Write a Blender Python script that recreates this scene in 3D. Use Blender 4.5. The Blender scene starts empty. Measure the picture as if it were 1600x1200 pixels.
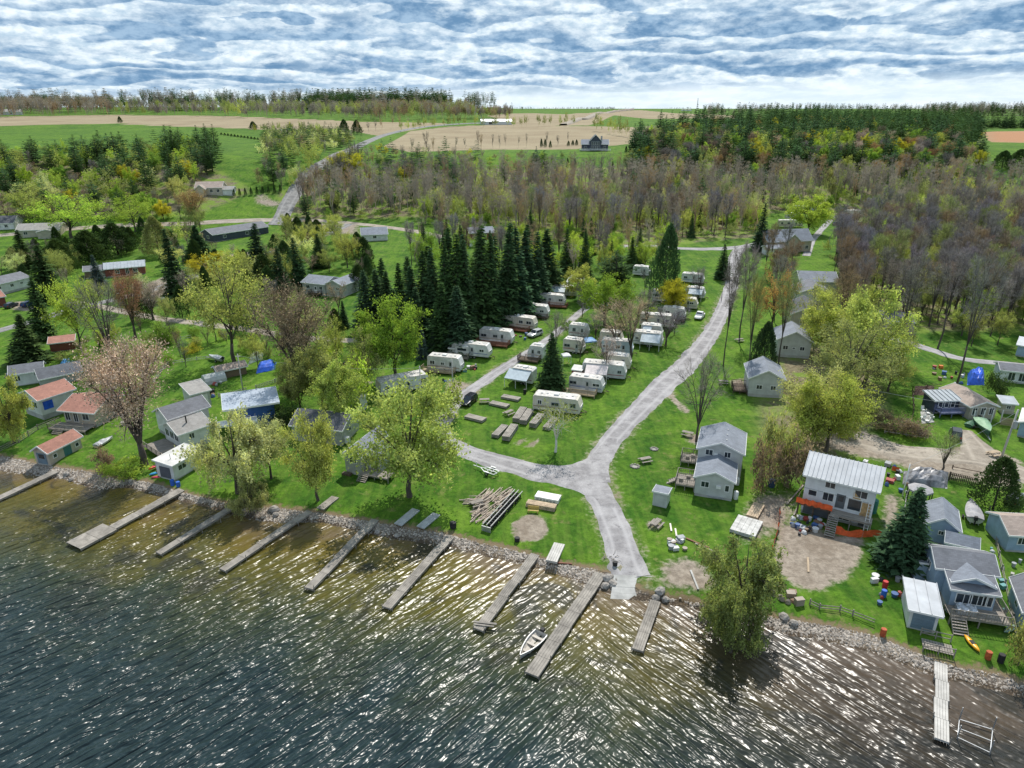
import bpy, math, random
import numpy as np
from mathutils import Vector, Matrix
R = math.radians
random.seed(7)
sc = bpy.context.scene
C = sc.collection
# ------------------------------------------------------------------ camera
H = 55.0; F = 1081.0; PITCH = math.atan(432 / F); CP, SP = math.cos(PITCH), math.sin(PITCH)
cam = bpy.data.objects.new('camera', bpy.data.cameras.new('camera')); C.objects.link(cam)
cam.location = (0, 0, H); cam.rotation_euler = (math.pi / 2 - PITCH, 0, 0)
cam.data.sensor_width = 36; cam.data.lens = F / 1600 * 36; cam.data.clip_end = 40000; cam.data.clip_start = .5
sc.camera = cam
# ------------------------------------------------------------------ sun, sky, exposure
SUN_EL, SUN_AZ = R(54), R(13)          # azimuth measured from +Y towards +X
sun = bpy.data.objects.new('sun', bpy.data.lights.new('sun', 'SUN')); C.objects.link(sun)
sun.data.energy = 4.0; sun.data.angle = R(.53); sun.data.color = (1, .95, .87)
sd = Vector((math.sin(SUN_AZ) * math.cos(SUN_EL), math.cos(SUN_AZ) * math.cos(SUN_EL), math.sin(SUN_EL)))
sun.rotation_euler = sd.to_track_quat('Z', 'Y').to_euler(); sun.location = (0, 0, 200)
sc.view_settings.view_transform = 'Standard'; sc.view_settings.look = 'None'
sc.view_settings.exposure = 0.30; sc.view_settings.gamma = 1
sc.view_settings.use_curve_mapping = False
w = bpy.data.worlds.new('World'); sc.world = w; w.use_nodes = True
class NT:                                # small node helper
    def __init__(s, t): s.t = t; s.n = t.nodes; s.l = t.links
    def add(s, ty, ins=None, **k):
        n = s.n.new(ty)
        for a, b in k.items(): setattr(n, a, b)
        for a, b in (ins or {}).items():
            i = n.inputs[a]
            if isinstance(b, bpy.types.NodeSocket): s.l.new(b, i)
            else: i.default_value = b
        return n
    def math(s, op, a, b=0.0, c=None):
        d = {0: a, 1: b}
        if c is not None: d[2] = c
        return s.add('ShaderNodeMath', d, operation=op).outputs[0]
    def sst(s, x, a, b, lo=0., hi=1.):
        return s.add('ShaderNodeMapRange', {0: x, 1: a, 2: b, 3: lo, 4: hi}, interpolation_type='SMOOTHSTEP').outputs[0]
    def mix(s, f, a, b, bt='MIX'):
        n = s.add('ShaderNodeMix', data_type='RGBA', blend_type=bt)
        for i, v in ((0, f), (6, a), (7, b)):
            if isinstance(v, bpy.types.NodeSocket): s.l.new(v, n.inputs[i])
            else: n.inputs[i].default_value = v if i == 0 else ((*v, 1) if len(v) == 3 else v)
        return n.outputs[2]
    def noise(s, vec, scale, detail=4, rough=.55, dist=0.):
        return s.add('ShaderNodeTexNoise', {'Vector': vec, 'Scale': scale, 'Detail': detail, 'Roughness': rough, 'Distortion': dist}).outputs[0]
    def ramp(s, f, stops):
        n = s.add('ShaderNodeValToRGB', {0: f}); e = n.color_ramp.elements
        while len(e) < len(stops): e.new(.5)
        for q, (p, c) in zip(e, stops): q.position = p; q.color = (*c, 1)
        return n.outputs[0]
    def comb(s, x, y, z=0.): return s.add('ShaderNodeCombineXYZ', {0: x, 1: y, 2: z}).outputs[0]
def build_sky():
    t = NT(w.node_tree); bg = t.n['Background']
    sky = t.add('ShaderNodeTexSky', sky_type='NISHITA', sun_disc=False, sun_elevation=SUN_EL, sun_rotation=SUN_AZ, air_density=1., dust_density=1., altitude=100)
    g = t.add('ShaderNodeTexCoord').outputs['Generated']
    s = t.add('ShaderNodeSeparateXYZ', {0: g})
    z = t.math('ADD', t.math('MAXIMUM', s.outputs[2], 0.0), .075)
    px = t.math('MULTIPLY', t.math('DIVIDE', s.outputs[0], z), 2.2); py = t.math('MULTIPLY', t.math('DIVIDE', s.outputs[1], z), 1.05)
    p = t.comb(px, py, 2.3)
    n1 = t.noise(p, .46, 7, .58, .3)
    n2 = t.noise(t.comb(px, t.math('ADD', py, .5), 2.3), .46, 7, .58, .3)     # the same layer a little farther off: the cloud's lit top
    big = t.noise(t.comb(px, py, 11.), .2, 2, .5)
    d = t.math('ADD', n1, t.math('MULTIPLY', t.math('SUBTRACT', big, .5), .45))
    edge = t.math('SUBTRACT', n1, n2)
    dark = t.sst(t.math('ADD', d, t.math('MULTIPLY', edge, 1.1)), .40, .61)
    wisp = t.noise(t.comb(t.math('MULTIPLY', px, 1.), t.math('MULTIPLY', py, 1.3), 7.), 1.1, 7, .62, .3)
    white = t.mix(t.sst(wisp, .35, .65), (4.8, 6.3, 7.6), (10., 10.8, 11.2))
    grey = t.mix(t.sst(wisp, .33, .68), (1.3, 2.7, 4.6), (3.6, 5.4, 7.3))
    cl = t.mix(dark, white, grey)
    gap = t.sst(d, .36, .28)
    cl = t.mix(gap, cl, t.mix(.4, sky.outputs[0], (3.2, 6.8, 9.4)))
    # towards the horizon the decks stack up in rows: flat grey-blue bases, billowing white tops
    el = t.math('MAXIMUM', s.outputs[2], 0.); az = t.math('ARCTAN2', s.outputs[0], s.outputs[1])
    nb = t.noise(t.comb(t.math('MULTIPLY', az, 6.5), t.math('MULTIPLY', el, 30), 3.1), 1., 2, .5)
    nd = t.noise(t.comb(t.math('MULTIPLY', az, 11), t.math('MULTIPLY', el, 42), 8.2), 1., 7, .62, .35)
    nf = t.noise(t.comb(t.math('MULTIPLY', az, 60), t.math('MULTIPLY', el, 130), 1.2), 1., 5, .6)
    row = t.math('MULTIPLY', t.math('LOGARITHM', t.math('ADD', 1., t.math('DIVIDE', el, .03)), 2.718), 3.3)
    row = t.math('ADD', t.math('ADD', row, t.math('MULTIPLY', nb, 3.2)), t.math('ADD', t.math('MULTIPLY', nd, 1.1), t.math('MULTIPLY', az, .5)))
    fr = t.math('FRACT', row)
    shade = t.sst(t.math('ADD', fr, t.math('MULTIPLY', t.math('SUBTRACT', nd, .5), 1.1)), .98, .22)
    shade = t.math('MULTIPLY', shade, t.sst(fr, .0, .10, .35, 1.))
    cover = t.sst(t.math('ADD', nb, t.math('MULTIPLY', t.math('SUBTRACT', nd, .5), .5)), .30, .50)
    shade = t.math('MULTIPLY', shade, t.math('ADD', .5, t.math('MULTIPLY', cover, .5)))
    shade = t.sst(t.math('ADD', t.math('MULTIPLY', shade, .75), t.math('MULTIPLY', dark, .42)), .12, 1.02)
    wh = t.mix(t.sst(nf, .32, .68), (5.4, 7.0, 8.4), (9.3, 10.2, 10.7)); gr = t.mix(t.sst(t.math('ADD', nf, t.math('MULTIPLY', t.math('SUBTRACT', nd, .5), .8)), .3, .7), (1.5, 2.95, 4.9), (3.7, 5.4, 7.3))
    deck_ = t.mix(shade, wh, gr); deck_ = t.mix(t.math('MULTIPLY', t.sst(nd, .62, .7), t.sst(cover, .5, .1)), deck_, (3.4, 7.0, 9.6))
    cl = t.mix(t.sst(s.outputs[2], .26, .15), cl, deck_)
    hz = t.sst(t.math('ADD', s.outputs[2], t.math('MULTIPLY', s.outputs[0], -.02)), .036, .008)
    cl = t.mix(t.math('MULTIPLY', hz, .9), cl, t.mix(t.sst(nd, .35, .65), (7.8, 9.2, 10.0), (9.4, 10.3, 10.9)))
    t.l.new(cl, bg.inputs[0]); bg.inputs[1].default_value = .085
build_sky()
# ------------------------------------------------------------------ the lie of the land
def ray(px, py):
    u = (px - 800) / F; v = (600 - py) / F
    return (u, CP + v * SP, -SP + v * CP)
def Pz(px, py, z=0.0):
    d = ray(px, py); t = (z - H) / d[2]
    return (d[0] * t, d[1] * t, z)
SHORE = [(-60,726),(0,735),(50,742),(100,748),(150,765),(200,760),(270,778),(330,792),(400,812),(450,817),(500,814),(560,828),(620,842),(700,852),(760,868),(850,888),(930,918),(970,935),(1020,938),(1080,948),(1180,972),(1220,988),(1300,1003),(1380,1023),(1440,1048),(1500,1064),(1600,1088),(1680,1108)]
EDGE = [(-60,700),(0,712),(80,728),(150,738),(180,748),(230,752),(280,768),(350,785),(420,792),(500,801),(580,815),(690,832),(740,845),(800,858),(870,880),(940,890),(965,900),(1010,925),(1090,938),(1180,960),(1230,967),(1300,978),(1370,993),(1440,1023),(1500,1043),(1560,1052),(1600,1068),(1680,1085)]
def worldline(L, z):
    a = np.array([Pz(x, y, z)[:2] for x, y in L])
    n0 = a[0] + (a[0] - a[3]) / np.linalg.norm(a[0] - a[3]) * 3000 * np.array([1, .3])
    n1 = a[-1] + (a[-1] - a[-4]) / np.linalg.norm(a[-1] - a[-4]) * 3000 * np.array([1, .3])
    return np.vstack([n0, a, n1])
SW = worldline(SHORE, 0.0); EW = worldline(EDGE, .7)
def sst(a, b, x):
    t = np.clip((x - a) / (b - a), 0, 1); return t * t * (3 - 2 * t)
def shore_d(x, y): return (y - np.interp(x, SW[:, 0], SW[:, 1])) * .85
def edge_d(x, y): return (y - np.interp(x, EW[:, 0], EW[:, 1])) * .85
def zf(x, y):
    x = np.asarray(x, float); y = np.asarray(y, float)
    d = shore_d(x, y); e = edge_d(x, y); wd = np.maximum(d - e, .8)
    land = np.where(e < 0, .62 * np.clip(d / wd, 0, 1), .62 + .42 * sst(0, 1.6, e) + .9 * sst(0, 45, e) + 2.6 * sst(40, 220, e))
    z = np.where(d < 0, -.16 * np.minimum(-d, 14), land)
    s = 330 - 50 * sst(60, 170, -x)
    hill = 24 * sst(0, 150, y - s) + 6 * sst(450, 1300, y)
    hill = hill + (8 * sst(750, 1250, y) + 13 * sst(1200, 1700, y)) * sst(-150, 250, -x) - 9 * sst(1900, 3000, y) * sst(-150, 250, -x)
    hill = hill + 7 * np.exp(-(((x - 230) / 170) ** 2 + ((y - 820) / 230) ** 2)) * sst(350, 600, y) + 9 * np.exp(-(((x - 260) / 330) ** 2 + ((y - 1500) / 420) ** 2))
    hill = hill + 1.2 * np.sin(x * .013 + 1) * np.sin(y * .011) * sst(330, 500, y)
    return z + hill
def gz(x, y): return float(zf(x, y))
TS = np.geomspace(20, 20000, 700)
def P(px, py):                           # where the line of sight through a pixel meets the land
    d = ray(px, py)
    f = H + d[2] * TS - zf(d[0] * TS, d[1] * TS)
    i = int(np.argmax(f < 0)) if (f < 0).any() else len(TS) - 1
    lo, hi = TS[max(i - 1, 0)], TS[i]
    for _ in range(24):
        m = (lo + hi) / 2
        if H + d[2] * m - gz(d[0] * m, d[1] * m) < 0: hi = m
        else: lo = m
    return Vector((d[0] * hi, d[1] * hi, gz(d[0] * hi, d[1] * hi)))
def depth_of(p): return p.y * CP + (H - p.z) * SP
def hgt(p, topy):                        # height of something standing at p whose top shows at row topy
    d = ray(800, topy); t = p.y / d[1]
    return H + d[2] * t - p.z
# ------------------------------------------------------------------ materials
def newmat(name):
    m = bpy.data.materials.new(name); m.use_nodes = True
    t = NT(m.node_tree); return m, t, t.n['Principled BSDF']
MATS = {}
def mat(name, col, rough=.7, var=.25, scale=1.2, bump=0., bscale=8., metal=0., streak=None, spec=.4):
    if name in MATS: return MATS[name]
    m, t, b = newmat(name)
    co = t.add('ShaderNodeTexCoord').outputs['Object']
    vec = co
    if streak: vec = t.add('ShaderNodeMapping', {0: co, 3: streak}).outputs[0]
    n = t.noise(vec, scale, 5, .6)
    oi = t.add('ShaderNodeObjectInfo').outputs['Random']
    f = t.sst(n, .25, .75)
    lo = tuple(c * (1 - var) for c in col); hi = tuple(min(c * (1 + var), .95) for c in col)
    c = t.mix(f, lo, hi)
    c = t.mix(t.math('MULTIPLY', oi, .3 * min(1, var * 2)), c, lo)
    t.l.new(c, b.inputs['Base Color']); b.inputs['Roughness'].default_value = rough; b.inputs['Metallic'].default_value = metal
    b.inputs['Specular IOR Level'].default_value = spec
    if bump:
        bn = t.add('ShaderNodeBump', {'Height': t.noise(vec, bscale, 3), 'Strength': bump, 'Distance': .05})
        t.l.new(bn.outputs[0], b.inputs['Normal'])
    MATS[name] = m; return m
def siding(name, col, pitch=.22, vertical=False):
    if name in MATS: return MATS[name]
    m, t, b = newmat(name)
    co = t.add('ShaderNodeTexCoord').outputs['Object']; s = t.add('ShaderNodeSeparateXYZ', {0: co})
    v = t.math('ADD', s.outputs[0], s.outputs[1]) if vertical else s.outputs[2]
    fr = t.math('FRACT', t.math('DIVIDE', v, pitch))
    n = t.noise(co, .8, 4)
    c = t.mix(t.sst(n, .3, .7), tuple(x * .85 for x in col), tuple(min(x * 1.08, .9) for x in col))
    t.l.new(c, b.inputs['Base Color']); b.inputs['Roughness'].default_value = .6
    bn = t.add('ShaderNodeBump', {'Height': fr, 'Strength': .6, 'Distance': .03}); t.l.new(bn.outputs[0], b.inputs['Normal'])
    MATS[name] = m; return m
def shingle(name, col):
    if name in MATS: return MATS[name]
    m, t, b = newmat(name)
    co = t.add('ShaderNodeTexCoord').outputs['Object']
    br = t.add('ShaderNodeTexBrick', {'Vector': co, 'Color1': (*[c * .75 for c in col], 1), 'Color2': (*[c * 1.25 for c in col], 1), 'Mortar': (*[c * .5 for c in col], 1), 'Scale': 1., 'Mortar Size': .012, 'Brick Width': .45, 'Row Height': .22})
    n = t.noise(co, .55, 5, .65)
    c = t.mix(.5, br.outputs[0], t.mix(t.sst(n, .25, .75), tuple(x * .7 for x in col), tuple(x * 1.3 for x in col)))
    t.l.new(c, b.inputs['Base Color']); b.inputs['Roughness'].default_value = .85
    bn = t.add('ShaderNodeBump', {'Height': t.noise(co, 14, 2), 'Strength': .4, 'Distance': .02}); t.l.new(bn.outputs[0], b.inputs['Normal'])
    MATS[name] = m; return m
def leafmat(name, trans=.35, attr=False, var=.45, nscale=.55):
    m, t, b = newmat(name)
    t.n.remove(b); out = t.n['Material Output']
    co = t.add('ShaderNodeTexCoord').outputs['Object']
    base = t.add('ShaderNodeAttribute', attribute_name='tint').outputs[0] if attr else t.add('ShaderNodeObjectInfo').outputs['Color']
    n = t.noise(co, nscale, 3, .6); n2 = t.noise(co, 6.0, 1)
    k = t.math('ADD', t.sst(n, .3, .7, 1 - var, 1 + var), t.sst(n2, .3, .7, -.25, .25))
    c = t.mix(1., base, t.comb(k, k, t.math('POWER', k, .8)), 'MULTIPLY')
    df = t.add('ShaderNodeBsdfDiffuse', {0: c}); tr = t.add('ShaderNodeBsdfTranslucent', {0: t.mix(1., c, (1.1, 1.05, .7), 'MULTIPLY')})
    t.l.new(t.add('ShaderNodeMixShader', {0: trans, 1: df.outputs[0], 2: tr.outputs[0]}).outputs[0], out.inputs[0])
    return m
LEAF = leafmat('leaves', .5); NEEDLE = leafmat('needles', .15, var=.35); TWIG = leafmat('twigs', .0, var=.3)
FARLEAF = leafmat('far_leaves', .3, True, .3, .05)
BARK = mat('bark', (.085, .07, .058), .9, .35, 3, .6, 6, streak=(3, 3, .4))
BARKW = mat('birch_bark', (.62, .60, .56), .8, .25, 4, .3, 6, streak=(2, 2, 5))
GLASS = mat('window_glass', (.03, .04, .05), .08, .4, .8, spec=.6)
WHITE = mat('white_trim', (.72, .72, .71), .5, .1)
WOOD = mat('weathered_wood', (.27, .24, .21), .85, .4, 1.1, .3, 6, streak=(1, 6, 6))
DOCKW = mat('dock_wood', (.27, .245, .215), .85, .38, .9, .3, 6)
TANWOOD = mat('tan_wood', (.42, .32, .22), .8, .3, 1.2, .2, 6)
REDWOOD = mat('red_stained_wood', (.2, .075, .045), .7, .3, 1.2)
DARKWOOD = mat('dark_wood', (.1, .07, .05), .8, .3, 1.2)
BLACK = mat('black_rubber', (.018, .018, .02), .7, .3)
STEEL = mat('galvanised_steel', (.45, .46, .47), .4, .15, metal=.7)
ROCK = mat('lake_stone', (.30, .275, .25), .9, .45, 1.5, .5, 5)
CONC = mat('concrete', (.42, .41, .39), .85, .25, .7, .2, 6)
def plain(name, col, rough=.6, **k): return mat(name, col, rough, k.pop('var', .15), **k)
# ------------------------------------------------------------------ mesh and object helpers
class MB:
    def __init__(s): s.v = []; s.f = []; s.m = []; s.cur = 0
    def poly(s, pts, m=None):
        i = len(s.v); s.v.extend(tuple(p) for p in pts); s.f.append(tuple(range(i, i + len(pts)))); s.m.append(s.cur if m is None else m)
    def hexa(s, p, m=None):              # eight corners: bottom four, top four, both anticlockwise
        i = len(s.v); s.v.extend(tuple(q) for q in p)
        for f in ((3, 2, 1, 0), (4, 5, 6, 7), (0, 1, 5, 4), (1, 2, 6, 5), (2, 3, 7, 6), (3, 0, 4, 7)):
            s.f.append(tuple(i + k for k in f)); s.m.append(s.cur if m is None else m)
        return s
    def box(s, x0, y0, z0, x1, y1, z1, m=None):
        return s.hexa([(x0, y0, z0), (x1, y0, z0), (x1, y1, z0), (x0, y1, z0), (x0, y0, z1), (x1, y0, z1), (x1, y1, z1), (x0, y1, z1)], m)
    def bar(s, a, b, wd, ht=None, m=None):   # a rectangular bar from a to b
        a = Vector(a); b = Vector(b); d = b - a; ht = ht or wd
        up = Vector((0, 0, 1)) if abs(d.normalized().z) < .95 else Vector((1, 0, 0))
        sx = d.cross(up).normalized() * wd / 2; sz = sx.cross(d).normalized() * ht / 2
        return s.hexa([a - sx - sz, a + sx - sz, b + sx - sz, b - sx - sz, a - sx + sz, a + sx + sz, b + sx + sz, b - sx + sz], m)
    def tube(s, pts, rad, n=6, m=None, cap=True):
        i0 = len(s.v); k = len(pts)
        for j, p in enumerate(pts):
            p = Vector(p); d = (Vector(pts[min(j + 1, k - 1)]) - Vector(pts[max(j - 1, 0)])).normalized()
            a = d.cross(Vector((0, 1, .01)) if abs(d.y) < .9 else Vector((1, 0, 0))).normalized(); b = d.cross(a)
            r = rad[j] if hasattr(rad, '__len__') else rad
            for q in range(n):
                an = 2 * math.pi * q / n; s.v.append(tuple(p + a * (r * math.cos(an)) + b * (r * math.sin(an))))
        for j in range(k - 1):
            for q in range(n):
                q2 = (q + 1) % n
                s.f.append((i0 + j * n + q, i0 + j * n + q2, i0 + (j + 1) * n + q2, i0 + (j + 1) * n + q)); s.m.append(s.cur if m is None else m)
        if cap:
            s.f.append(tuple(i0 + q for q in range(n))[::-1]); s.m.append(s.cur if m is None else m)
            s.f.append(tuple(i0 + (k - 1) * n + q for q in range(n))); s.m.append(s.cur if m is None else m)
        return s
    def loft(s, rings, m=None, cap0=True, cap1=True, closed=True):
        i0 = len(s.v); n = len(rings[0])
        for r in rings: s.v.extend(tuple(p) for p in r)
        for j in range(len(rings) - 1):
            for q in range(n if closed else n - 1):
                q2 = (q + 1) % n
                s.f.append((i0 + j * n + q, i0 + j * n + q2, i0 + (j + 1) * n + q2, i0 + (j + 1) * n + q)); s.m.append(s.cur if m is None else m)
        if cap0: s.f.append(tuple(range(i0, i0 + n))[::-1]); s.m.append(s.cur if m is None else m)
        if cap1: s.f.append(tuple(range(i0 + (len(rings) - 1) * n, i0 + len(rings) * n))); s.m.append(s.cur if m is None else m)
        return s
    def mesh(s, name, mats, smooth=False):
        me = bpy.data.meshes.new(name); me.from_pydata(s.v, [], s.f)
        for q in (mats if isinstance(mats, (list, tuple)) else [mats]): me.materials.append(q)
        if any(s.m): me.polygons.foreach_set('material_index', s.m)
        if smooth: me.polygons.foreach_set('use_smooth', [True] * len(s.f))
        me.update(); return me
    def build(s, name, mats, parent=None, smooth=False, **k): return link(name, s.mesh(name, mats, smooth), parent, **k)
def link(name, data, parent=None, loc=None, rz=None, **props):
    o = bpy.data.objects.new(name, data); C.objects.link(o)
    if parent: o.parent = parent
    if loc is not None: o.location = loc
    if rz is not None: o.rotation_euler = (0, 0, rz)
    for a, b in props.items(): o[a] = b
    return o
def npmesh(name, v, f, mats, tint=None):     # fast mesh from arrays; f is an (n,3) or (n,4) array
    me = bpy.data.meshes.new(name); k = f.shape[1]
    me.vertices.add(len(v)); me.vertices.foreach_set('co', np.ascontiguousarray(v, np.float32).ravel())
    me.loops.add(f.size); me.loops.foreach_set('vertex_index', np.ascontiguousarray(f, np.int32).ravel())
    me.polygons.add(len(f)); me.polygons.foreach_set('loop_start', np.arange(0, f.size, k, dtype=np.int32))
    try: me.polygons.foreach_set('loop_total', np.full(len(f), k, np.int32))
    except Exception: pass
    for q in (mats if isinstance(mats, (list, tuple)) else [mats]): me.materials.append(q)
    if tint is not None:
        a = me.attributes.new('tint', 'FLOAT_COLOR', 'POINT'); a.data.foreach_set('color', np.ascontiguousarray(tint, np.float32).ravel())
    me.update(calc_edges=True); me.validate(); return me
def thing(name, loc, label, cat, group=None, rz=0.):
    o = bpy.data.objects.new(name, None); C.objects.link(o); o.location = loc; o.rotation_euler = (0, 0, rz); o.empty_display_size = .3
    o['label'] = label; o['category'] = cat
    if group: o['group'] = group
    return o
def tag(o, label, cat, group=None):
    o['label'] = label; o['category'] = cat
    if group: o['group'] = group
    return o
def dup(root, loc, rz=0., scale=None, label=None, group=None):
    r = root.copy(); C.objects.link(r); r.location = loc; r.rotation_euler = (0, 0, rz)
    if scale is not None: r.scale = scale
    if label: r['label'] = label
    if group: r['group'] = group
    for ch in list(root.children):
        c = ch.copy(); C.objects.link(c); c.parent = r
        for g in ch.children:
            d = g.copy(); C.objects.link(d); d.parent = c
    return r
# ------------------------------------------------------------------ ground, water, roads, fields
def axis(fine0, fine1, step, far0, far1, grow):
    a = list(np.arange(fine0, fine1 + 1e-6, step)); s = step; v = a[-1]
    while v < far1: s *= grow; v += s; a.append(v)
    s = step; v = a[0]; pre = []
    while v > far0: s *= grow; v -= s; pre.append(v)
    return np.array(pre[::-1] + a)
def polymask(poly, X, Y, soft):          # 1 inside, falling to 0 over 'soft' metres across the outline
    p = np.array([tuple(q)[:2] for q in poly]); n = len(p)
    inside = np.zeros(X.shape, bool); dist = np.full(X.shape, 1e9)
    for i in range(n):
        ax, ay = p[i]; bx, by = p[(i + 1) % n]
        c = ((ay > Y) != (by > Y)) & (X < (bx - ax) * (Y - ay) / ((by - ay) or 1e-9) + ax); inside ^= c
        L2 = (bx - ax) ** 2 + (by - ay) ** 2 or 1e-9
        t = np.clip(((X - ax) * (bx - ax) + (Y - ay) * (by - ay)) / L2, 0, 1)
        dist = np.minimum(dist, np.hypot(X - ax - t * (bx - ax), Y - ay - t * (by - ay)))
    return np.clip(.5 + np.where(inside, dist, -dist) / soft, 0, 1)
def PP(L): return [P(x, y) for x, y in L]
DIRT = [([(804,693),(820,682),(824,686),(809,697)], 1.2), ([(822,698),(840,684),(844,688),(828,702)], 1.2), ([(1285,672),(1340,668),(1420,700),(1470,705),(1530,690),(1600,722),(1600,768),(1540,757),(1440,738),(1380,722),(1290,700)], 3),
        ([(1215,815),(1262,822),(1300,836),(1345,838),(1352,870),(1325,905),(1280,925),(1240,915),(1206,890)], 2.5),
        ([(798,818),(822,803),(850,808),(860,828),(848,846),(805,845)], 1.2), ([(1030,880),(1070,868),(1112,885),(1118,915),(1090,926),(1035,915)], 3),
        ([(1195,770),(1235,770),(1240,810),(1215,830),(1150,850),(1165,800)], 5), ([(536,600),(560,590),(585,596),(575,612),(545,620)], 2),
        ([(748,775),(770,790),(755,812),(735,800)], 2.5), ([(1015,812),(1035,820),(1025,830),(1012,822)], 1.5), ([(1384,770),(1410,775),(1400,830),(1378,822)], 2.5),
        ([(1035,598),(1048,612),(1080,645),(1070,648),(1040,618)], 1.2), ([(1140,597),(1160,590),(1165,606),(1150,612)], 2.5), ([(1070,676),(1092,680),(1100,692),(1080,696)], 3),
        ([(228,444),(266,428),(290,440),(262,462),(236,470)], 3), ([(320,405),(392,392),(385,425),(330,440),(300,436)], 4), ([(60,470),(10,470),(20,484),(60,488)], 3),
        ([(470,347),(560,350),(560,366),(500,366)], 8), ([(700,592),(735,600),(695,655),(690,640)], 3),
        ([(400,300),(440,318),(436,328),(400,318)], 6)]
WOODS = [[(430,300),(560,262),(700,262),(1100,258),(1540,275),(1700,330),(1700,600),(1600,520),(1420,520),(1300,445),(1330,360),(1290,325),(1200,335),(1190,372),(900,395),(800,350),(640,340),(440,345)],
         [(620,470),(860,405),(880,440),(700,540),(640,560)], [(-80,250),(300,250),(400,300),(300,340),(-80,345)], [(960,200),(1540,190),(1530,262),(1000,265)],
         [(1180,560),(1380,500),(1400,650),(1320,735),(1190,760),(1175,650)]]
FIELDS = [[(598,229),(640,205),(700,198),(800,194),(990,199),(1010,222),(900,233),(760,234),(640,238)],
          [(-60,184),(180,179),(400,183),(560,190),(700,193),(590,212),(540,201),(470,203),(400,202),(180,193),(-60,199)],
          [(760,181),(900,177),(1000,172),(1150,180),(1150,186),(1020,186),(960,180),(920,196),(820,196)], [(1536,206),(1700,203),(1700,224),(1545,222)]]
VERGES = [([(989,904),(978,880),(966,838),(948,795),(930,752),(935,715),(975,665),(1030,608),(1085,555),(1122,500),(1140,455),(1146,425)], 4.8), ([(900,742),(850,740),(800,727),(757,715),(720,702),(694,685),(690,662),(712,628),(745,603),(790,573),(830,548),(870,520),(905,490)], 3.2), ([(160,480),(240,496),(310,505),(390,515),(460,527),(556,532),(600,527)], 4)]
def build_ground():
    xs = axis(-112, 132, 1.05, -9000, 9000, 1.055); ys = axis(38, 150, 1.05, -150, 14000, 1.03)
    X, Y = np.meshgrid(xs, ys); Z = zf(X, Y)
    Z = Z + np.where(edge_d(X, Y) > 1, .05 * np.sin(X * .9 + 2 * np.sin(Y * .31)) * np.sin(Y * .7 + X * .21), 0)
    ny, nx = X.shape; idx = np.arange(nx * ny).reshape(ny, nx)
    f = np.stack([idx[:-1, :-1], idx[:-1, 1:], idx[1:, 1:], idx[1:, :-1]], -1).reshape(-1, 4)
    v = np.stack([X, Y, Z], -1).reshape(-1, 3)
    m, t, b = newmat('ground_cover')
    me = npmesh('ground', v, f, m); me.polygons.foreach_set('use_smooth', [True] * len(me.polygons))
    def attr(n, a): q = me.attributes.new(n, 'FLOAT', 'POINT'); q.data.foreach_set('value', a.astype(np.float32).ravel())
    attr('edge', edge_d(X, Y)); attr('shore', shore_d(X, Y))
    dm = np.zeros(X.shape)
    for poly, soft in DIRT: dm = np.maximum(dm, polymask(PP(poly), X, Y, soft))
    vm = np.zeros(X.shape)
    for pix, w_ in VERGES:
        q = np.array([tuple(v)[:2] for v in PP(pix)]); dist = np.full(X.shape, 1e9)
        for (ax, ay), (bx, by) in zip(q[:-1], q[1:]):
            L2 = (bx - ax) ** 2 + (by - ay) ** 2; tt = np.clip(((X - ax) * (bx - ax) + (Y - ay) * (by - ay)) / L2, 0, 1); dist = np.minimum(dist, np.hypot(X - ax - tt * (bx - ax), Y - ay - tt * (by - ay)))
        vm = np.maximum(vm, np.clip(1 - (dist - w_ / 2) / 2.2, 0, 1))
    wm = np.zeros(X.shape)
    for poly in WOODS: wm = np.maximum(wm, polymask(PP(poly), X, Y, 14))
    fm = np.zeros(X.shape); rm = np.zeros(X.shape)
    for i, poly in enumerate(FIELDS):
        k = polymask(PP(poly), X, Y, 9); fm = np.maximum(fm, k)
        if i == 3: rm = k
    attr('dirt', np.maximum(dm, vm * .5)); attr('wood', wm); attr('field', fm); attr('red', rm)
    A = lambda n: t.add('ShaderNodeAttribute', attribute_name=n).outputs[2]
    pos = t.add('ShaderNodeNewGeometry').outputs['Position']
    n_big = t.noise(pos, .022, 4, .6); n_mid = t.noise(pos, .16, 5, .62, .6); n_sm = t.noise(pos, 1.3, 4, .65); n_fi = t.noise(pos, 5.5, 3, .7)
    mow = t.noise(t.add('ShaderNodeMapping', {0: pos, 2: (0, 0, R(-38)), 3: (.9, .07, 1)}).outputs[0], 1., 3)
    g = t.mix(t.sst(t.math('ADD', t.math('MULTIPLY', n_mid, .65), t.math('MULTIPLY', n_big, .35)), .36, .64), (.034, .108, .009), (.108, .215, .018))
    g = t.mix(t.sst(n_sm, .3, .72), t.mix(1., g, (.62, .66, .6), 'MULTIPLY'), t.mix(1., g, (1.3, 1.22, 1.2), 'MULTIPLY'))
    g = t.mix(t.sst(n_fi, .35, .7, 0, .55), g, t.mix(1., g, (.55, .6, .5), 'MULTIPLY'))
    g = t.mix(t.sst(mow, .4, .65, 0, .25), g, (.16, .23, .04))
    g = t.mix(t.sst(t.noise(pos, .45, 4, .7), .57, .72, 0, .6), g, (.21, .20, .075))       # thin, worn turf
    litter = t.mix(t.sst(n_sm, .35, .65), (.12, .10, .06), (.22, .19, .12))
    undergrowth = t.mix(t.sst(n_mid, .42, .58), litter, t.mix(t.sst(n_fi, .3, .7), (.09, .16, .02), (.2, .27, .05)))
    c = t.mix(t.sst(t.math('ADD', A('wood'), t.math('MULTIPLY', t.math('SUBTRACT', n_mid, .5), .9)), .4, .75), g, undergrowth)
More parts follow.
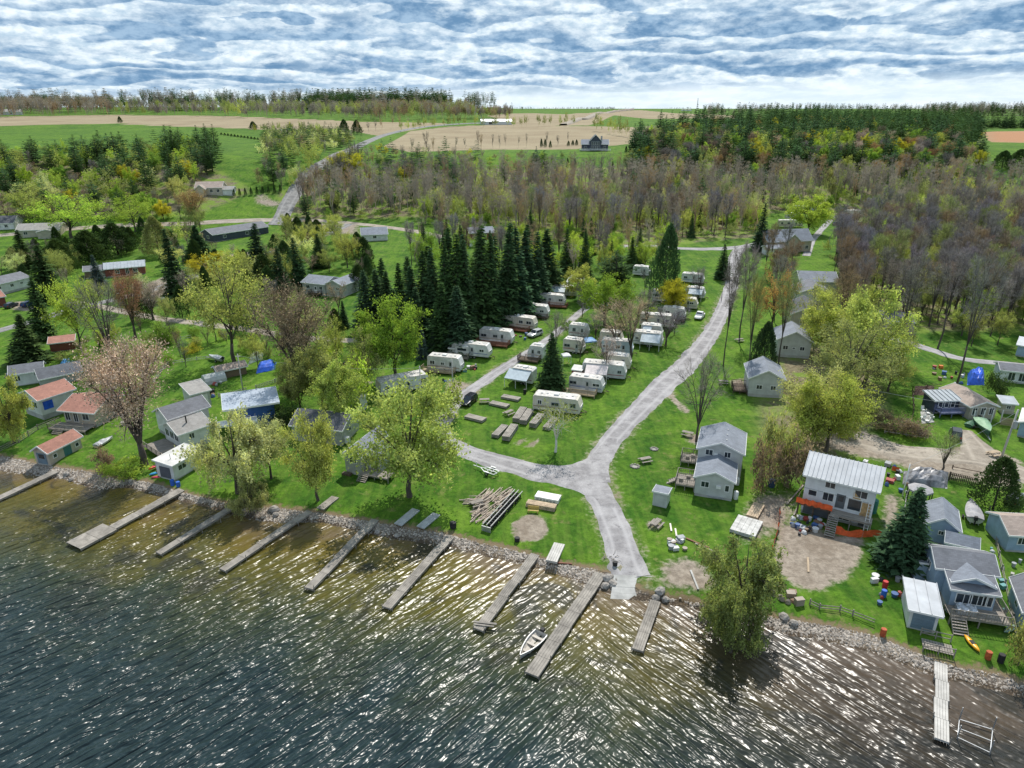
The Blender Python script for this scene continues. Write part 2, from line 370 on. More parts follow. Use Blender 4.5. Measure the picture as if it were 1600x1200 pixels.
    furrow = t.noise(t.add('ShaderNodeMapping', {0: pos, 2: (0, 0, R(12)), 3: (.02, .35, 1)}).outputs[0], 1., 3)
    fld = t.mix(t.sst(t.math('ADD', t.math('MULTIPLY', furrow, .6), t.math('MULTIPLY', n_big, .4)), .35, .65), (.225, .175, .11), (.33, .275, .18))
    fld = t.mix(A('red'), fld, (.36, .19, .10))
    c = t.mix(t.sst(t.math('ADD', A('field'), t.math('MULTIPLY', t.math('SUBTRACT', n_mid, .5), .3)), .42, .58), c, fld)
    dirt = t.mix(t.sst(n_sm, .3, .7), (.2, .165, .13), (.38, .325, .265)); dirt = t.mix(t.sst(n_fi, .3, .75, 0, .5), dirt, (.2, .17, .14)); dirt = t.mix(t.sst(n_mid, .45, .7, 0, .55), dirt, (.17, .13, .095))
    c = t.mix(t.sst(t.math('ADD', A('dirt'), t.math('ADD', t.math('MULTIPLY', t.math('SUBTRACT', n_sm, .5), 1.1), t.math('MULTIPLY', t.math('SUBTRACT', n_mid, .5), .9))), .35, .8), c, dirt)
    vor = t.add('ShaderNodeTexVoronoi', {'Vector': pos, 'Scale': 3.2, 'Randomness': 1.}); vd, vc = vor.outputs[0], vor.outputs[1]
    st = t.mix(t.sst(t.add('ShaderNodeSeparateColor', {0: vc}).outputs[0], 0, 1), (.22, .185, .155), (.45, .40, .35))
    st = t.mix(t.sst(vd, .25, .5), st, (.14, .115, .095)); st = t.mix(t.sst(n_mid, .45, .7, 0, .65), st, (.34, .28, .21))
    e2 = t.math('ADD', A('edge'), t.math('MULTIPLY', t.math('SUBTRACT', n_sm, .5), 2.2))
    bank = t.sst(e2, .9, .2); c = t.mix(bank, c, (.2, .15, .09)); c = t.mix(t.sst(e2, .1, -.4), c, st)
    wet = t.sst(A('shore'), .9, .1); c = t.mix(wet, c, t.mix(1., c, (.5, .46, .4), 'MULTIPLY'))
    t.l.new(c, b.inputs['Base Color']); b.inputs['Roughness'].default_value = .95; b.inputs['Specular IOR Level'].default_value = .15
    hh = t.math('ADD', t.math('MULTIPLY', n_fi, .12), t.math('MULTIPLY', n_sm, .25))
    hh = t.math('ADD', hh, t.math('MULTIPLY', t.math('MULTIPLY', vd, -.22), t.sst(A('edge'), 0, -.3)))
    bn = t.add('ShaderNodeBump', {'Height': hh, 'Strength': .9, 'Distance': .6}); t.l.new(bn.outputs[0], b.inputs['Normal'])
    link('ground', me, kind='structure')
build_ground()
def build_water():
    xs = axis(-112, 112, 2, -5000, 5000, 1.12); ys = axis(20, 112, 2, -400, 800, 1.15)
    X, Y = np.meshgrid(xs, ys); ny, nx = X.shape; idx = np.arange(nx * ny).reshape(ny, nx)
    f = np.stack([idx[:-1, :-1], idx[:-1, 1:], idx[1:, 1:], idx[1:, :-1]], -1).reshape(-1, 4)
    sd_ = shore_d(X, Y)
    keep = (np.minimum.reduce([sd_[:-1, :-1], sd_[1:, 1:], sd_[1:, :-1], sd_[:-1, 1:]]) < 6).ravel()
    v = np.stack([X, Y, np.zeros_like(X)], -1).reshape(-1, 3)
    m, t, b = newmat('lake_water'); me = npmesh('water', v, f[keep], m)
    q = me.attributes.new('shore', 'FLOAT', 'POINT'); q.data.foreach_set('value', (-sd_).astype(np.float32).ravel())
    d = t.add('ShaderNodeAttribute', attribute_name='shore').outputs[2]
    pos = t.add('ShaderNodeNewGeometry').outputs['Position']; s = t.add('ShaderNodeSeparateXYZ', {0: pos})
    x, y = s.outputs[0], s.outputs[1]
    n1 = t.noise(pos, .07, 5, .6, .8); n2 = t.noise(pos, .3, 5, .65, .5)
    right = t.sst(x, 2, 34)
    dd = t.math('ADD', t.math('ADD', d, t.math('MULTIPLY', t.math('SUBTRACT', n1, .5), 24)), t.math('MULTIPLY', t.math('SUBTRACT', n2, .5), 7))
    k = t.math('DIVIDE', dd, 46.0)
    cl = t.ramp(k, [(0., (.125, .09, .045)), (.08, (.118, .09, .018)), (.2, (.08, .074, .017)), (.36, (.034, .046, .026)), (.55, (.018, .034, .036)), (1., (.011, .025, .031))])
    cr = t.ramp(k, [(0., (.09, .068, .05)), (.12, (.048, .038, .028)), (.3, (.03, .028, .022)), (.55, (.02, .024, .022)), (1., (.01, .018, .022))])
    c = t.mix(right, cl, cr)
    weed = t.math('MULTIPLY', t.sst(t.noise(pos, .12, 4, .6, 1.), .5, .62), t.sst(d, 34, 6))
    c = t.mix(t.math('MULTIPLY', weed, .75), c, (.022, .024, .022))
    t.l.new(c, b.inputs['Base Color'])
    # two wind seas that cross off the point: crests along ca / cb
    def sea(ang, lx, ly, sc_, seed):
        mp = t.add('ShaderNodeMapping', {0: pos, 1: (seed, seed * .7, 0), 2: (0, 0, ang), 3: (1 / lx, 1 / ly, 1)}, vector_type='TEXTURE').outputs[0]
        return t.noise(mp, sc_, .6, .4, .5)
    a = t.math('ADD', t.math('MULTIPLY', sea(R(-42), 1.6, .2, 1., 3.), 1.), t.math('MULTIPLY', sea(R(-62), 1.5, .5, 1., 9.), .45))
    bb = t.math('ADD', t.math('MULTIPLY', sea(R(38), 1.5, .18, 1., 5.), 1.), t.math('MULTIPLY', sea(R(58), 1.5, .5, 1., 1.), .45))
    wx = t.sst(t.math('ADD', x, t.math('MULTIPLY', t.math('SUBTRACT', n1, .5), 14)), 1, 13)
    hgt_ = t.math('ADD', t.math('MULTIPLY', a, t.math('SUBTRACT', 1., wx)), t.math('MULTIPLY', bb, wx))
    hgt_ = t.math('ADD', hgt_, t.math('MULTIPLY', t.noise(pos, 2.2, 0, .4), .09))
    gust0 = t.sst(t.noise(t.add('ShaderNodeMapping', {0: pos, 2: (0, 0, R(30)), 3: (.06, .025, 1)}).outputs[0], 1., 4, .6), .3, .7, .6, 1.1)
    gust = t.math('MULTIPLY', gust0, t.sst(x, 0, -60, 1., 1.7))
    calm = t.sst(d, .5, 20, .36, 1.)
    bn = t.add('ShaderNodeBump', {'Height': t.math('MULTIPLY', hgt_, t.math('MULTIPLY', gust, calm)), 'Strength': 1., 'Distance': WAVE}); t.l.new(bn.outputs[0], b.inputs['Normal'])
    b.inputs['Roughness'].default_value = .27; b.inputs['IOR'].default_value = 1.33; b.inputs['Specular IOR Level'].default_value = .5
    link('water', me, kind='structure')
WAVE = .9
build_water()
def gravel(name, base, lo, hi):
    m, t, b = newmat(name); pos = t.add('ShaderNodeNewGeometry').outputs['Position']
    n1 = t.noise(pos, .35, 5, .65); n2 = t.noise(pos, 3., 4, .7); n3 = t.noise(pos, 12., 2)
    c = t.mix(t.sst(n1, .34, .66), lo, hi); c = t.mix(t.sst(n2, .35, .7, 0, .6), c, base); c = t.mix(t.sst(t.noise(pos, .9, 4, .7), .56, .7, 0, .6), c, tuple(q * .62 for q in lo)); c = t.mix(t.sst(n3, .4, .7, 0, .35), c, tuple(q * .55 for q in lo))
    u = t.add('ShaderNodeAttribute', attribute_name='across').outputs[2]
    tr = t.math('ABSOLUTE', t.math('SUBTRACT', t.math('ABSOLUTE', u), .45))
    c = t.mix(t.sst(t.math('ADD', tr, t.math('MULTIPLY', n1, .12)), .03, .26, .5, 0), c, tuple(q * 1.12 for q in hi))
    t.l.new(c, b.inputs['Base Color']); b.inputs['Roughness'].default_value = .95; b.inputs['Specular IOR Level'].default_value = .2
    bn = t.add('ShaderNodeBump', {'Height': n2, 'Strength': .6, 'Distance': .08}); t.l.new(bn.outputs[0], b.inputs['Normal']); return m
GRAVEL = gravel('gravel', (.33, .315, .315), (.215, .205, .21), (.415, .40, .405))
ASPH = gravel('asphalt', (.21, .205, .2), (.15, .15, .15), (.30, .295, .29))
PALE = gravel('pale_lane', (.34, .29, .24), (.22, .19, .155), (.42, .37, .31))
def smooth_path(pts, step):
    p = [Vector(q) for q in pts]; p = [p[0] * 2 - p[1]] + p + [p[-1] * 2 - p[-2]]; out = []
    for i in range(1, len(p) - 2):
        n = max(2, int((p[i + 1] - p[i]).length / step))
        for j in range(n):
            t = j / n; a, b, c, d = p[i - 1:i + 3]
            out.append(.5 * ((2 * b) + (c - a) * t + (2 * a - 5 * b + 4 * c - d) * t * t + (3 * b - a - 3 * c + d) * t ** 3))
    out.append(p[-2]); return out
def ribbon(name, pix, width, m, lift=.05, step=1.2, jit=.11, world=None, seed=1):
    rng = random.Random(seed); pts = smooth_path(world or PP(pix), step); n = len(pts)
    ws = width if hasattr(width, '__len__') else [width] * 2
    v = []; ac = []; K = 8
    ja = jb = 0
    for i, p in enumerate(pts):
        d = (pts[min(i + 1, n - 1)] - pts[max(i - 1, 0)]); d.z = 0; d.normalize(); s = Vector((d.y, -d.x, 0))
        u = i / (n - 1) * (len(ws) - 1); k = min(int(u), len(ws) - 2); wd = ws[k] + (ws[k + 1] - ws[k]) * (u - k)
        ja = .75 * ja + rng.uniform(-jit, jit); jb = .75 * jb + rng.uniform(-jit, jit)
        for j in range(K + 1):
            q = j / K * 2 - 1; e = wd / 2 * q + (ja if j == 0 else jb if j == K else 0)
            a = p + s * e; z = gz(a.x, a.y) + (lift if 0 < j < K else -.06) * (1 + max(0, p.y - 250) / 220)
            v.append((a.x, a.y, z)); ac.append(q)
    f = [(i * (K + 1) + j, i * (K + 1) + j + 1, (i + 1) * (K + 1) + j + 1, (i + 1) * (K + 1) + j) for i in range(n - 1) for j in range(K)]
    me = npmesh(name, np.array(v), np.array(f), m)
    q = me.attributes.new('across', 'FLOAT', 'POINT'); q.data.foreach_set('value', np.array(ac, np.float32))
    return link(name, me, kind='structure')
ribbon('gravel_road', [(989,904),(978,880),(966,838),(948,795),(930,752),(935,715),(975,665),(1030,608),(1085,555),(1122,500),(1140,455),(1146,425),(1148,402),(1158,386)], [5.2,4.6,4.2,5.2,6.6,6.0,4.9,4.6,4.6,4.6,4.8,5.,5.,5.], GRAVEL)
ribbon('gravel_path', [(952,742),(900,742),(850,740),(800,727),(757,715),(720,702),(694,685),(690,662),(712,628),(745,603),(790,573),(830,548),(870,520),(905,490),(930,470),(965,450)], [5.4,6.2,5.0,4.0,3.8,3.6,3.4,3.2,3.0,2.8,2.7,2.6,2.6,2.6,2.6,2.4], GRAVEL, lift=.062, seed=2)
def road_junction():
    out = smooth_path(PP([(840,724),(868,727),(898,721),(920,711),(942,690),(968,668),(966,700),(954,726),(951,750),(957,774),(966,800),(944,800),(938,790),(924,779),(900,769),(880,763),(855,756),(838,749),(840,724)]), .7)
    c = P(920, 748); n = len(out) - 1; v = []; K = 7; rng = random.Random(3)
    for k in range(K + 1):
        for q in out[:-1]:
            p = c + (q - c) * (k / K); 
            if k == K: p = p + Vector((rng.uniform(-.1, .1), rng.uniform(-.1, .1), 0))
            v.append((p.x, p.y, gz(p.x, p.y) + (.068 if k < K else -.06)))
    f = [(k * n + i, k * n + (i + 1) % n, (k + 1) * n + (i + 1) % n, (k + 1) * n + i) for k in range(K) for i in range(n)]
    me = npmesh('road_junction', np.array(v), np.array(f), GRAVEL); q = me.attributes.new('across', 'FLOAT', 'POINT'); q.data.foreach_set('value', np.zeros(len(v), np.float32)); link('road_junction', me, kind='structure')
road_junction()
ribbon('cross_road', [(960,386),(1010,384),(1060,388),(1110,389),(1158,386),(1200,380),(1235,392)], [4.5,5,5,6,6,5,4], GRAVEL, lift=.08, seed=3)
ribbon('back_driveway', [(1260,400),(1268,378),(1278,365),(1292,350),(1298,343)], [3.2, 3, 3], GRAVEL, lift=.09, seed=4)
ribbon('side_lane', [(1360,528),(1400,530),(1450,545),(1500,560),(1560,567),(1640,575)], [4,3.6,3.4,3.2,3.2,3.2], GRAVEL, lift=.07, seed=5)
ribbon('side_road', [(1300,682),(1350,690),(1410,706),(1480,712),(1540,720),(1600,742),(1660,762)], [6.5,6.5,6.5,6,6,6.5,7], PALE, lift=.055, seed=6)
ribbon('driveway_apron', [(1540,722),(1528,704),(1516,686),(1505,672)], [7,6,4,3], PALE, lift=.07, seed=36)
ribbon('farm_lane', [(100,470),(160,480),(240,496),(310,505),(390,515),(460,527),(556,532),(600,527),(650,512)], [4.2,4,4,3.6,3.6,4,4,3.5,3], PALE, lift=.07, seed=7)
ribbon('street', [(-40,524),(0,516),(30,508),(60,500),(110,484),(170,470),(240,452),(300,432),(350,418),(390,405),(470,380),(520,362),(545,350)], [4.5,4.5,4.5,5,5,5,5,5,5], ASPH, lift=.09, seed=8)
ribbon('upper_street', [(-40,372),(60,362),(160,354),(280,350),(350,346),(420,344),(500,345),(560,350),(640,360),(700,372)], 6.0, PALE, lift=.12, seed=9)
ribbon('highway', [(430,352),(441,338),(448,322),(458,305),(470,286),(492,264),(520,247),(548,234),(575,221),(602,211),(640,202),(690,196),(740,193),(800,192)], [8,8.5,9,9,9,9,9,9,9,9,9,9,9,9], ASPH, lift=.16, step=4, seed=10)
ribbon('hill_road', [(880,196),(905,187),(930,180),(960,175),(990,172)], 11, PALE, lift=.5, step=8, seed=11)
def boat_ramp():
    r = thing('boat_ramp', Vector(Pz(990, 925, .2)), 'pale concrete boat ramp where the gravel road runs into the lake', 'boat ramp')
    a = Vector(Pz(989, 901, .9)); b = Vector(Pz(993, 948, -.3)); a.z = max(a.z, gz(a.x, a.y) + .09); d = (b - a); d.normalize(); s = Vector((-d.y, d.x, 0)).normalized(); dn = Vector((0, 0, .5))
    n = 5
    for i in range(n):
        m = MB(); p = a + (b - a) * (i / n); q = a + (b - a) * ((i + .97) / n); w0 = 2.35 + .16 * i; w1 = w0 + .12; k = [p - s * w0, q - s * w1, q + s * w1, p + s * w0]
        m.hexa([v - dn for v in k] + [v + Vector((0, 0, .012 * (i % 2))) for v in k]); o = m.build('slab', CONC, r); o.location = -r.location
boat_ramp()
# shore stones: many thousands, joined; the big ones are things of their own
def rockmesh(seed, n=1):
    rng = random.Random(seed); m = MB(); rings = []
    for z, r in ((-.35, .75), (.05, 1.), (.42, .72), (.62, .3)):
        rings.append([(r * math.cos(a * .898) * rng.uniform(.8, 1.15), r * .8 * math.sin(a * .898) * rng.uniform(.8, 1.15), z * rng.uniform(.85, 1.1)) for a in range(7)])
    m.loft(rings); return m.mesh('rock', ROCK)
ROCKS = [rockmesh(i) for i in range(4)]
def scatter_stones():
    rng = np.random.default_rng(5); N = 30000
    x = rng.uniform(-98, 75, N); ys = np.interp(x, SW[:, 0], SW[:, 1]); ye = np.interp(x, EW[:, 0], EW[:, 1])
    t = rng.beta(1.6, 1.3, N) * 1.25 - .2; y = ys + (ye - ys) * t
    ramp_ = (np.abs(x - 14.6) < 3.4); dens = .35 + .65 * (np.sin(x * .35) * np.sin(x * .13 + 1) > -.25)
    keep = ~ramp_ & (rng.random(N) < dens); x, y = x[keep], y[keep]; n = len(x)
    s = .06 + .2 * rng.random(n) ** 3.5; z = zf(x, y)
    bv = np.array([(1, 0, 0), (-.5, .85, 0), (-.5, -.85, 0), (.35, .2, .75), (-.45, -.1, .62)]); bf = np.array([(0, 1, 3), (1, 4, 3), (1, 2, 4), (2, 0, 3), (2, 3, 4)])
    a = rng.uniform(0, 6.28, n); ca, sa = np.cos(a), np.sin(a); jit = rng.uniform(.7, 1.3, (n, 5, 3))
    q = bv[None] * jit * s[:, None, None] * np.array([1.2, .9, .8])
    v = np.stack([q[..., 0] * ca[:, None] - q[..., 1] * sa[:, None] + x[:, None], q[..., 0] * sa[:, None] + q[..., 1] * ca[:, None] + y[:, None], q[..., 2] + z[:, None] - .02], -1).reshape(-1, 3)
    f = (bf[None] + 5 * np.arange(n)[:, None, None]).reshape(-1, 3)
    m, tt, b = newmat('shore_stones'); oi = tt.add('ShaderNodeAttribute', attribute_name='tint').outputs[0]
    tt.l.new(oi, b.inputs['Base Color']); b.inputs['Roughness'].default_value = .9
    g = rng.uniform(.14, .46, n) ; col = np.stack([g, g * .89, g * .78, np.ones(n)], -1); col = np.repeat(col, 5, 0)
    link('shore_stones', npmesh('shore_stones', v, f, m, tint=col), kind='stuff')
scatter_stones()
BIG = [(428,797,.9),(431,805,.6),(950,905,.9),(958,914,.8),(946,917,.7),(962,908,.6),(1032,925,.8),(1040,938,.6),(1026,935,.7),(620,838,.5),(590,832,.5),(105,742,.6),(112,750,.5),(205,752,.5),(1225,965,.7),(1240,975,.6),(470,808,.6)]
for i, (px, py, s) in enumerate(BIG):
    p = P(px, py); o = link('rock', ROCKS[i % 4], loc=(p.x, p.y, p.z + .1), rz=i * 1.7)
    o.scale = (s, s, s); tag(o, 'large grey boulder at the water edge of the stony shore', 'boulder', 'large boulders along the stony shore')
# ------------------------------------------------------------------ trees
def unit(v): return v / np.maximum(np.linalg.norm(v, axis=-1, keepdims=True), 1e-9)
def leaf_quads(c, size, rng, flat=.0):
    n = len(c); u = unit(rng.normal(size=(n, 3))); w_ = rng.normal(size=(n, 3)); w_[:, 2] *= 1 - flat
    v = unit(np.cross(u, w_)); s = size * rng.uniform(.55, 1.35, (n, 1)); u = u * s; v = v * s * .7
    vv = np.stack([c - u, c + v * .9, c + u, c - v], 1).reshape(-1, 3)
    return vv, np.arange(4 * n).reshape(-1, 4)
def slivers(c, d, ln, wd, rng):          # thin twigs: one long triangle folded into a quad
    n = len(c); d = unit(d); s = unit(np.cross(d, rng.normal(size=(n, 3)))) * np.reshape(wd, (-1, 1)) / 2
    e = c + d * np.reshape(ln, (-1, 1)); mid = c + d * np.reshape(ln, (-1, 1)) * .5 + rng.normal(size=(n, 3)) * .06 * np.reshape(ln, (-1, 1))
    vv = np.stack([c - s, mid - s * .7, e, mid + s * .7 + s * .6], 1).reshape(-1, 3)
    return vv, np.arange(4 * n).reshape(-1, 4)
def join(parts):
    v = []; f = []; o = 0
    for a, b in parts: v.append(a); f.append(b + o); o += len(a)
    return np.vstack(v), np.vstack(f)
def skeleton(rng, h, fork, rx, nl=7, ns=7, trunk_r=.3, lean=0., vase=0., low=0., lead=True, tube=True):
    """trunk and limbs reaching into an uneven crown; returns the wood and the points where twigs and leaves sit"""
    m = MB(); pts = []; outs = []
    top = np.array([lean, lean * .4, fork]); cz = fork + (h - fork) * (.46 if not vase else .55); rz = h - cz
    k = .12 * fork
    m.tube([(0, 0, -.4), (0, 0, .15), (k * rng.normal() * .3, k * rng.normal() * .3, fork * .5), tuple(top)], [trunk_r * 1.5, trunk_r * 1.1, trunk_r * .9, trunk_r * .75], 8)
    if lead:
        m.tube([tuple(top), (top[0] + rng.normal() * .3, top[1] + rng.normal() * .3, fork + (h - fork) * .5), (top[0] + rng.normal() * .5, top[1] + rng.normal() * .5, h * .93)], [trunk_r * .7, trunk_r * .35, .02], 6)
    for i in range(nl):
        az = i * 2.399 + rng.uniform(-.5, .5); q = (i + .5) / nl
        el = (rng.uniform(.0, .9) if not vase else rng.uniform(.55, 1.2)) - low * rng.uniform(0, .8)
        if i >= nl - 2 and lead: el = rng.uniform(.9, 1.4)
        rr = rng.uniform(.72, 1.0)
        e = np.array([top[0] + rx * rr * math.cos(az) * math.cos(el), top[1] + rx * rr * math.sin(az) * math.cos(el), cz + rz * rr * math.sin(el)])
        t0 = rng.uniform(.72, 1.) if not vase else rng.uniform(.9, 1.0)
        b = np.array([top[0] * t0, top[1] * t0, fork * t0 + (rng.uniform(0, .35) * (h - fork) if lead and not vase else 0)])
        ctrl = b + (e - b) * np.array([.38, .38, .62 if not vase else .7])
        L = [(1 - t) ** 2 * b + 2 * t * (1 - t) * ctrl + t * t * e for t in (0, .25, .5, .75, 1)]
        r0 = trunk_r * rng.uniform(.32, .5)
        m.tube([tuple(p) for p in L], [r0, r0 * .75, r0 * .5, r0 * .28, .02], 5, cap=False)
        pts.append(e); outs.append(unit(e - np.array([0, 0, cz - rz * .6])))
        for j in range(ns):
            t = .3 + .68 * (j + rng.random()) / ns
            p0 = (1 - t) ** 2 * b + 2 * t * (1 - t) * ctrl + t * t * e
            o = np.array([p0[0] - top[0] * .5, p0[1] - top[1] * .5, (p0[2] - cz) * .9]); d = unit(unit(o) * .7 + rng.normal(size=3) * .75 + np.array([0, 0, .35 + vase * .5]))
            ln = rx * rng.uniform(.22, .5) * (1.15 - .4 * t); p1 = p0 + d * ln * .5 + rng.normal(size=3) * .1 * ln; p2 = p0 + d * ln + np.array([0, 0, .12 * ln])
            m.tube([tuple(p0), tuple(p1), tuple(p2)], [r0 * .34 * (1 - .6 * t) + .015, r0 * .2 * (1 - .6 * t) + .012, .008], 4, cap=False)
            for s in (.45, .75, 1.): 
                pts.append(p0 + (p2 - p0) * s); outs.append(d)
    return m, np.array(pts), np.array(outs)
def proto(name, label, cat, trunk, crown_data, crown_mat, bark=None, crown_name='crown'):
    root = thing(name, (0, -500, -200), label, cat)
    if trunk: trunk.build('trunk' if crown_name == 'crown' else 'stems', bark or BARK, root, smooth=True)
    v, f = crown_data; link(crown_name, npmesh(crown_name, v, f, crown_mat), root, kind='stuff') if False else link(crown_name, npmesh(crown_name, v, f, crown_mat), root)
    return root
PROTO = {}
def reg(kind, root, h, r): PROTO.setdefault(kind, []).append([root, h, r, False])
def make_leafy(seed, h=14., fork=3., rx=6., nl=9, ns=8, n=26, spread=.62, size=.24, twig=5, **k):
    rng = np.random.default_rng(seed); m, p, o = skeleton(rng, h, fork, rx, nl, ns, **k)
    w_ = rng.gamma(2., .5, len(p)); idx = rng.choice(len(p), int(len(p) * n), p=w_ / w_.sum())
    c = p[idx] + rng.normal(size=(len(idx), 3)) * spread * np.array([1, 1, .75]) + o[idx] * rng.uniform(0, .9, (len(idx), 1))
    return m, leaf_quads(c, size, rng), p, o, rng
def twigcrown(rng, p, o, per, ln, wd, up=.5):
    idx = np.repeat(np.arange(len(p)), per); c = p[idx] + rng.normal(size=(len(idx), 3)) * .12 - o[idx] * rng.uniform(0, .5, (len(idx), 1))
    d = o[idx] * .55 + rng.normal(size=(len(idx), 3)) * .6 + np.array([0, 0, up])
    return slivers(c, d, ln * rng.uniform(.4, 1.2, len(idx)), wd * rng.uniform(.6, 1.3, len(idx)), rng)
def conifer(seed, h=16., r=3.2, levels=30, per=9, droop=.28, lift=0., size=.42, bare=.06, pine=False):
    rng = np.random.default_rng(seed); m = MB(); m.tube([(0, 0, -.3), (0, 0, h * .5), (0, 0, h * .98)], [h * .017, h * .011, .02], 7)
    cs = []; us = []; vs = []
    for i in range(levels):
        t = i / (levels - 1); z = h * (bare + (1 - bare) * t ** .92); 
        prof = (1 - t) ** .82 if not pine else max(.12, math.sin(math.pi * min(1, .25 + .75 * t) ** 1.1)) * (1 if t < .8 else .9)
        rad = r * prof * rng.uniform(.82, 1.1) + .12
        k = max(4, int(per * (1 - .45 * t)))
        for j in range(k):
            if pine and rng.random() < .25: continue
            a = 6.283 * (j + rng.random() * .8) / k + i; L = rad * rng.uniform(.65, 1.12); nseg = max(2, int(L / .42))
            for s in range(nseg):
                q = (s + .6) / nseg; 
                if q < .18 and L > 1.2: continue
                zz = z - droop * L * q ** 1.3 + lift * L * q * q + rng.normal() * .07
                for side in (-1, 1):
                    aa = a + side * rng.uniform(.05, .28) / max(q, .35); c = np.array([math.cos(aa) * L * q, math.sin(aa) * L * q, zz])
                    dirn = np.array([math.cos(a + side * .75), math.sin(a + side * .75), -.35 + (.75 if pine else rng.uniform(-.1, .45))]); sd_ = np.array([-math.sin(a), math.cos(a), rng.normal() * .3])
                    sz = size * rng.uniform(.7, 1.3) * (.6 + .4 * (1 - t))
                    cs.append(c); us.append(unit(dirn) * sz); vs.append(unit(sd_) * sz * (.45 if pine else .5))
            if i % 3 == 0 and L > .8: m.tube([(0, 0, z), (math.cos(a) * L * .8, math.sin(a) * L * .8, z - droop * L * .7 + lift * L * .6)], [.05, .015], 3, cap=False)
    c = np.array(cs); u = np.array(us); v = np.array(vs)
    vv = np.stack([c - u * .5, c + v, c + u, c - v], 1).reshape(-1, 3)
    return m, (vv, np.arange(len(vv)).reshape(-1, 4))
def shell_tree(seed, h, r, n, size, power=.5, fork=.4, cone=True):      # dense clipped-looking evergreens and shrubs
    rng = np.random.default_rng(seed); t = rng.random(n) ** .8; a = rng.uniform(0, 6.283, n)
    prof = np.where(t < .12, .72 + t * 2.3, (1 - (t - .12) / .88) ** power) if cone else np.sqrt(np.clip(1 - (2 * t - 1) ** 2, 0, 1)) ** .8
    lump = 1 + .16 * np.sin(a * 3 + seed + t * 5) + .12 * np.sin(a * 7 + t * 13 + seed) + .1 * np.sin(t * 31 + a * 2)
    rad = r * prof * lump * (1 - .45 * rng.random(n) ** 2.2)
    c = np.stack([rad * np.cos(a), rad * np.sin(a), fork + t * (h - fork) + rng.normal(size=n) * .12], 1)
    o = np.stack([np.cos(a), np.sin(a), np.full(n, 1.1)], 1) + rng.normal(size=(n, 3)) * .35
    m = MB(); m.tube([(0, 0, -.2), (0, 0, h * .6)], [h * .02, h * .008], 6)
    for i in range(9):
        b = i * .7; m.tube([(0, 0, fork + i * .08 * h), (r * .6 * math.cos(b), r * .6 * math.sin(b), fork + i * .08 * h + .25 * r)], [.05, .015], 3, cap=False)
    return m, slivers(c, o, np.full(n, size * 2) * rng.uniform(.6, 1.2, n), np.full(n, size), rng)
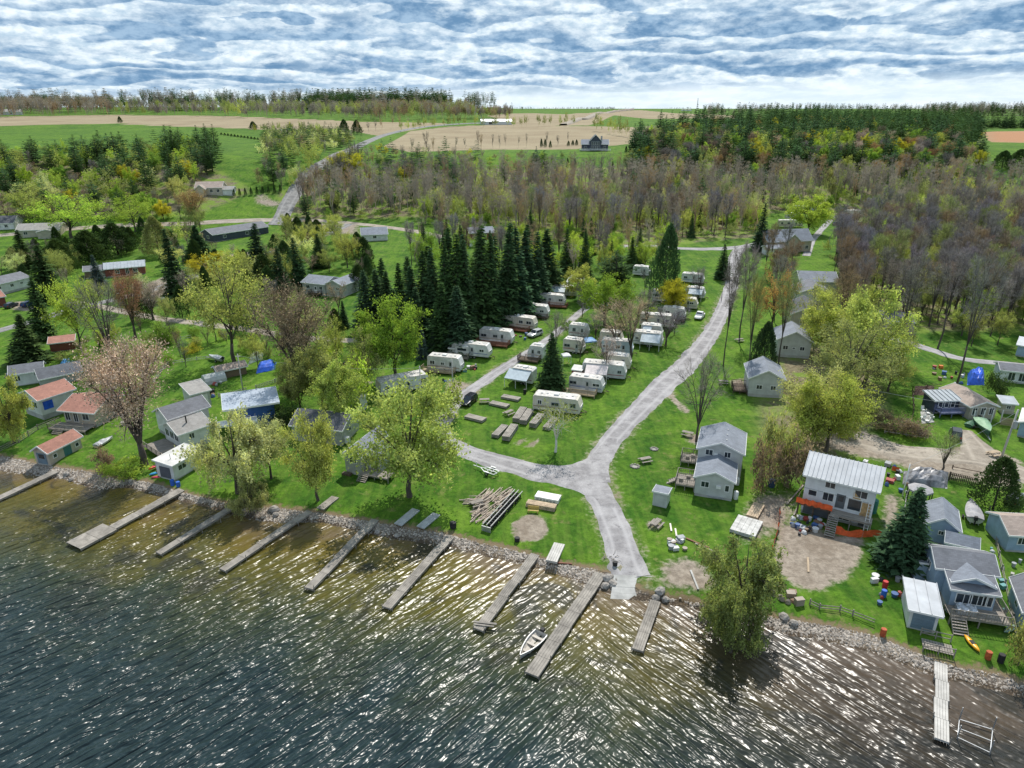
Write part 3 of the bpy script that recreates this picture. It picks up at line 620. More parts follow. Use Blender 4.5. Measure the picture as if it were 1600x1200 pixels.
def build_protos():
    for s in range(5):
        m, c, p, o, rng = make_leafy(10 + s, nl=12 + s % 3, ns=10, n=36, spread=.5 + .1 * (s % 2), size=.18, trunk_r=.36, fork=2.4, low=.35)
        reg('leafy', proto('leafy_tree', 'x', 'tree', m, c, LEAF), 14, 6.3)
    for s in range(4):                     # just breaking leaf: twigs carry as much as leaves
        m, c, p, o, rng = make_leafy(30 + s, nl=11, ns=9, n=20, spread=.5, size=.155, trunk_r=.3, fork=2.6, low=.3)
        reg('budding', proto('budding_tree', 'x', 'tree', m, join([c, twigcrown(rng, p, o, 5, 1.0, .035)]), LEAF), 14, 6.3)
    for s in range(3):
        rng = np.random.default_rng(50 + s); m, p, o = skeleton(rng, 13, 2.6, 6.2, 12, 12, trunk_r=.42, vase=.45, lead=False)
        c = p[rng.integers(0, len(p), 9000)]; c = c + rng.normal(size=c.shape) * .55 + np.array([0, 0, .2])
        reg('vase', proto('vase_tree', 'x', 'tree', m, join([leaf_quads(c, .105, rng), twigcrown(rng, p, o, 10, 1.1, .035, .6)]), TWIG), 13, 6.4)
    for s in range(5):                     # forest-grown: clear stem, narrow crown of fine twigs
        rng = np.random.default_rng(70 + s); m, p, o = skeleton(rng, 18, 6.8 - s * .6, 3.3, 9, 8, trunk_r=.17, vase=.3)
        reg('bare', proto('bare_tree', 'x', 'tree', m, twigcrown(rng, p, o, 11, 1.35, .042, .7), TWIG), 18, 3.6)
    for s in range(3):
        rng = np.random.default_rng(90 + s); m, p, o = skeleton(rng, 10, 2.0, 5.0, 9, 9, trunk_r=.2, vase=.5, lead=(s == 2))
        reg('openbare', proto('open_bare_tree', 'x', 'tree', m, twigcrown(rng, p, o, 8, 1.0, .03, .6), TWIG), 10, 5.2)
    for s in range(4):
        m, c = conifer(110 + s, 16, 3.1 - .3 * (s % 2), 34, 12, .30 + .05 * (s % 3), size=.72, bare=.03); reg('spruce', proto('spruce', 'x', 'tree', m, c, NEEDLE), 16, 3.3)
    for s in range(4):
        m, c = conifer(130 + s, 17, 4.2, 20, 10, .05, .22, .85, .12, True); reg('pine', proto('pine', 'x', 'tree', m, c, NEEDLE), 17, 4.2)
    for s in range(3):
        m, c = shell_tree(150 + s, 7, 2.6, 5200, .17, .62); reg('cedar', proto('cedar', 'x', 'tree', m, c, NEEDLE), 7, 2.8)
    for s in range(3):
        rng = np.random.default_rng(170 + s); m, c, p, o, rng = make_leafy(170 + s, 4, .5, 2.6, 9, 6, 17, .34, .13, trunk_r=.09, low=.6, lead=False)
        reg('shrub', proto('shrub', 'x', 'shrub', m, join([c, twigcrown(rng, p, o, 3, .6, .03)]), LEAF, crown_name='foliage'), 4.1, 2.9)
    for s in range(2):                     # willows: arching limbs, foliage to the ground
        rng = np.random.default_rng(190 + s); m, p, o = skeleton(rng, 13, 2.2, 6, 13, 9, trunk_r=.4, low=1.0, lead=True)
        idx = rng.integers(0, len(p), 2600); c0 = p[idx] + rng.normal(size=(2600, 3)) * .4; st = []
        for k in range(5): st.append(c0 + np.array([0, 0, -.26 * k]) + o[idx] * (.16 * k * (1 - .12 * k)) + rng.normal(size=c0.shape) * .09)
        c = np.vstack(st); c = c[c[:, 2] > .15]
        reg('willow', proto('willow', 'x', 'tree', m, join([leaf_quads(c, .18, rng), twigcrown(rng, p, o, 3, 1.0, .035, -.1)]), LEAF), 13, 6.6)
    rng = np.random.default_rng(210); m, p, o = skeleton(rng, 9, 2.4, 4.2, 8, 8, trunk_r=.2, vase=.45, lead=False)
    c = p[rng.integers(0, len(p), 700)]; c = c + rng.normal(size=c.shape) * .4
    reg('birch', proto('birch', 'x', 'tree', m, join([leaf_quads(c, .13, rng), twigcrown(rng, p, o, 4, .9, .035, .2)]), LEAF, BARKW), 9, 4.4)
build_protos()
COL = dict(yg=(.42, .48, .14), lime=(.40, .53, .09), green=(.23, .37, .07), pale=(.56, .60, .28), olive=(.33, .37, .14), pink=(.57, .44, .33), brown=(.32, .24, .17), rust=(.40, .22, .12),
           grey=(.29, .26, .245), mauve=(.285, .262, .25), dgreen=(.062, .112, .042), spruce=(.06, .108, .05), pine=(.08, .15, .066), bluegreen=(.085, .13, .10), cedar=(.07, .115, .036), gold=(.48, .46, .06), orange=(.46, .30, .13))
trng = random.Random(11); used_n = {}
PURE = {'leafy': 'leafy_tree', 'budding': 'budding_tree', 'vase': 'spreading_tree', 'bare': 'bare_tree', 'openbare': 'bare_tree', 'spruce': 'spruce', 'pine': 'pine', 'cedar': 'cedar', 'shrub': 'shrub', 'willow': 'willow', 'birch': 'birch'}
def plant(kind, p, h, r, col, label, group=None, variant=None, rz=None):
    L = PROTO[kind]; i = trng.randrange(len(L)) if variant is None else variant % len(L); root, h0, r0, _ = L[i]
    c = COL[col] if isinstance(col, str) else col; j = trng.uniform(.86, 1.14)
    r_ = dup(root, p, trng.uniform(0, 6.28) if rz is None else rz, (r / r0, r / r0 * trng.uniform(.95, 1.05), h / h0), label, group)
    r_.rotation_euler = (trng.gauss(0, .022), trng.gauss(0, .022), r_.rotation_euler.z)
    r_.name = PURE[kind]; r_['category'] = 'shrub' if kind == 'shrub' else 'tree'
    for ch in r_.children:
        if ch.name.startswith(('crown', 'foliage')): ch.color = (c[0] * j * trng.uniform(.93, 1.07), c[1] * j, c[2] * j * trng.uniform(.85, 1.15), 1)
    return r_
def tree(kind, px, base, top, half, col, label, group=None, variant=None, rz=None):
    p = P(px, base); h = max(.6, hgt(p, top)); r = half * depth_of(p) / F
    p.z -= .05; return plant(kind, p, h, r, col, label, group, variant, rz)
# trees one can point to, front to back: kind, column, base row, top row, half width, colour, label
HERO = [
 ('leafy',640,776,598,78,'yg','large yellow-green tree in young leaf on the lawn beside the gravel path'),
 ('leafy',497,782,645,42,'yg','slim yellow-green tree with a dark straight trunk on the lawn near the shore'),
 ('willow',372,770,640,62,'pale','broad pale green willow on the bank between two docks'),
 ('leafy',424,748,655,36,'pale','pale green tree crowding the right side of the broad willow'),
 ('willow',392,806,748,32,'olive','low bushy willow leaning over the water beside a dock'),
 ('vase',226,727,545,86,'pink','large pinkish-brown tree in bud above the stony shore by the red-roofed boathouse'),
 ('willow',22,692,588,38,'yg','yellow-green tree beside the fence at the left-hand shore'),
 ('birch',868,706,632,46,'olive','small white-barked birch standing on the lawn by the road fork'),
 ('openbare',1088,690,560,56,'grey','bare dark tree on the lawn behind the grey cottage'),
 ('willow',1150,968,838,72,'olive','leaning willow with olive leaves standing in the shallows by the boat ramp'),
 ('willow',1140,1030,915,52,'olive','low willow branches trailing into the lake in front of the leaning willow'),
 ('budding',1262,684,566,54,'pale','large yellow-green tree beside the white metal-roofed house'),
 ('budding',1318,640,498,66,'olive','tall olive tree with grey limbs behind the white metal-roofed house'),
 ('leafy',1350,600,455,52,'yg','yellow-green tree with a golden side by the side lane'),
 ('leafy',1290,705,585,55,'yg','low spreading yellow-green tree at the edge of the dirt road'),
 ('spruce',1405,886,764,47,'spruce','dark green spruce standing between the white house and the blue garage'),
 ('cedar',1551,796,718,36,'cedar','round dense evergreen on the lawn beside the covered boat'),
 ('openbare',1472,735,682,40,'olive','leaning many-stemmed shrub beside the dirt road'),
 ('shrub',1398,676,650,32,'brown','low brown hedge-like shrub along the dirt road'),
 ('shrub',1430,680,657,24,'brown','smaller brown shrub at the end of the low hedge'),
 ('vase',466,612,458,74,'brown','large brown many-limbed tree by the garden with the blue tarpaulin'),
 ('budding',366,566,400,64,'yg','tall yellow-green tree with spreading limbs beside the utility pole'),
 ('budding',130,556,432,42,'lime','bright yellow-green tree beside a spruce in the gardens'),
 ('openbare',178,578,442,62,'grey','grey multi-stemmed tree with bare limbs in the gardens'),
 ('vase',212,528,434,32,'rust','reddish-brown tree at the edge of the lane'),
 ('leafy',618,596,466,52,'green','fresh green tree beside the long white trailer'),
 ('leafy',505,640,535,38,'olive','olive-green tree standing between the brown tree and the grey house'),
 ('shrub',556,640,560,34,'lime','yellow-green thicket beside the gravel parking patch'),
 ('shrub',448,664,632,24,'cedar','dark rounded bush against the dark blue house'),
 ('shrub',690,652,596,30,'yg','leafy yellow-green sapling beside the gravel path'),
 ('budding',600,690,640,34,'yg','yellow-green tree behind the large lawn tree'),
 ('spruce',862,612,520,28,'dgreen','broad dark spruce between the camp trailers'),
 ('spruce',46,566,492,36,'cedar','yellowish dark spruce on the lawn beside the white shed'),
 ('spruce',68,530,432,24,'dgreen','dark narrow spruce behind the red garden shed'),
 ('spruce',78,470,384,34,'cedar','dark spruce beside the white bungalow'),
 ('spruce',280,462,358,28,'spruce','tall dark spruce beside the parked pickup'),
 ('spruce',40,420,360,26,'cedar','rounded dark cedar behind the white bungalow'),
 ('cedar',140,410,362,34,'cedar','wide dark evergreen behind the blue-roofed house'),
 ('cedar',185,398,350,30,'dgreen','dark rounded evergreen in the row behind the blue-roofed house'),
 ('cedar',98,425,375,30,'cedar','dark evergreen standing in front of the grey-roofed bungalow'),
 ('spruce',155,445,398,13,'bluegreen','small blue spruce beside the blue-roofed house'),
 ('spruce',405,432,350,30,'spruce','dark pointed spruce at the west edge of the pasture'),
 ('cedar',415,456,400,26,'cedar','green cedar in front of the pointed dark spruce'),
 ('spruce',440,462,385,22,'dgreen','dark cedar behind the grey house with white windows'),
 ('spruce',468,452,372,24,'dgreen','tall dark cedar just behind the grey house'),
 ('spruce',500,418,366,20,'dgreen','dark spruce behind the roof of the grey house'),
 ('cedar',250,400,340,26,'olive','olive bushy tree beside the street'),
 ('leafy',335,440,398,38,'gold','golden-green young tree beside the asphalt street'),
 ('spruce',312,406,352,28,'dgreen','dark evergreen beside the dark-roofed bungalow'),
 ('budding',112,372,302,55,'lime','broad yellow-green tree rising over the grey-roofed bungalow'),
 ('vase',306,354,298,30,'orange','orange-brown round tree beside the upper street'),
 ('budding',212,362,308,34,'lime','yellow-green tree beside the upper street'),
 ('leafy',541,276,238,28,'gold','golden rounded tree beside the climbing highway'),
 ('spruce',680,552,508,14,'bluegreen','small blue spruce nearest the row of camp trailers'),
 ('spruce',698,544,484,16,'bluegreen','small blue spruce in front of the dark spruce row'),
 ('spruce',660,560,515,13,'bluegreen','small blue spruce beside the fresh green tree'),
 ('spruce',566,522,474,9,'spruce','small pointed spruce alone on the grass'),
 ('spruce',538,512,470,12,'spruce','small dark spruce at the end of the dark spruce row'),
 ('cedar',1035,470,355,26,'pine','tall green pine behind the camp trailers'),
 ('pine',962,450,392,30,'dgreen','dark spreading evergreen behind the camp trailers'),
 ('spruce',1128,436,382,17,'spruce','dark ragged spruce beside the camp road'),
 ('spruce',1185,392,318,18,'spruce','tall dark spruce beside the grey-roofed house'),
 ('cedar',1190,586,506,22,'dgreen','dark green cedar beside the cottage deck'),
 ('leafy',1050,490,438,30,'gold','bright golden-lime tree among the camp trailers'),
 ('leafy',945,510,430,44,'green','leafy green tree among the camp trailers'),
 ('openbare',985,560,470,62,'pink','pinkish bare tree spreading over the camp trailers'),
 ('openbare',1040,540,480,45,'grey','grey bare tree by the last camp trailers'),
 ('openbare',945,590,530,40,'pink','low bare pinkish tree beside the dark-awning trailer'),
 ('openbare',868,550,490,26,'grey','thin grey tree beside the gravel path'),
 ('openbare',1090,468,420,26,'mauve','small mauve tree in front of a far camp trailer'),
 ('bare',1130,572,392,22,'grey','very tall bare tree with a long clear trunk on the lawn by the camp road'),
 ('bare',1155,532,380,24,'grey','tall bare tree with a forked crown near the picnic table'),
 ('bare',1168,585,420,24,'olive','tall bare tree beside the dark green cedar'),
 ('bare',1216,572,425,26,'olive','tall thin-trunked tree beside the light grey cottage'),
 ('budding',1205,520,420,36,'orange','orange-brown budding tree in front of the cottages'),
 ('budding',1268,535,440,30,'olive','olive budding tree leaning over the cottages'),
 ('bare',1402,560,400,34,'grey','twin-stemmed bare tree beside the side lane'),
 ('bare',1492,610,400,36,'grey','tall bare tree rising behind the porch house'),
 ('bare',1465,545,390,30,'grey','bare tree at the bend of the side lane'),
 ('leafy',1262,366,308,34,'lime','round yellow-green tree behind the grey-roofed house'),
 ('leafy',720,462,412,0.1,'green','x'),
 ('shrub',1556,620,580,18,'cedar','dark feathery bush beside the blue tarpaulin'),
 ('shrub',1590,1040,960,26,'olive','olive shrub at the right-hand shore edge'),
 ('shrub',960,300,280,0.1,'green','x'),
 ('shrub',195,742,718,32,'lime','low lime-green bush on the bank under the pinkish tree'),
 ('shrub',165,735,700,18,'brown','brown leafless bush on the stony bank'),
 ('shrub',1210,745,640,26,'olive','scrubby olive thicket beside the white metal-roofed house'),
 ('shrub',1190,770,690,20,'brown','brown scrub at the edge of the building site'),
 ('shrub',1235,760,680,24,'brown','taller brown scrub against the white metal-roofed house'),
 ('leafy',470,645,562,30,'olive','olive tree just right of the large brown tree'),
 ('leafy',532,668,566,38,'yg','yellow-green leafy tree above the long grey cottage'),
 ('budding',575,612,520,32,'olive','thin olive tree beside the gravel parking patch'),
 ('openbare',962,548,478,56,'pink','second pinkish bare tree, behind the blue-grey trailer'),
 ('openbare',1010,512,455,40,'grey','grey bare tree over the long cream trailer'),
 ('leafy',905,470,418,26,'yg','small yellow-green tree at the head of the gravel path'),
 ('leafy',1290,560,462,40,'yg','yellow-green tree at the corner of the side lane grove'),
 ('vase',240,500,440,30,'pink','pinkish tree at the edge of the farm lane'),
 ('budding',55,345,290,36,'yg','yellow-green tree behind the beige bungalow'),
 ('shrub',262,538,500,16,'green','small green bush on the garden lawn'),
 ('shrub',300,552,540,16,'gold','low golden forsythia bush in the gardens'),
 ('shrub',130,570,545,15,'lime','lime bush beside the green tarpaulin'),
 ('shrub',110,700,680,12,'olive','olive bush behind the red-roofed boathouse'),
]
HERO = [h for h in HERO if h[-1] != 'x']
for hh in HERO: tree(*hh)
# the dark row of spruces behind the camp trailers
SPR = [(575,518,425),(592,516,415),(610,520,418),(628,524,408),(646,526,412),(662,528,390),(680,530,385),(698,534,372),(716,532,365),(734,530,372),(752,522,360),(770,514,366),(788,506,356),(806,496,364),(824,484,355),(840,470,366),(852,458,360),(600,500,405),(640,506,398),(672,506,380),(704,508,362),(728,506,370),(752,500,358),(776,490,362),(800,480,352),(820,468,360),(690,548,440),(716,552,450),(655,545,455),(620,538,450)]
for px, b, t in SPR:
    tree('spruce', px, b + trng.uniform(-3, 3), t + trng.uniform(-9, 9), trng.uniform(25, 40), trng.choice(['spruce', 'dgreen', 'spruce']), ('tall' if t < 375 else 'medium-height') + ' dark spruce in the ' + ('rear rank' if b < 512 and px > 595 else 'front rank') + ' of the row behind the ' + ('near camp trailers' if px < 700 else 'middle camp trailers' if px < 790 else 'far camp trailers'), 'dark spruces behind the camp trailers')
# woods: scattered over the land, the nearest and largest as trees of their own, the rest joined
def inside(poly, x, y):
    r = False; n = len(poly)
    for i in range(n):
        ax, ay = poly[i]; bx, by = poly[(i + 1) % n]
        if (ay > y) != (by > y) and x < (bx - ax) * (y - ay) / (by - ay) + ax: r = not r
    return r
def scatter(pixpoly, spacing, seed, limit=4000, avoid=(), flat=True):
    rng = random.Random(seed); W = [tuple(P(*q))[:2] for q in pixpoly]; av = [[tuple(P(*q))[:2] for q in a] for a in avoid]
    x0, x1 = min(q[0] for q in W), max(q[0] for q in W); y0, y1 = min(q[1] for q in W), max(q[1] for q in W)
    out = []; g = {}
    for _ in range(int((x1 - x0) * (y1 - y0) / spacing ** 2 * 3.5)):
        x, y = rng.uniform(x0, x1), rng.uniform(y0, y1); k = (int(x // spacing), int(y // spacing))
        if not inside(W, x, y) or any(inside(a, x, y) for a in av): continue
        if any((x - q[0]) ** 2 + (y - q[1]) ** 2 < (spacing * .8) ** 2 for i in (-1, 0, 1) for j in (-1, 0, 1) for q in g.get((k[0] + i, k[1] + j), ())): continue
        g.setdefault(k, []).append((x, y)); out.append((x, y))
        if len(out) >= limit: break
    return out
CLEAR = [[(1185,395),(1185,335),(1275,325),(1300,330),(1360,325),(1360,365),(1290,395)], [(715,400),(715,365),(795,365),(795,400)], [(540,385),(540,350),(640,352),(650,375)],
         [(425,365),(440,300),(475,300),(470,365)], [(400,355),(400,335),(660,345),(660,368)], [(1370,550),(1370,505),(1440,505),(1520,545),(1620,560),(1620,590),(1480,575)],
         [(1150,400),(1140,370),(1215,365),(1215,400)], [(960,395),(960,372),(1140,372),(1140,400)], [(300,345),(300,295),(375,295),(470,300),(445,350)], [(1225,470),(1225,400),(1300,400),(1300,480)], [(1565,590),(1565,535),(1640,535),(1640,590)]]
WOOD_G = 'bare trees of the wood behind the campground'
cands = []
PLACE = {1: 'in the bare wood behind the campground', 2: 'along the upper edge of the bare wood', 3: 'beside the bend of the side lane', 4: 'between the cross road and the far trailers', 5: 'behind the row of dark spruces', 6: 'on the wooded slope above the upper street', 7: 'at the top of the left-hand wooded slope',
         8: 'between the hill lawn and the highway', 9: 'below the farmhouse field by the highway', 10: 'on the wooded hill right of the farmhouse', 11: 'on the crest of the pine hill', 41: 'among the houses along the asphalt street', 42: 'in the gardens behind the waterfront houses', 43: 'in the grove behind the white metal-roofed house', 44: 'among the camp trailers', 45: 'at the back of the camp by the cross road', 46: 'in the wood right of the side lane', 47: 'among the cottages right of the lawn', 48: 'along the farm lane', 49: 'in the back gardens of the waterfront'}
CWORD = dict(yg='yellow-green', lime='bright lime', green='fresh green', pale='pale green', olive='olive', pink='pinkish', brown='brown', rust='rust', grey='grey', mauve='purple-grey', dgreen='very dark', spruce='dark', pine='mid-green', bluegreen='blue-green', cedar='olive-dark', gold='golden', orange='orange')
KWORD = dict(bare='straight bare tree', openbare='spreading bare tree', budding='budding tree', leafy='leafy tree', spruce='spruce', pine='pine', vase='many-limbed tree', cedar='evergreen', shrub='shrub')
HMID = dict(bare=16, openbare=8, budding=10, leafy=9, spruce=12, pine=15, vase=9.5, cedar=6.5, shrub=2.5)
def zone(poly, spacing, seed, mix, avoid=CLEAR):
    rng = random.Random(seed + 100)
    for x, y in scatter(poly, spacing, seed, avoid=avoid):
        q = rng.random(); 
        for kind, wt, h0, h1, r0, r1, cols in mix:
            if q < wt: break
            q -= wt
        cands.append([kind, x, y, rng.uniform(h0, h1), rng.uniform(r0, r1), rng.choice(cols), PLACE[seed]])
BARE = ('bare', .72, 13, 19, 2.9, 4.4, ['grey', 'mauve', 'grey', 'olive', 'grey', 'brown'])
zone([(640,352),(800,330),(1160,330),(1290,318),(1420,330),(1640,345),(1640,505),(1500,515),(1420,508),(1330,470),(1295,400),(1180,372),(900,385),(800,362),(700,360)], 4.9, 1,
     [BARE, ('budding', .2, 8, 14, 2.8, 4.4, ['yg', 'lime', 'olive', 'pale', 'olive']), ('leafy', .04, 6, 9, 2, 3, ['lime', 'green']), ('spruce', .06, 9, 15, 2, 3, ['dgreen', 'pine'])])
zone([(440,350),(470,315),(560,295),(700,285),(1000,288),(1300,290),(1640,300),(1640,345),(1420,330),(1290,318),(1160,330),(800,330),(640,352)], 5.2, 2,
     [('bare', .80, 14, 19, 3.0, 4.4, ['mauve', 'grey', 'mauve', 'grey', 'mauve', 'brown']), ('budding', .12, 9, 14, 2.6, 4, ['yg', 'olive', 'pale']), ('pine', .04, 12, 16, 3, 4, ['pine'])])
zone([(1300,470),(1330,470),(1420,510),(1440,530),(1420,560),(1370,520),(1310,500)], 6, 3, [('bare', .6, 15, 20, 3, 4, ['grey', 'brown']), ('budding', .4, 9, 14, 3, 4.5, ['yg', 'olive'])])
zone([(880,440),(900,395),(1000,400),(1000,420),(930,440)], 8, 4, [('budding', .6, 8, 13, 2.5, 4, ['lime', 'yg']), ('spruce', .4, 10, 16, 2.4, 3.4, ['dgreen'])])
zone([(640,420),(660,380),(820,375),(870,400),(850,420),(700,430)], 8, 5, [('budding', .5, 6, 11, 2.5, 4, ['lime', 'yg', 'green']), ('bare', .2, 10, 15, 2.5, 4, ['grey']), ('spruce', .3, 8, 14, 2.2, 3, ['dgreen', 'cedar'])])
# hillside on the left
zone([(-60,345),(-60,272),(60,262),(180,264),(300,268),(330,275),(300,300),(285,345),(150,350)], 7.0, 6,
     [('budding', .36, 7, 12, 3, 5, ['yg', 'olive', 'pale', 'lime']), ('openbare', .3, 6, 10, 3, 4.6, ['brown', 'grey', 'mauve', 'pink']), ('pine', .18, 12, 18, 3, 4.4, ['pine', 'dgreen']), ('leafy', .16, 7, 11, 3, 4.5, ['lime', 'gold', 'green'])])
zone([(-60,276),(-60,258),(30,252),(120,247),(210,243),(330,236),(350,250),(330,278),(180,266),(60,264)], 7., 7,
     [('pine', .62, 11, 17, 3.4, 5, ['pine', 'dgreen', 'pine']), ('budding', .38, 7, 11, 3, 5, ['yg', 'lime', 'olive'])], CLEAR + [[(340,250),(345,212),(420,212),(420,262),(400,268)]])
zone([(400,300),(410,255),(420,215),(500,210),(560,222),(520,240),(480,270),(450,296)], 7, 8,
     [('budding', .34, 6, 11, 2.6, 4.4, ['yg', 'olive', 'pale']), ('pine', .3, 9, 15, 3, 4.4, ['pine', 'dgreen']), ('openbare', .36, 6, 10, 2.6, 4.4, ['grey', 'brown', 'mauve'])])
zone([(500,290),(520,255),(570,240),(640,245),(760,246),(820,250),(880,262),(880,290),(700,288),(600,292)], 7, 9,
     [('openbare', .36, 5, 10, 2.6, 4.2, ['grey', 'mauve', 'brown']), ('pine', .36, 9, 15, 3, 4.4, ['pine', 'dgreen', 'bluegreen']), ('leafy', .12, 5, 8, 2.4, 3.6, ['gold', 'lime']), ('budding', .16, 5, 9, 2.4, 3.6, ['yg', 'pale'])], [[(428,345),(440,290),(520,238),(600,205),(640,205),(560,245),(500,275),(470,310),(462,345)], [(730,262),(800,240),(840,262),(800,285),(740,285)]])
zone([(970,288),(985,250),(1000,225),(1090,215),(1200,225),(1330,225),(1520,235),(1535,262),(1500,292),(1250,285),(1100,275)], 7.4, 10,
     [('pine', .34, 12, 20, 3.8, 5.6, ['pine', 'dgreen', 'pine']), ('leafy', .24, 8, 13, 3.4, 5, ['lime', 'gold', 'green', 'yg']), ('budding', .14, 8, 12, 3.4, 5, ['olive', 'yg']), ('vase', .28, 8, 12, 3.8, 5.6, ['brown', 'orange', 'grey', 'pink', 'olive'])])
zone([(1000,225),(1060,205),(1200,192),(1330,188),(1480,196),(1530,215),(1520,235),(1330,225),(1200,225),(1090,215)], 10.5, 11,
     [('pine', .86, 10, 23, 3.6, 5.8, ['pine', 'dgreen', 'pine']), ('vase', .07, 8, 12, 4, 5.5, ['brown', 'orange']), ('leafy', .07, 8, 12, 4, 5.5, ['lime', 'gold'])], [])
# along fields and roads
for L, kind, n, h0, h1, cols in [([(555,212),(640,196)], 'bare', 7, 9, 15, ['grey', 'brown']), ([(625,206),(730,196)], 'budding', 12, 10, 14, ['yg', 'olive']), ([(740,200),(900,197)], 'budding', 14, 10, 15, ['yg', 'olive']), ([(930,205),(985,215)], 'budding', 7, 11, 16, ['olive', 'yg']),
                                 ([(640,240),(780,232)], 'openbare', 9, 7, 13, ['grey', 'brown']), ([(770,234),(900,226)], 'openbare', 8, 6, 12, ['grey']), ([(395,208),(500,206)], 'budding', 11, 8, 12, ['gold', 'yg', 'olive']), ([(985,240),(1000,260)], 'pine', 5, 12, 17, ['pine']), ([(468,322),(566,262)], 'openbare', 20, 10, 17, ['grey', 'brown', 'mauve']), ([(480,312),(560,256)], 'budding', 14, 7, 13, ['yg', 'olive', 'pale']), ([(452,300),(500,252)], 'budding', 7, 5, 9, ['yg', 'olive'])]:
    rng = random.Random(n * 7 + len(cands))
    for i in range(n):
        q = (i + rng.uniform(.1, .9)) / n; p = P(L[0][0] + (L[1][0] - L[0][0]) * q, L[0][1] + (L[1][1] - L[0][1]) * q)
        cands.append([kind, p.x, p.y, rng.uniform(h0, h1), rng.uniform(h0, h1) * .26, rng.choice(cols), 'in the line of trees by the brown hill fields'])
for poly, sp, sd_, mix in [([(0,430),(60,400),(300,355),(470,360),(560,380),(590,430),(560,470),(470,480),(330,470),(240,440),(100,470)], 6.6, 41, [('cedar', .36, 5, 10, 2.2, 3.8, ['cedar', 'dgreen']), ('budding', .3, 7, 13, 2.8, 4.6, ['yg', 'olive', 'pale', 'olive']), ('openbare', .34, 4, 8, 2, 3.6, ['grey', 'brown', 'pink'])]),
                          ([(90,560),(150,530),(300,520),(420,535),(560,545),(580,590),(470,620),(420,570),(330,540),(230,590),(150,600)], 4.6, 42, [('shrub', .75, 1.3, 3.8, 1.1, 2.5, ['olive', 'yg', 'lime', 'brown', 'green']), ('openbare', .25, 3, 6, 1.5, 2.6, ['grey', 'brown'])]),
                          ([(1235,700),(1295,600),(1380,540),(1400,600),(1340,690),(1270,715)], 6.8, 43, [('shrub', .4, 1.5, 4, 1.4, 2.6, ['olive', 'yg', 'pale']), ('budding', .6, 7, 13, 3, 4.8, ['yg', 'olive', 'pale', 'olive'])]),
                          ([(880,470),(930,440),(1000,450),(1060,440),(1060,520),(980,570),(900,580),(880,530)], 12, 44, [('openbare', .5, 5, 8, 2.6, 4, ['pink', 'grey', 'mauve']), ('shrub', .5, 1.5, 3, 1.4, 2.4, ['green', 'lime', 'yg'])]),
                          ([(620,420),(700,385),(820,385),(870,405),(900,440),(880,400),(1000,395),(1060,400),(1050,430),(960,425),(890,440)], 7, 45, [('budding', .6, 7, 13, 2.6, 4, ['lime', 'yg', 'green']), ('bare', .4, 12, 17, 2.8, 4, ['grey', 'brown'])]),
                          ([(1185,425),(1240,415),(1240,455),(1228,500),(1205,520),(1190,480)], 7, 47, [('bare', .7, 14, 19, 2.6, 3.8, ['grey', 'brown']), ('budding', .3, 8, 12, 2.6, 3.8, ['olive', 'orange', 'yg'])]),
                          ([(1300,400),(1345,420),(1345,530),(1300,545),(1305,470)], 5.5, 47, [('bare', .7, 14, 19, 2.8, 4.2, ['grey', 'brown', 'mauve']), ('budding', .3, 8, 13, 2.6, 4, ['olive', 'pale', 'yg'])]),
                          ([(150,482),(240,462),(330,476),(470,478),(580,495),(610,520),(560,548),(420,540),(300,522),(160,505)], 11, 48, [('budding', .5, 7, 12, 2.6, 4.4, ['yg', 'olive', 'pale']), ('openbare', .3, 6, 10, 2.6, 4.2, ['grey', 'pink', 'brown']), ('cedar', .2, 5, 9, 2, 3, ['cedar', 'dgreen'])]),
                          ([(90,570),(150,535),(300,528),(420,540),(580,560),(580,604),(470,640),(420,590),(330,560),(230,600)], 11, 49, [('budding', .55, 6, 11, 2.4, 4, ['yg', 'olive', 'pale']), ('openbare', .45, 5, 9, 2.2, 3.8, ['grey', 'pink', 'brown'])]),
                          ([(1420,490),(1640,480),(1640,540),(1560,548),(1480,545)], 6, 46, [('bare', .6, 14, 19, 3, 4.6, ['grey', 'brown', 'mauve']), ('budding', .4, 7, 12, 2.6, 4, ['yg', 'olive'])])]:
    zone(poly, sp, sd_, mix, avoid=CLEAR + ([[(110,470),(120,412),(250,400),(262,470)], [(318,402),(318,350),(445,350),(445,388)], [(440,490),(460,430),(560,425),(560,490)], [(225,478),(300,445),(400,412),(400,392),(300,416),(222,446)], [(-40,480),(-40,440),(75,440),(75,490)], [(15,392),(15,362),(110,362),(110,390)]] if sd_ == 41 else []))
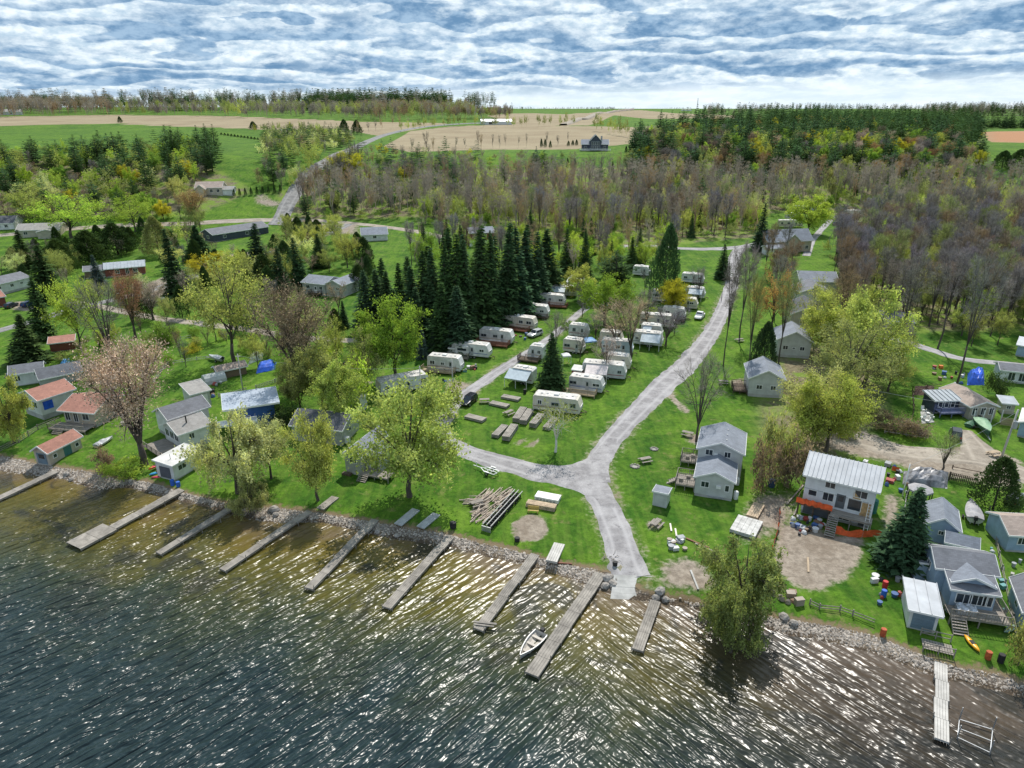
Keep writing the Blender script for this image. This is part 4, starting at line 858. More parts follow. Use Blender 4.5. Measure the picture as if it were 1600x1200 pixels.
def lod(kind, seed):                     # light versions for the masses
    rng = np.random.default_rng(seed)
    if kind in ('pine', 'spruce', 'cedar'):
        m, c = conifer(seed, 16, 3.6, 12, 6, .12, .1 if kind == 'pine' else 0, .95, .12, kind == 'pine'); v, f = c
    elif kind in ('bare', 'openbare', 'vase'):
        m, p, o = skeleton(rng, 18, 7, 3.2, 6, 4, trunk_r=.2, vase=.35); i = rng.integers(0, len(p), 300); q = p[i] - o[i] * .3
        v, f = slivers(q, o[i] * .6 + rng.normal(size=(300, 3)) * .6 + np.array([0, 0, .7]), rng.uniform(.7, 1.9, 300), np.full(300, .085), rng)
        tr = [slivers(np.array([[0, 0, 0.], [.05, 0, 0]]), np.array([[.01, 0, 1.], [0, .01, 1.]]), np.full(2, 14.), np.full(2, .4), rng)]
        lim = p[::4]; tr.append(slivers(np.tile([0, 0, 7.5], (len(lim), 1)), lim - np.array([0, 0, 7.5]), np.linalg.norm(lim - np.array([0, 0, 7.5]), axis=1), np.full(len(lim), .2), rng))
        v, f = join([(v, f)] + tr)
    else:
        m, p, o = skeleton(rng, 14, 2.6, 6, 7, 4, trunk_r=.3); i = rng.integers(0, len(p), 420); v, f = leaf_quads(p[i] + rng.normal(size=(420, 3)) * .9, .55, rng)
        v, f = join([(v, f), slivers(np.array([[0, 0, 0.]]), np.array([[.01, 0, 1.]]), np.full(1, 9.), np.full(1, .5), rng)])
    return v, f
LOD = {}
LODH = {'pine': (16, 3.8), 'spruce': (16, 3.8), 'cedar': (16, 3.8), 'bare': (18, 3.6), 'openbare': (18, 3.6), 'vase': (18, 3.6)}
def mass(name, L, seed, mt=None):
    rng = np.random.default_rng(seed); vs = []; fs = []; ts = []; o = 0
    for kind, x, y, h, r, c, *_ in L:
        k = (kind, int(rng.integers(3)))
        if k not in LOD: LOD[k] = lod(kind, 300 + 7 * k[1] + len(kind))
        v, f = LOD[k]; h0, r0 = LODH.get(kind, (14, 6.6)); a = rng.uniform(0, 6.28); s = r / r0
        q = np.stack([(v[:, 0] * math.cos(a) - v[:, 1] * math.sin(a)) * s + x, (v[:, 0] * math.sin(a) + v[:, 1] * math.cos(a)) * s + y, v[:, 2] * h / h0 + gz(x, y) - .1], -1)
        cc = np.array(COL[c]) * rng.uniform(.84, 1.16); vs.append(q); fs.append(f + o); o += len(q); ts.append(np.tile([*cc, 1], (len(q), 1)))
    if vs: link(name, npmesh(name, np.vstack(vs), np.vstack(fs), mt or FARLEAF, tint=np.vstack(ts)), kind='stuff')
LAB = {'bare': ('bare grey-purple tree among many like it in the wood behind the campground', WOOD_G), 'openbare': ('bare spreading brownish tree on the hillside above the street', 'bare spreading hillside trees'),
       'budding': ('yellow-green tree in thin young leaf among the woods', 'young-leaved trees of the woods'), 'leafy': ('bright green leafy tree in the woods on the hillside', 'leafy trees of the hillside woods'),
       'spruce': ('dark spruce scattered among the bare wood', 'spruces scattered in the wood'), 'pine': ('dark green pine on the wooded hillside', 'pines on the wooded hillside'), 'shrub': ('low leafy shrub among the gardens and lots', 'shrubs of the gardens and lots'), 'cedar': ('rounded dark evergreen among the street gardens', 'evergreens of the street gardens'), 'vase': ('brown-orange budding tree in the hillside woods', 'brown trees of the hillside woods')}
by = {}
for c in cands: by.setdefault(c[0], []).append(c)
rest = []
CAP = {'bare': 270, 'pine': 250, 'budding': 230, 'leafy': 120, 'openbare': 110, 'spruce': 60, 'vase': 90, 'shrub': 200, 'cedar': 60}
for kind, L in by.items():
    L.sort(key=lambda c: c[2] / c[3])
    for c in L[:CAP[kind]]:
        plant(c[0], Vector((c[1], c[2], gz(c[1], c[2]) - .1)), c[3], c[4], c[5], f"{'tall' if c[3] > HMID[kind] * 1.08 else 'low' if c[3] < HMID[kind] * .9 else 'medium'} {CWORD[c[5]]} {KWORD[kind]} {c[6]}", LAB[kind][1])
    rest += L[CAP[kind]:]
rng_ = random.Random(77)                # the same woods going on past the edges of the view
for poly, sp in [([(1640,300),(2100,320),(2100,520),(1640,500)], 9), ([(-500,345),(-60,345),(-60,245),(-450,240)], 11)]:
    for x, y in scatter(poly, sp, 61 + sp, limit=260): rest.append([rng_.choice(['bare', 'bare', 'budding', 'pine']), x, y, rng_.uniform(10, 18), rng_.uniform(2.8, 4.4), rng_.choice(['grey', 'mauve', 'olive', 'yg']), ''])
mass('wood_trees', rest, 1)
# far tree lines on the skyline
far = []
def line(pix, n, kinds, h0, h1, cols, depth=60, seed=0):
    rng = random.Random(seed)
    for i in range(n):
        q = rng.random() * (len(pix) - 1); k = int(q); q -= k; p = P(pix[k][0] + (pix[k + 1][0] - pix[k][0]) * q, pix[k][1] + (pix[k + 1][1] - pix[k][1]) * q)
        y = p.y + rng.uniform(-.12 * depth - 12, depth); x = p.x * y / p.y; h = rng.uniform(h0, h1); far.append([rng.choice(kinds), x, y, h, h * rng.uniform(.24, .36), rng.choice(cols)])
line([(-60,184),(180,179)], 520, ['bare'], 20, 28, ['mauve', 'grey', 'brown'], 420, 1)
line([(180,179),(400,182),(600,186)], 620, ['bare', 'bare', 'leafy'], 14, 23, ['mauve', 'grey', 'olive', 'mauve', 'yg'], 420, 2)
line([(240,172),(420,172),(560,171)], 150, ['pine', 'bare'], 24, 34, ['pine', 'mauve'], 90, 3)
line([(560,186),(640,186),(740,184)], 330, ['bare', 'leafy', 'vase'], 15, 25, ['mauve', 'brown', 'olive'], 380, 4)
line([(480,172),(590,171),(700,171)], 260, ['pine'], 26, 40, ['dgreen', 'pine'], 150, 5)
line([(700,187),(800,186)], 60, ['bare', 'leafy'], 14, 20, ['brown', 'grey', 'olive'], 60, 6)
line([(800,172),(900,171),(960,172)], 120, ['bare', 'pine'], 20, 30, ['mauve', 'pine'], 120, 7)
line([(930,172),(1010,169),(1080,172)], 60, ['bare'], 16, 26, ['mauve', 'grey'], 40, 8)
line([(1100,180),(1200,178)], 70, ['pine', 'bare'], 14, 22, ['pine', 'mauve'], 80, 9)
line([(1190,190),(1330,183),(1450,188),(1530,200)], 170, ['pine'], 14, 20, ['pine', 'dgreen'], 120, 10)
line([(1440,183),(1640,183)], 200, ['bare', 'pine'], 20, 34, ['mauve', 'dgreen'], 200, 11)
line([(1500,201),(1660,200)], 140, ['spruce'], 12, 18, ['dgreen', 'spruce'], 40, 12)
line([(1150,175),(1640,174.5)], 260, ['pine', 'bare'], 28, 44, ['dgreen', 'mauve'], 600, 13)
line([(-60,176),(400,175),(800,174)], 300, ['pine', 'bare'], 24, 40, ['dgreen', 'mauve'], 300, 14)
mass('far_treeline', far, 2)
# undergrowth: leafing saplings and brush under the bare wood
def brush():
    L = []; rng = random.Random(3)
    for poly, sp in [([(640,352),(800,330),(1160,330),(1290,318),(1640,345),(1640,505),(1500,515),(1420,508),(1330,470),(1295,400),(1180,372),(900,385),(800,362)], 6.), ([(450,345),(560,300),(1000,295),(1600,305),(1600,340),(1290,318),(800,330),(640,352)], 8.), ([(-60,345),(-60,240),(340,235),(300,345)], 8.), ([(500,290),(560,240),(880,250),(880,290)], 9.), ([(620,470),(850,400),(870,430),(700,530),(640,540)], 6)]:
        for x, y in scatter(poly, sp, 17 + len(L), avoid=CLEAR): L.append(['leafy', x, y, rng.uniform(1.5, 6.5), rng.uniform(1.4, 3.2), rng.choice(['lime', 'yg', 'green', 'olive', 'yg', 'brown'])])
    global LODH
    mass('undergrowth', L, 9)
brush()
# ------------------------------------------------------------------ buildings
SIDE = {'f': lambda L, D: ((0, 0), (1, 0), L), 'b': lambda L, D: ((L, D), (-1, 0), L), 'l': lambda L, D: ((0, D), (0, -1), D), 'r': lambda L, D: ((L, 0), (0, 1), D)}
def opening(root, side, u, z, wd, ht, L, D, x0=0, y0=0, kind='window', frame=WHITE, pane=GLASS, bars=1):
    (ox, oy), (dx, dy), ln = SIDE[side](L, D); nx, ny = dy, -dx
    cx, cy = x0 + ox + dx * ln * u, y0 + oy + dy * ln * u
    def q(a, zz, out): return (cx + dx * a + nx * out, cy + dy * a + ny * out, zz)
    def slab(m, a0, a1, z0, z1, o0, o1):
        m.hexa([q(a0, z0, o1), q(a1, z0, o1), q(a1, z0, o0), q(a0, z0, o0), q(a0, z1, o1), q(a1, z1, o1), q(a1, z1, o0), q(a0, z1, o0)])
    h = wd / 2; t = .09; m = MB()
    if kind == 'window':
        for a0, a1, z0, z1 in ((-h - t, -h, z - t, z + ht + t), (h, h + t, z - t, z + ht + t), (-h, h, z - t, z), (-h, h, z + ht, z + ht + t)): slab(m, a0, a1, z0, z1, -.02, .06)
        for b in range(bars): a = -h + wd * (b + 1) / (bars + 1); slab(m, a - .03, a + .03, z, z + ht, -.01, .045)
        fr = m.build('window', frame, root); g = MB(); slab(g, -h, h, z, z + ht, -.02, .02); g.build('pane', pane, fr)
    else:
        slab(m, -h, h, z, z + ht, -.02, .05); fr = m.build(kind, frame, root)
        if kind == 'door' and pane:
            g = MB(); slab(g, -h * .6, h * .6, z + ht * .5, z + ht * .9, .03, .065); g.build('pane', pane, fr)
    return fr
def volume(root, x0, y0, L, D, hw, rise, wall, roof, ridge='x', over=.35, z0=.0, trim=WHITE, found=.35, rib=None, base=None, roofname='roof', shed=None, thick=.14):
    """walls and roof of one block; ridge 'x' runs along the front, 'y' away from it, 'flat'/'shed' slopes up to the back"""
    zt = z0 + hw; m = MB()
    x1, y1 = x0 + L, y0 + D
    if found and z0 >= 0: MB().box(x0 + .06, y0 + .06, -.7, x1 - .06, y1 - .06, z0 + .01).build('foundation', base or CONC, root)
    m.poly([(x0, y0, z0), (x1, y0, z0), (x1, y1, z0), (x0, y1, z0)][::-1])
    if ridge == 'x':
        ym = (y0 + y1) / 2
        m.poly([(x0, y0, z0), (x1, y0, z0), (x1, y0, zt), (x0, y0, zt)]); m.poly([(x1, y1, z0), (x0, y1, z0), (x0, y1, zt), (x1, y1, zt)])
        m.poly([(x1, y0, z0), (x1, y1, z0), (x1, y1, zt), (x1, ym, zt + rise), (x1, y0, zt)]); m.poly([(x0, y1, z0), (x0, y0, z0), (x0, y0, zt), (x0, ym, zt + rise), (x0, y1, zt)])
    elif ridge == 'y':
        xm = (x0 + x1) / 2
        m.poly([(x0, y0, z0), (x1, y0, z0), (x1, y0, zt), (xm, y0, zt + rise), (x0, y0, zt)]); m.poly([(x1, y1, z0), (x0, y1, z0), (x0, y1, zt), (xm, y1, zt + rise), (x1, y1, zt)])
        m.poly([(x1, y0, z0), (x1, y1, z0), (x1, y1, zt), (x1, y0, zt)]); m.poly([(x0, y1, z0), (x0, y0, z0), (x0, y0, zt), (x0, y1, zt)])
    else:
        r = rise
        m.poly([(x0, y0, z0), (x1, y0, z0), (x1, y0, zt), (x0, y0, zt)]); m.poly([(x1, y1, z0), (x0, y1, z0), (x0, y1, zt + r), (x1, y1, zt + r)])
        m.poly([(x1, y0, z0), (x1, y1, z0), (x1, y1, zt + r), (x1, y0, zt)]); m.poly([(x0, y1, z0), (x0, y0, z0), (x0, y0, zt), (x0, y1, zt + r)])
    m.build('wall', wall, root)
    ro = MB(); e = over; T = thick; tr = MB()
    def slope(a, b, c, d):               # eave a-b, ridge d-c
        up = Vector((0, 0, T)); lo = Vector((0, 0, .012))
        A = [Vector(q) for q in (a, b, c, d)]
        ro.hexa([q + lo for q in A] + [q + up for q in A])
        tr.bar(A[0] + Vector((0, 0, T * .4)), A[1] + Vector((0, 0, T * .4)), .05, T + .1)
        tr.bar(A[1] + Vector((0, 0, T * .5)), A[2] + Vector((0, 0, T * .5)), .05, T + .1); tr.bar(A[0] + Vector((0, 0, T * .5)), A[3] + Vector((0, 0, T * .5)), .05, T + .1)
        if rib:
            n = max(3, int((A[1] - A[0]).length / rib)); rb = MB()
            for i in range(n + 1):
                s = i / n; p = A[0] + (A[1] - A[0]) * s; q = A[3] + (A[2] - A[3]) * s; rb.bar(p + up * 1.5, q + up * 1.5, .07, .11)
            rb.build('roof_ribs', roof, RO[0], kind='stuff')
    RO = [None]
    # the roof object is made first so that ribs can hang from it
    me = bpy.data.meshes.new(roofname); o = link(roofname, me, root); RO[0] = o
    if ridge == 'x':
        ym = (y0 + y1) / 2; k = rise / max(D / 2, .1) * e
        slope((x0 - e, y0 - e, zt - k), (x1 + e, y0 - e, zt - k), (x1 + e, ym, zt + rise), (x0 - e, ym, zt + rise)); slope((x1 + e, y1 + e, zt - k), (x0 - e, y1 + e, zt - k), (x0 - e, ym, zt + rise + .003), (x1 + e, ym, zt + rise + .003))
    elif ridge == 'y':
        xm = (x0 + x1) / 2; k = rise / max(L / 2, .1) * e
        slope((x0 - e, y1 + e, zt - k), (x0 - e, y0 - e, zt - k), (xm, y0 - e, zt + rise), (xm, y1 + e, zt + rise)); slope((x1 + e, y0 - e, zt - k), (x1 + e, y1 + e, zt - k), (xm, y1 + e, zt + rise + .003), (xm, y0 - e, zt + rise + .003))
    else:
        k = rise / D * e
        slope((x0 - e, y0 - e, zt - k), (x1 + e, y0 - e, zt - k), (x1 + e, y1 + e, zt + rise + k), (x0 - e, y1 + e, zt + rise + k))
    me2 = ro.mesh(roofname, roof); o.data = me2; bpy.data.meshes.remove(me)
    if trim: tr.build('trim', trim, root)
    return o
def frame(A, B):                         # local frame of a building from the two visible lower corners of its front
    a, b = P(*A), P(*B); d = b - a; z = min(a.z, b.z); return Vector((a.x, a.y, z)), math.atan2(d.y, d.x), math.hypot(d.x, d.y)
def deck(root, x0, y0, x1, y1, z, rails='', m=None, steps=None, name='deck'):
    m = m or WOOD; d = MB(); n = max(3, int((y1 - y0) / .16))
    for i in range(n): a = y0 + (y1 - y0) * i / n; d.box(x0, a, z - .05, x1, a + (y1 - y0) / n - .02, z)
    d.box(x0, y0, z - .25, x1, y0 + .06, z - .055); d.box(x0, y1 - .06, z - .25, x1, y1, z - .055)
    for px in (x0 + .08, (x0 + x1) / 2, x1 - .08):
        for py in (y0 + .12, y1 - .12): d.box(px - .06, py - .06, -.6, px + .06, py + .06, z - .06)
    dk = d.build(name, m, root)
    for s in rails:
        r = MB(); a, b = {'f': ((x0, y0), (x1, y0)), 'b': ((x0, y1), (x1, y1)), 'l': ((x0, y0), (x0, y1)), 'r': ((x1, y0), (x1, y1))}[s]
        a, b = Vector((*a, z)), Vector((*b, z)); k = max(2, int((b - a).length / .28))
        for zz in (.12, .95): r.bar(a + Vector((0, 0, zz)), b + Vector((0, 0, zz)), .06, .08)
        for i in range(k + 1): p = a + (b - a) * (i / k); r.bar(p, p + Vector((0, 0, .95)), .1 if i % 6 == 0 else .045)
        r.build('railing', m, dk)
    if steps:
        sx, sy, dx, dy, wd = steps; st = MB(); k = max(2, int(z / .19)); px, py = -dy, dx
        for i in range(k):
            c = Vector((sx + dx * (.28 * i + .14), sy + dy * (.28 * i + .14), z - z * (i + 1) / (k + .5)))
            st.bar(c - Vector((px, py, 0)) * wd / 2, c + Vector((px, py, 0)) * wd / 2, .27, .05)
        for s in (-1, 1):
            o = Vector((px, py, 0)) * (s * wd / 2); st.bar(Vector((sx, sy, z - .1)) + o, Vector((sx + dx * .28 * k, sy + dy * .28 * k, 0)) + o, .06, .2)
        st.build('steps', m, dk)
    return dk
def house(A, B, D, hw, rise, wall, roof, label, cat='house', name='house', ridge='x', wins=(), over=.35, z0=.3, group=None, **k):
    loc, rz, L = frame(A, B); root = thing(name, loc, label, cat, group, rz)
    root['L'] = L
    volume(root, 0, 0, L, D, hw, rise, wall, roof, ridge, over, z0, **k)
    for wn in wins:
        s, u, z, wd, ht = wn[:5]; kw = wn[5] if len(wn) > 5 else {}
        opening(root, s, u, z0 + z, wd, ht, L, D, **kw)
    return root, L
def pipe(root, x, y, z, h=.5, r=.08, name='vent', m=None): MB().tube([(x, y, z - .3), (x, y, z + h)], r, 6).build(name, m or STEEL, root)
GREYSID = siding('grey_siding', (.40, .40, .385)); LTGREY = siding('light_grey_siding', (.50, .51, .50)); WHITESID = siding('white_siding', (.68, .68, .67)); BLUESID = siding('blue_siding', (.30, .40, .52))
DKBLUE = siding('dark_blue_siding', (.03, .10, .33)); BEIGE = siding('beige_siding', (.46, .41, .34)); REDSID = siding('red_siding', (.22, .06, .045)); BROWNSID = siding('brown_siding', (.2, .14, .1)); NAVY = siding('navy_siding', (.05, .06, .09))
SH_GREY = shingle('grey_shingle', (.15, .155, .175)); SH_BLUE = shingle('blue_grey_shingle', (.20, .22, .26)); SH_RED = shingle('red_shingle', (.33, .155, .115)); SH_BROWN = shingle('brown_shingle', (.34, .27, .23)); SH_LIGHT = shingle('light_shingle', (.30, .285, .27)); SH_DARK = shingle('dark_shingle', (.075, .08, .095))
METALW = mat('white_metal_roof', (.38, .40, .43), .45, .15, .6, metal=.1); METALG = mat('grey_metal_roof', (.36, .39, .42), .4, .15, .6, metal=.2); FLATW = mat('flat_white_roof', (.58, .57, .55), .7, .2, .5)
DKDOOR = plain('dark_door', (.10, .11, .12)); BLUEDOOR = plain('slate_blue_door', (.14, .2, .25)); WRAP = mat('house_wrap', (.66, .67, .69), .6, .12, .9); OSB = mat('bare_sheathing', (.45, .29, .14), .8, .3, 2)
BLUETARP = mat('blue_tarpaulin', (.02, .10, .55), .45, .35, 1.2, .5, 2); ORANGE = mat('orange_mesh', (.72, .12, .035), .7, .3, 1.5, .6, 3); WPLAST = plain('white_plastic', (.72, .72, .7), .4); GREYP = plain('grey_plastic', (.35, .36, .37), .5)
W1 = dict(bars=1)
def tank(root, x, y, z0=0.0, h=1.35, r=.36):
    MB().tube([(x, y, z0), (x, y, z0 + .1), (x, y, z0 + h - .15), (x, y, z0 + h)], [r * .9, r, r, r * .55], 10).build('gas_tank', WPLAST, root, smooth=True)
def cottage():
    loc, rz, L = frame((1084, 774), (1143, 784)); root = thing('cottage', loc, 'light grey cottage of two stepped gabled blocks on the lawn beside the gravel road', 'house', None, rz)
    volume(root, 0, 0, L, 6.0, 2.75, 1.15, LTGREY, SH_BLUE, 'y', .3, .45)
    for s, u, z, wd, ht, b in (('f', .26, 1.75, 1.05, .85, 1), ('f', .84, 1.55, .5, .95, 0), ('r', .3, 1.6, .9, .8, 1), ('l', .55, 1.6, .9, .9, 1)): opening(root, s, u, z, wd, ht, L, 6.0, bars=b)
    MB().box(L * .56, -.3, 1.9, L * .56 + .65, .02, 2.3).build('air_conditioner', WPLAST, root)
    MB().box(L * .36, -.16, .3, L * .80, .02, .42).build('ledge', GREYP, root)
    volume(root, -.35, 6.05, L + 1.2, 7.4, 4.5, 1.35, LTGREY, SH_BLUE, 'y', .3, .45)
    LL = L + 1.2
    for s, u, z, wd, ht, b in (('f', .25, 4.05, 1.0, .85, 1), ('f', .66, 4.05, .85, .85, 1), ('r', .35, 3.6, .9, .8, 1), ('r', .75, 3.6, .9, .8, 1), ('l', .4, 3.4, .9, .9, 1)): opening(root, s, u, z, wd, ht, LL, 7.4, -.35, 6.05, bars=b)
    MB().box(1.95, 5.72, 4.1, 2.6, 6.04, 4.45).build('air_conditioner', WPLAST, root)
    for i in range(4): pipe(root, L / 2 + .5, 1.6 + i * 1.0, 3.95, .3, .09)
    for i in range(3): pipe(root, L / 2 + .9, 7.6 + i * 1.9, 6.0, .3, .09)
    tank(root, L + .5, 1.0); tank(root, L + .5, 5.3)
    deck(root, -2.9, .9, -.05, 4.3, 1.0, 'fbl', steps=(-2.9, 2.6, -1, 0, 1.2)); deck(root, -3.0, 8.2, -.42, 11.0, 1.2, 'fbl', name='deck')
    for dx, dy in ((-2.2, 2.0), (-1.2, 3.2), (-2.0, 9.2), (-1.2, 10.0)): MB().box(dx - .3, dy - .25, 1.0 if dy < 6 else 1.2, dx + .3, dy + .25, 1.45 if dy < 6 else 1.65).build('deck_seat', WOOD, root)
cottage()
def garden_shed():
    loc, rz, L = frame((1019, 790), (1041, 795)); r = thing('garden_shed', loc, 'small grey shed with a sloping roof on the lawn in front of the cottage', 'shed', None, rz)
    volume(r, 0, 0, L, 2.3, 2.2, -.25, LTGREY, SH_BLUE, 'shed', .15, .15)
    opening(r, 'f', .5, .2, 1.1, 1.8, L, 2.3, kind='door', frame=LTGREY, pane=None)
garden_shed()
def white_house():
    loc, rz, L = frame((1250, 800), (1357, 828)); D = 7.2
    r = thing('white_house', loc, 'white two-storey house under repair with a ribbed white metal roof, bare sheathing and orange sheeting', 'house', None, rz)
    volume(r, 0, 0, L, D, 5.7, 1.7, WRAP, METALW, 'x', .45, .5, rib=.55)
    for s, u, z, wd, ht, b in (('f', .36, 4.9, 1.2, .9, 1), ('f', .80, 4.5, 1.5, 1.0, 1), ('f', .13, 3.1, 1.0, .8, 0), ('f', .36, 2.9, 1.3, 1.2, 1), ('f', .74, 2.4, 1.6, 1.7, 0), ('f', .62, .55, 1.6, 1.0, 1), ('l', .5, 4.5, 1.2, 1.0, 1)): opening(r, s, u, z, wd, ht, L, D, bars=b)
    opening(r, 'f', .54, 2.2, 1.15, 2.1, L, D, kind='door', frame=DKDOOR, pane=GLASS)
    m = MB(); m.box(L * .83, -.05, 1.9, L * .965, -.008, 3.9); m.hexa([(L * .70, -.05, 4.15), (L * .82, -.05, 4.15), (L * .82, -.012, 4.15), (L * .70, -.012, 4.15), (L * .70, -.05, 5.2), (L * .705, -.05, 5.2), (L * .705, -.012, 5.2), (L * .70, -.012, 5.2)]); m.build('sheathing', OSB, r)
    MB().box(.3, -.06, .1, L * .46, -.012, 1.9).build('doorway', DKDOOR, r); MB().box(L * .84, -.04, .3, L * .92, -.009, 1.8).build('doorway', DKDOOR, r)
    MB().box(-.02, -.022, 3.98, L, -.006, 4.07).build('wall_seam', GREYP, r)
    d = deck(r, L * .44, -1.7, L + .2, -.06, 1.9, '', WOOD, (L * .50, -1.7, 0, -1, 1.2)); deck(r, -.4, -1.6, L * .43, -.06, 2.3, 'l', DARKWOOD)
    o = MB(); n = 18
    o.loft([[(-.6 + (L * .46 + .6) * i / n, -1.72 - .1 * math.sin(i * 2.1), z + .08 * math.sin(i * 1.7)) for i in range(n + 1)] for z in (2.35, 2.7, 3.2)], closed=False, cap0=False, cap1=False); o.build('orange_sheeting', ORANGE, r)
    m = MB(); x = L * .93
    for s in (0, .5): m.bar((x + s, -1.9, 0), (x + s, -.3, 4.4), .07)
    for i in range(11): t = (i + .5) / 11; m.bar((x, -1.9 + 1.6 * t, 4.4 * t), (x + .5, -1.9 + 1.6 * t, 4.4 * t), .05)
    m.build('ladder', WPLAST, r)
white_house()
# the waterfront buildings on the right
r, L = house((1440, 845), (1491, 857), 5.2, 2.5, 1.3, BLUESID, SH_BLUE, 'pale blue gabled garage with a grey roof behind the blue cottage', 'garage', 'garage', 'y', [('f', .5, 1.3, .5, .5), ('r', .5, 1.3, .9, .8)])
volume(r, L * .62, -2.4, L * .9, 2.35, 1.9, .8, BLUESID, SH_BLUE, 'x', .25, .2); pipe(r, 1.7, 3, 3.6, .25)
def blue_cottage():
    loc, rz, L = frame((1478, 957), (1546, 967)); r = thing('blue_cottage', loc, 'pale blue lakeside cottage with stacked grey roofs and a railed front deck with steps', 'house', None, rz)
    volume(r, 0, 0, L, 2.6, 2.5, .7, BLUESID, SH_GREY, 'shed', .35, .9)
    volume(r, -1.0, 2.65, L + 1.7, 4.6, 3.3, 1.1, BLUESID, SH_GREY, 'x', .3, .9, roofname='roof')
    volume(r, .3, .9, L - .6, 2.6, .25, .8, BLUESID, SH_BLUE, 'y', .4, 3.6, found=0)
    volume(r, -2.2, 5.0, 1.15, 2.0, 2.6, -.3, BLUESID, SH_BLUE, 'shed', .12, .3)
    for s, u, wd, ht in (('f', .3, 1.5, 1.2), ('f', .62, 1.6, 1.25), ('f', .84, .9, 1.25)): opening(r, s, u, 1.65, wd, ht, L, 2.6)
    opening(r, 'l', .5, 2.5, 1., 1., L + 1.7, 4.6, -1.0, 2.65)
    deck(r, -.4, -2.1, L + 1.2, -.05, 1.15, 'fr', WOOD, (.4, -2.1, 0, -1, 1.5)); deck(r, L + .05, -.03, L + 1.2, 2.6, 1.15, 'r', WOOD)
    MB().box(L * .1, -1.6, 1.16, L * .52, -.5, 1.75).build('covered_furniture', GREYP, r)
    m = MB(); m.loft([[(L * .08 + L * .5 * i / 8, -1.7 + 1.4 * q / 3, 1.8 + .18 * math.sin(i * 2 + q)) for q in range(4)] for i in range(9)], closed=False, cap0=False, cap1=False); m.build('crumpled_tarpaulin', plain('grey_tarpaulin', (.5, .52, .56), .5), r)
    None
blue_cottage()
r, L = house((1416, 981), (1460, 991), 5.0, 2.4, .35, WHITESID, METALW, 'white boathouse with a ribbed white metal roof and grey roller door at the shore', 'boathouse', 'boathouse', 'shed', rib=.9, z0=.15)
m = MB()
for i in range(5): m.box(.3, -.05, .25 + i * .42, L - .3, -.012, .25 + i * .42 + .39)
m.build('roller_door', BLUEDOOR, r)
r, L = house((1570, 862), (1640, 866), 5.0, 2.4, 1.1, BLUESID, SH_BROWN, 'pale blue building with a brown roof cut by the right edge', 'house', 'house', 'x', [('f', .3, 1.0, .9, .9)], z0=.3)
r, L = house((1591, 990), (1650, 1004), 6.0, 2.6, 1.4, BLUESID, SH_GREY, 'blue house with a dark grey roof at the right-hand shore', 'house', 'house', 'y', [('f', .4, 1.0, 1., 1.), ('l', .5, 1.0, 1., 1.)], z0=.5)
def porch_house():
    r, L = house((1512, 656), (1553, 655), 8.6, 2.3, .9, BEIGE, SH_BROWN, 'low brown-roofed house with a white-framed gable porch and blue railing', 'house', 'house', 'y', [('f', .18, .7, .8, 1.3, W1), ('f', .5, .7, .8, 1.3, W1), ('f', .82, .7, .8, 1.3, W1)], z0=.3)
    volume(r, -4.8, 3.0, 4.7, 3.4, 2.3, .5, NAVY, METALG, 'shed', .3, .3, rib=.8); deck(r, -4.7, 1.0, -.1, 3.0, 1.0, 'fl', plain('blue_grey_paint', (.15, .17, .3)), name='porch')
    for u in (.25, .5, .75): opening(r, 'f', u, 1.3, .7, 1.0, 4.7, 3.4, -4.8, 3.0, bars=0)
    m = MB()
    for x in (-.1, L * .33, L * .66, L + .1): m.box(x - .07, -1.5, -.2, x + .07, -1.36, 2.5)
    m.build('porch_posts', WHITE, r)
porch_house()
house((1563, 646), (1583, 648), 2.6, 2.0, .3, BEIGE, METALG, 'small beige shed with a flat grey roof beside the wooden fence', 'shed', 'shed', 'shed', [('f', .5, 1.0, .6, .6)], z0=.1)
house((1588, 682), (1640, 694), 7, 2.5, .8, BLUESID, FLATW, 'pale blue house with a light roof at the right edge by the wooden fence', 'house', 'house', 'y', [('l', .5, 1., 1., 1.)])
house((1560, 596), (1632, 604), 4.6, 2.3, .8, WHITESID, SH_GREY, 'white building with a grey roof and a row of dark doors behind the porch house', 'house', 'house', 'x', [('f', .25, .3, 1.1, 1.6), ('f', .48, .3, 1.1, 1.6), ('f', .72, .3, 1.1, 1.6)])
house((1586, 556), (1640, 566), 7, 2.4, 1.0, BLUESID, METALG, 'blue-grey building half hidden by trees on the side lane', 'house', 'house', 'x', [('f', .5, 1., 1., 1.)])
def porch_cabin():
    r, L = house((1380, 519), (1426, 522), 6, 2.6, .7, BEIGE, SH_DARK, 'pale cabin with a dark open porch at the end of the side lane', 'cabin', 'cabin', 'shed', [('f', .62, 2.0, 1.4, .5, W1), ('f', .2, .9, .9, .9, W1)], z0=.4)
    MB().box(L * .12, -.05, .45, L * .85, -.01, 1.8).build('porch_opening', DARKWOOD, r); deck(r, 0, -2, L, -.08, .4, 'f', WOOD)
porch_cabin()
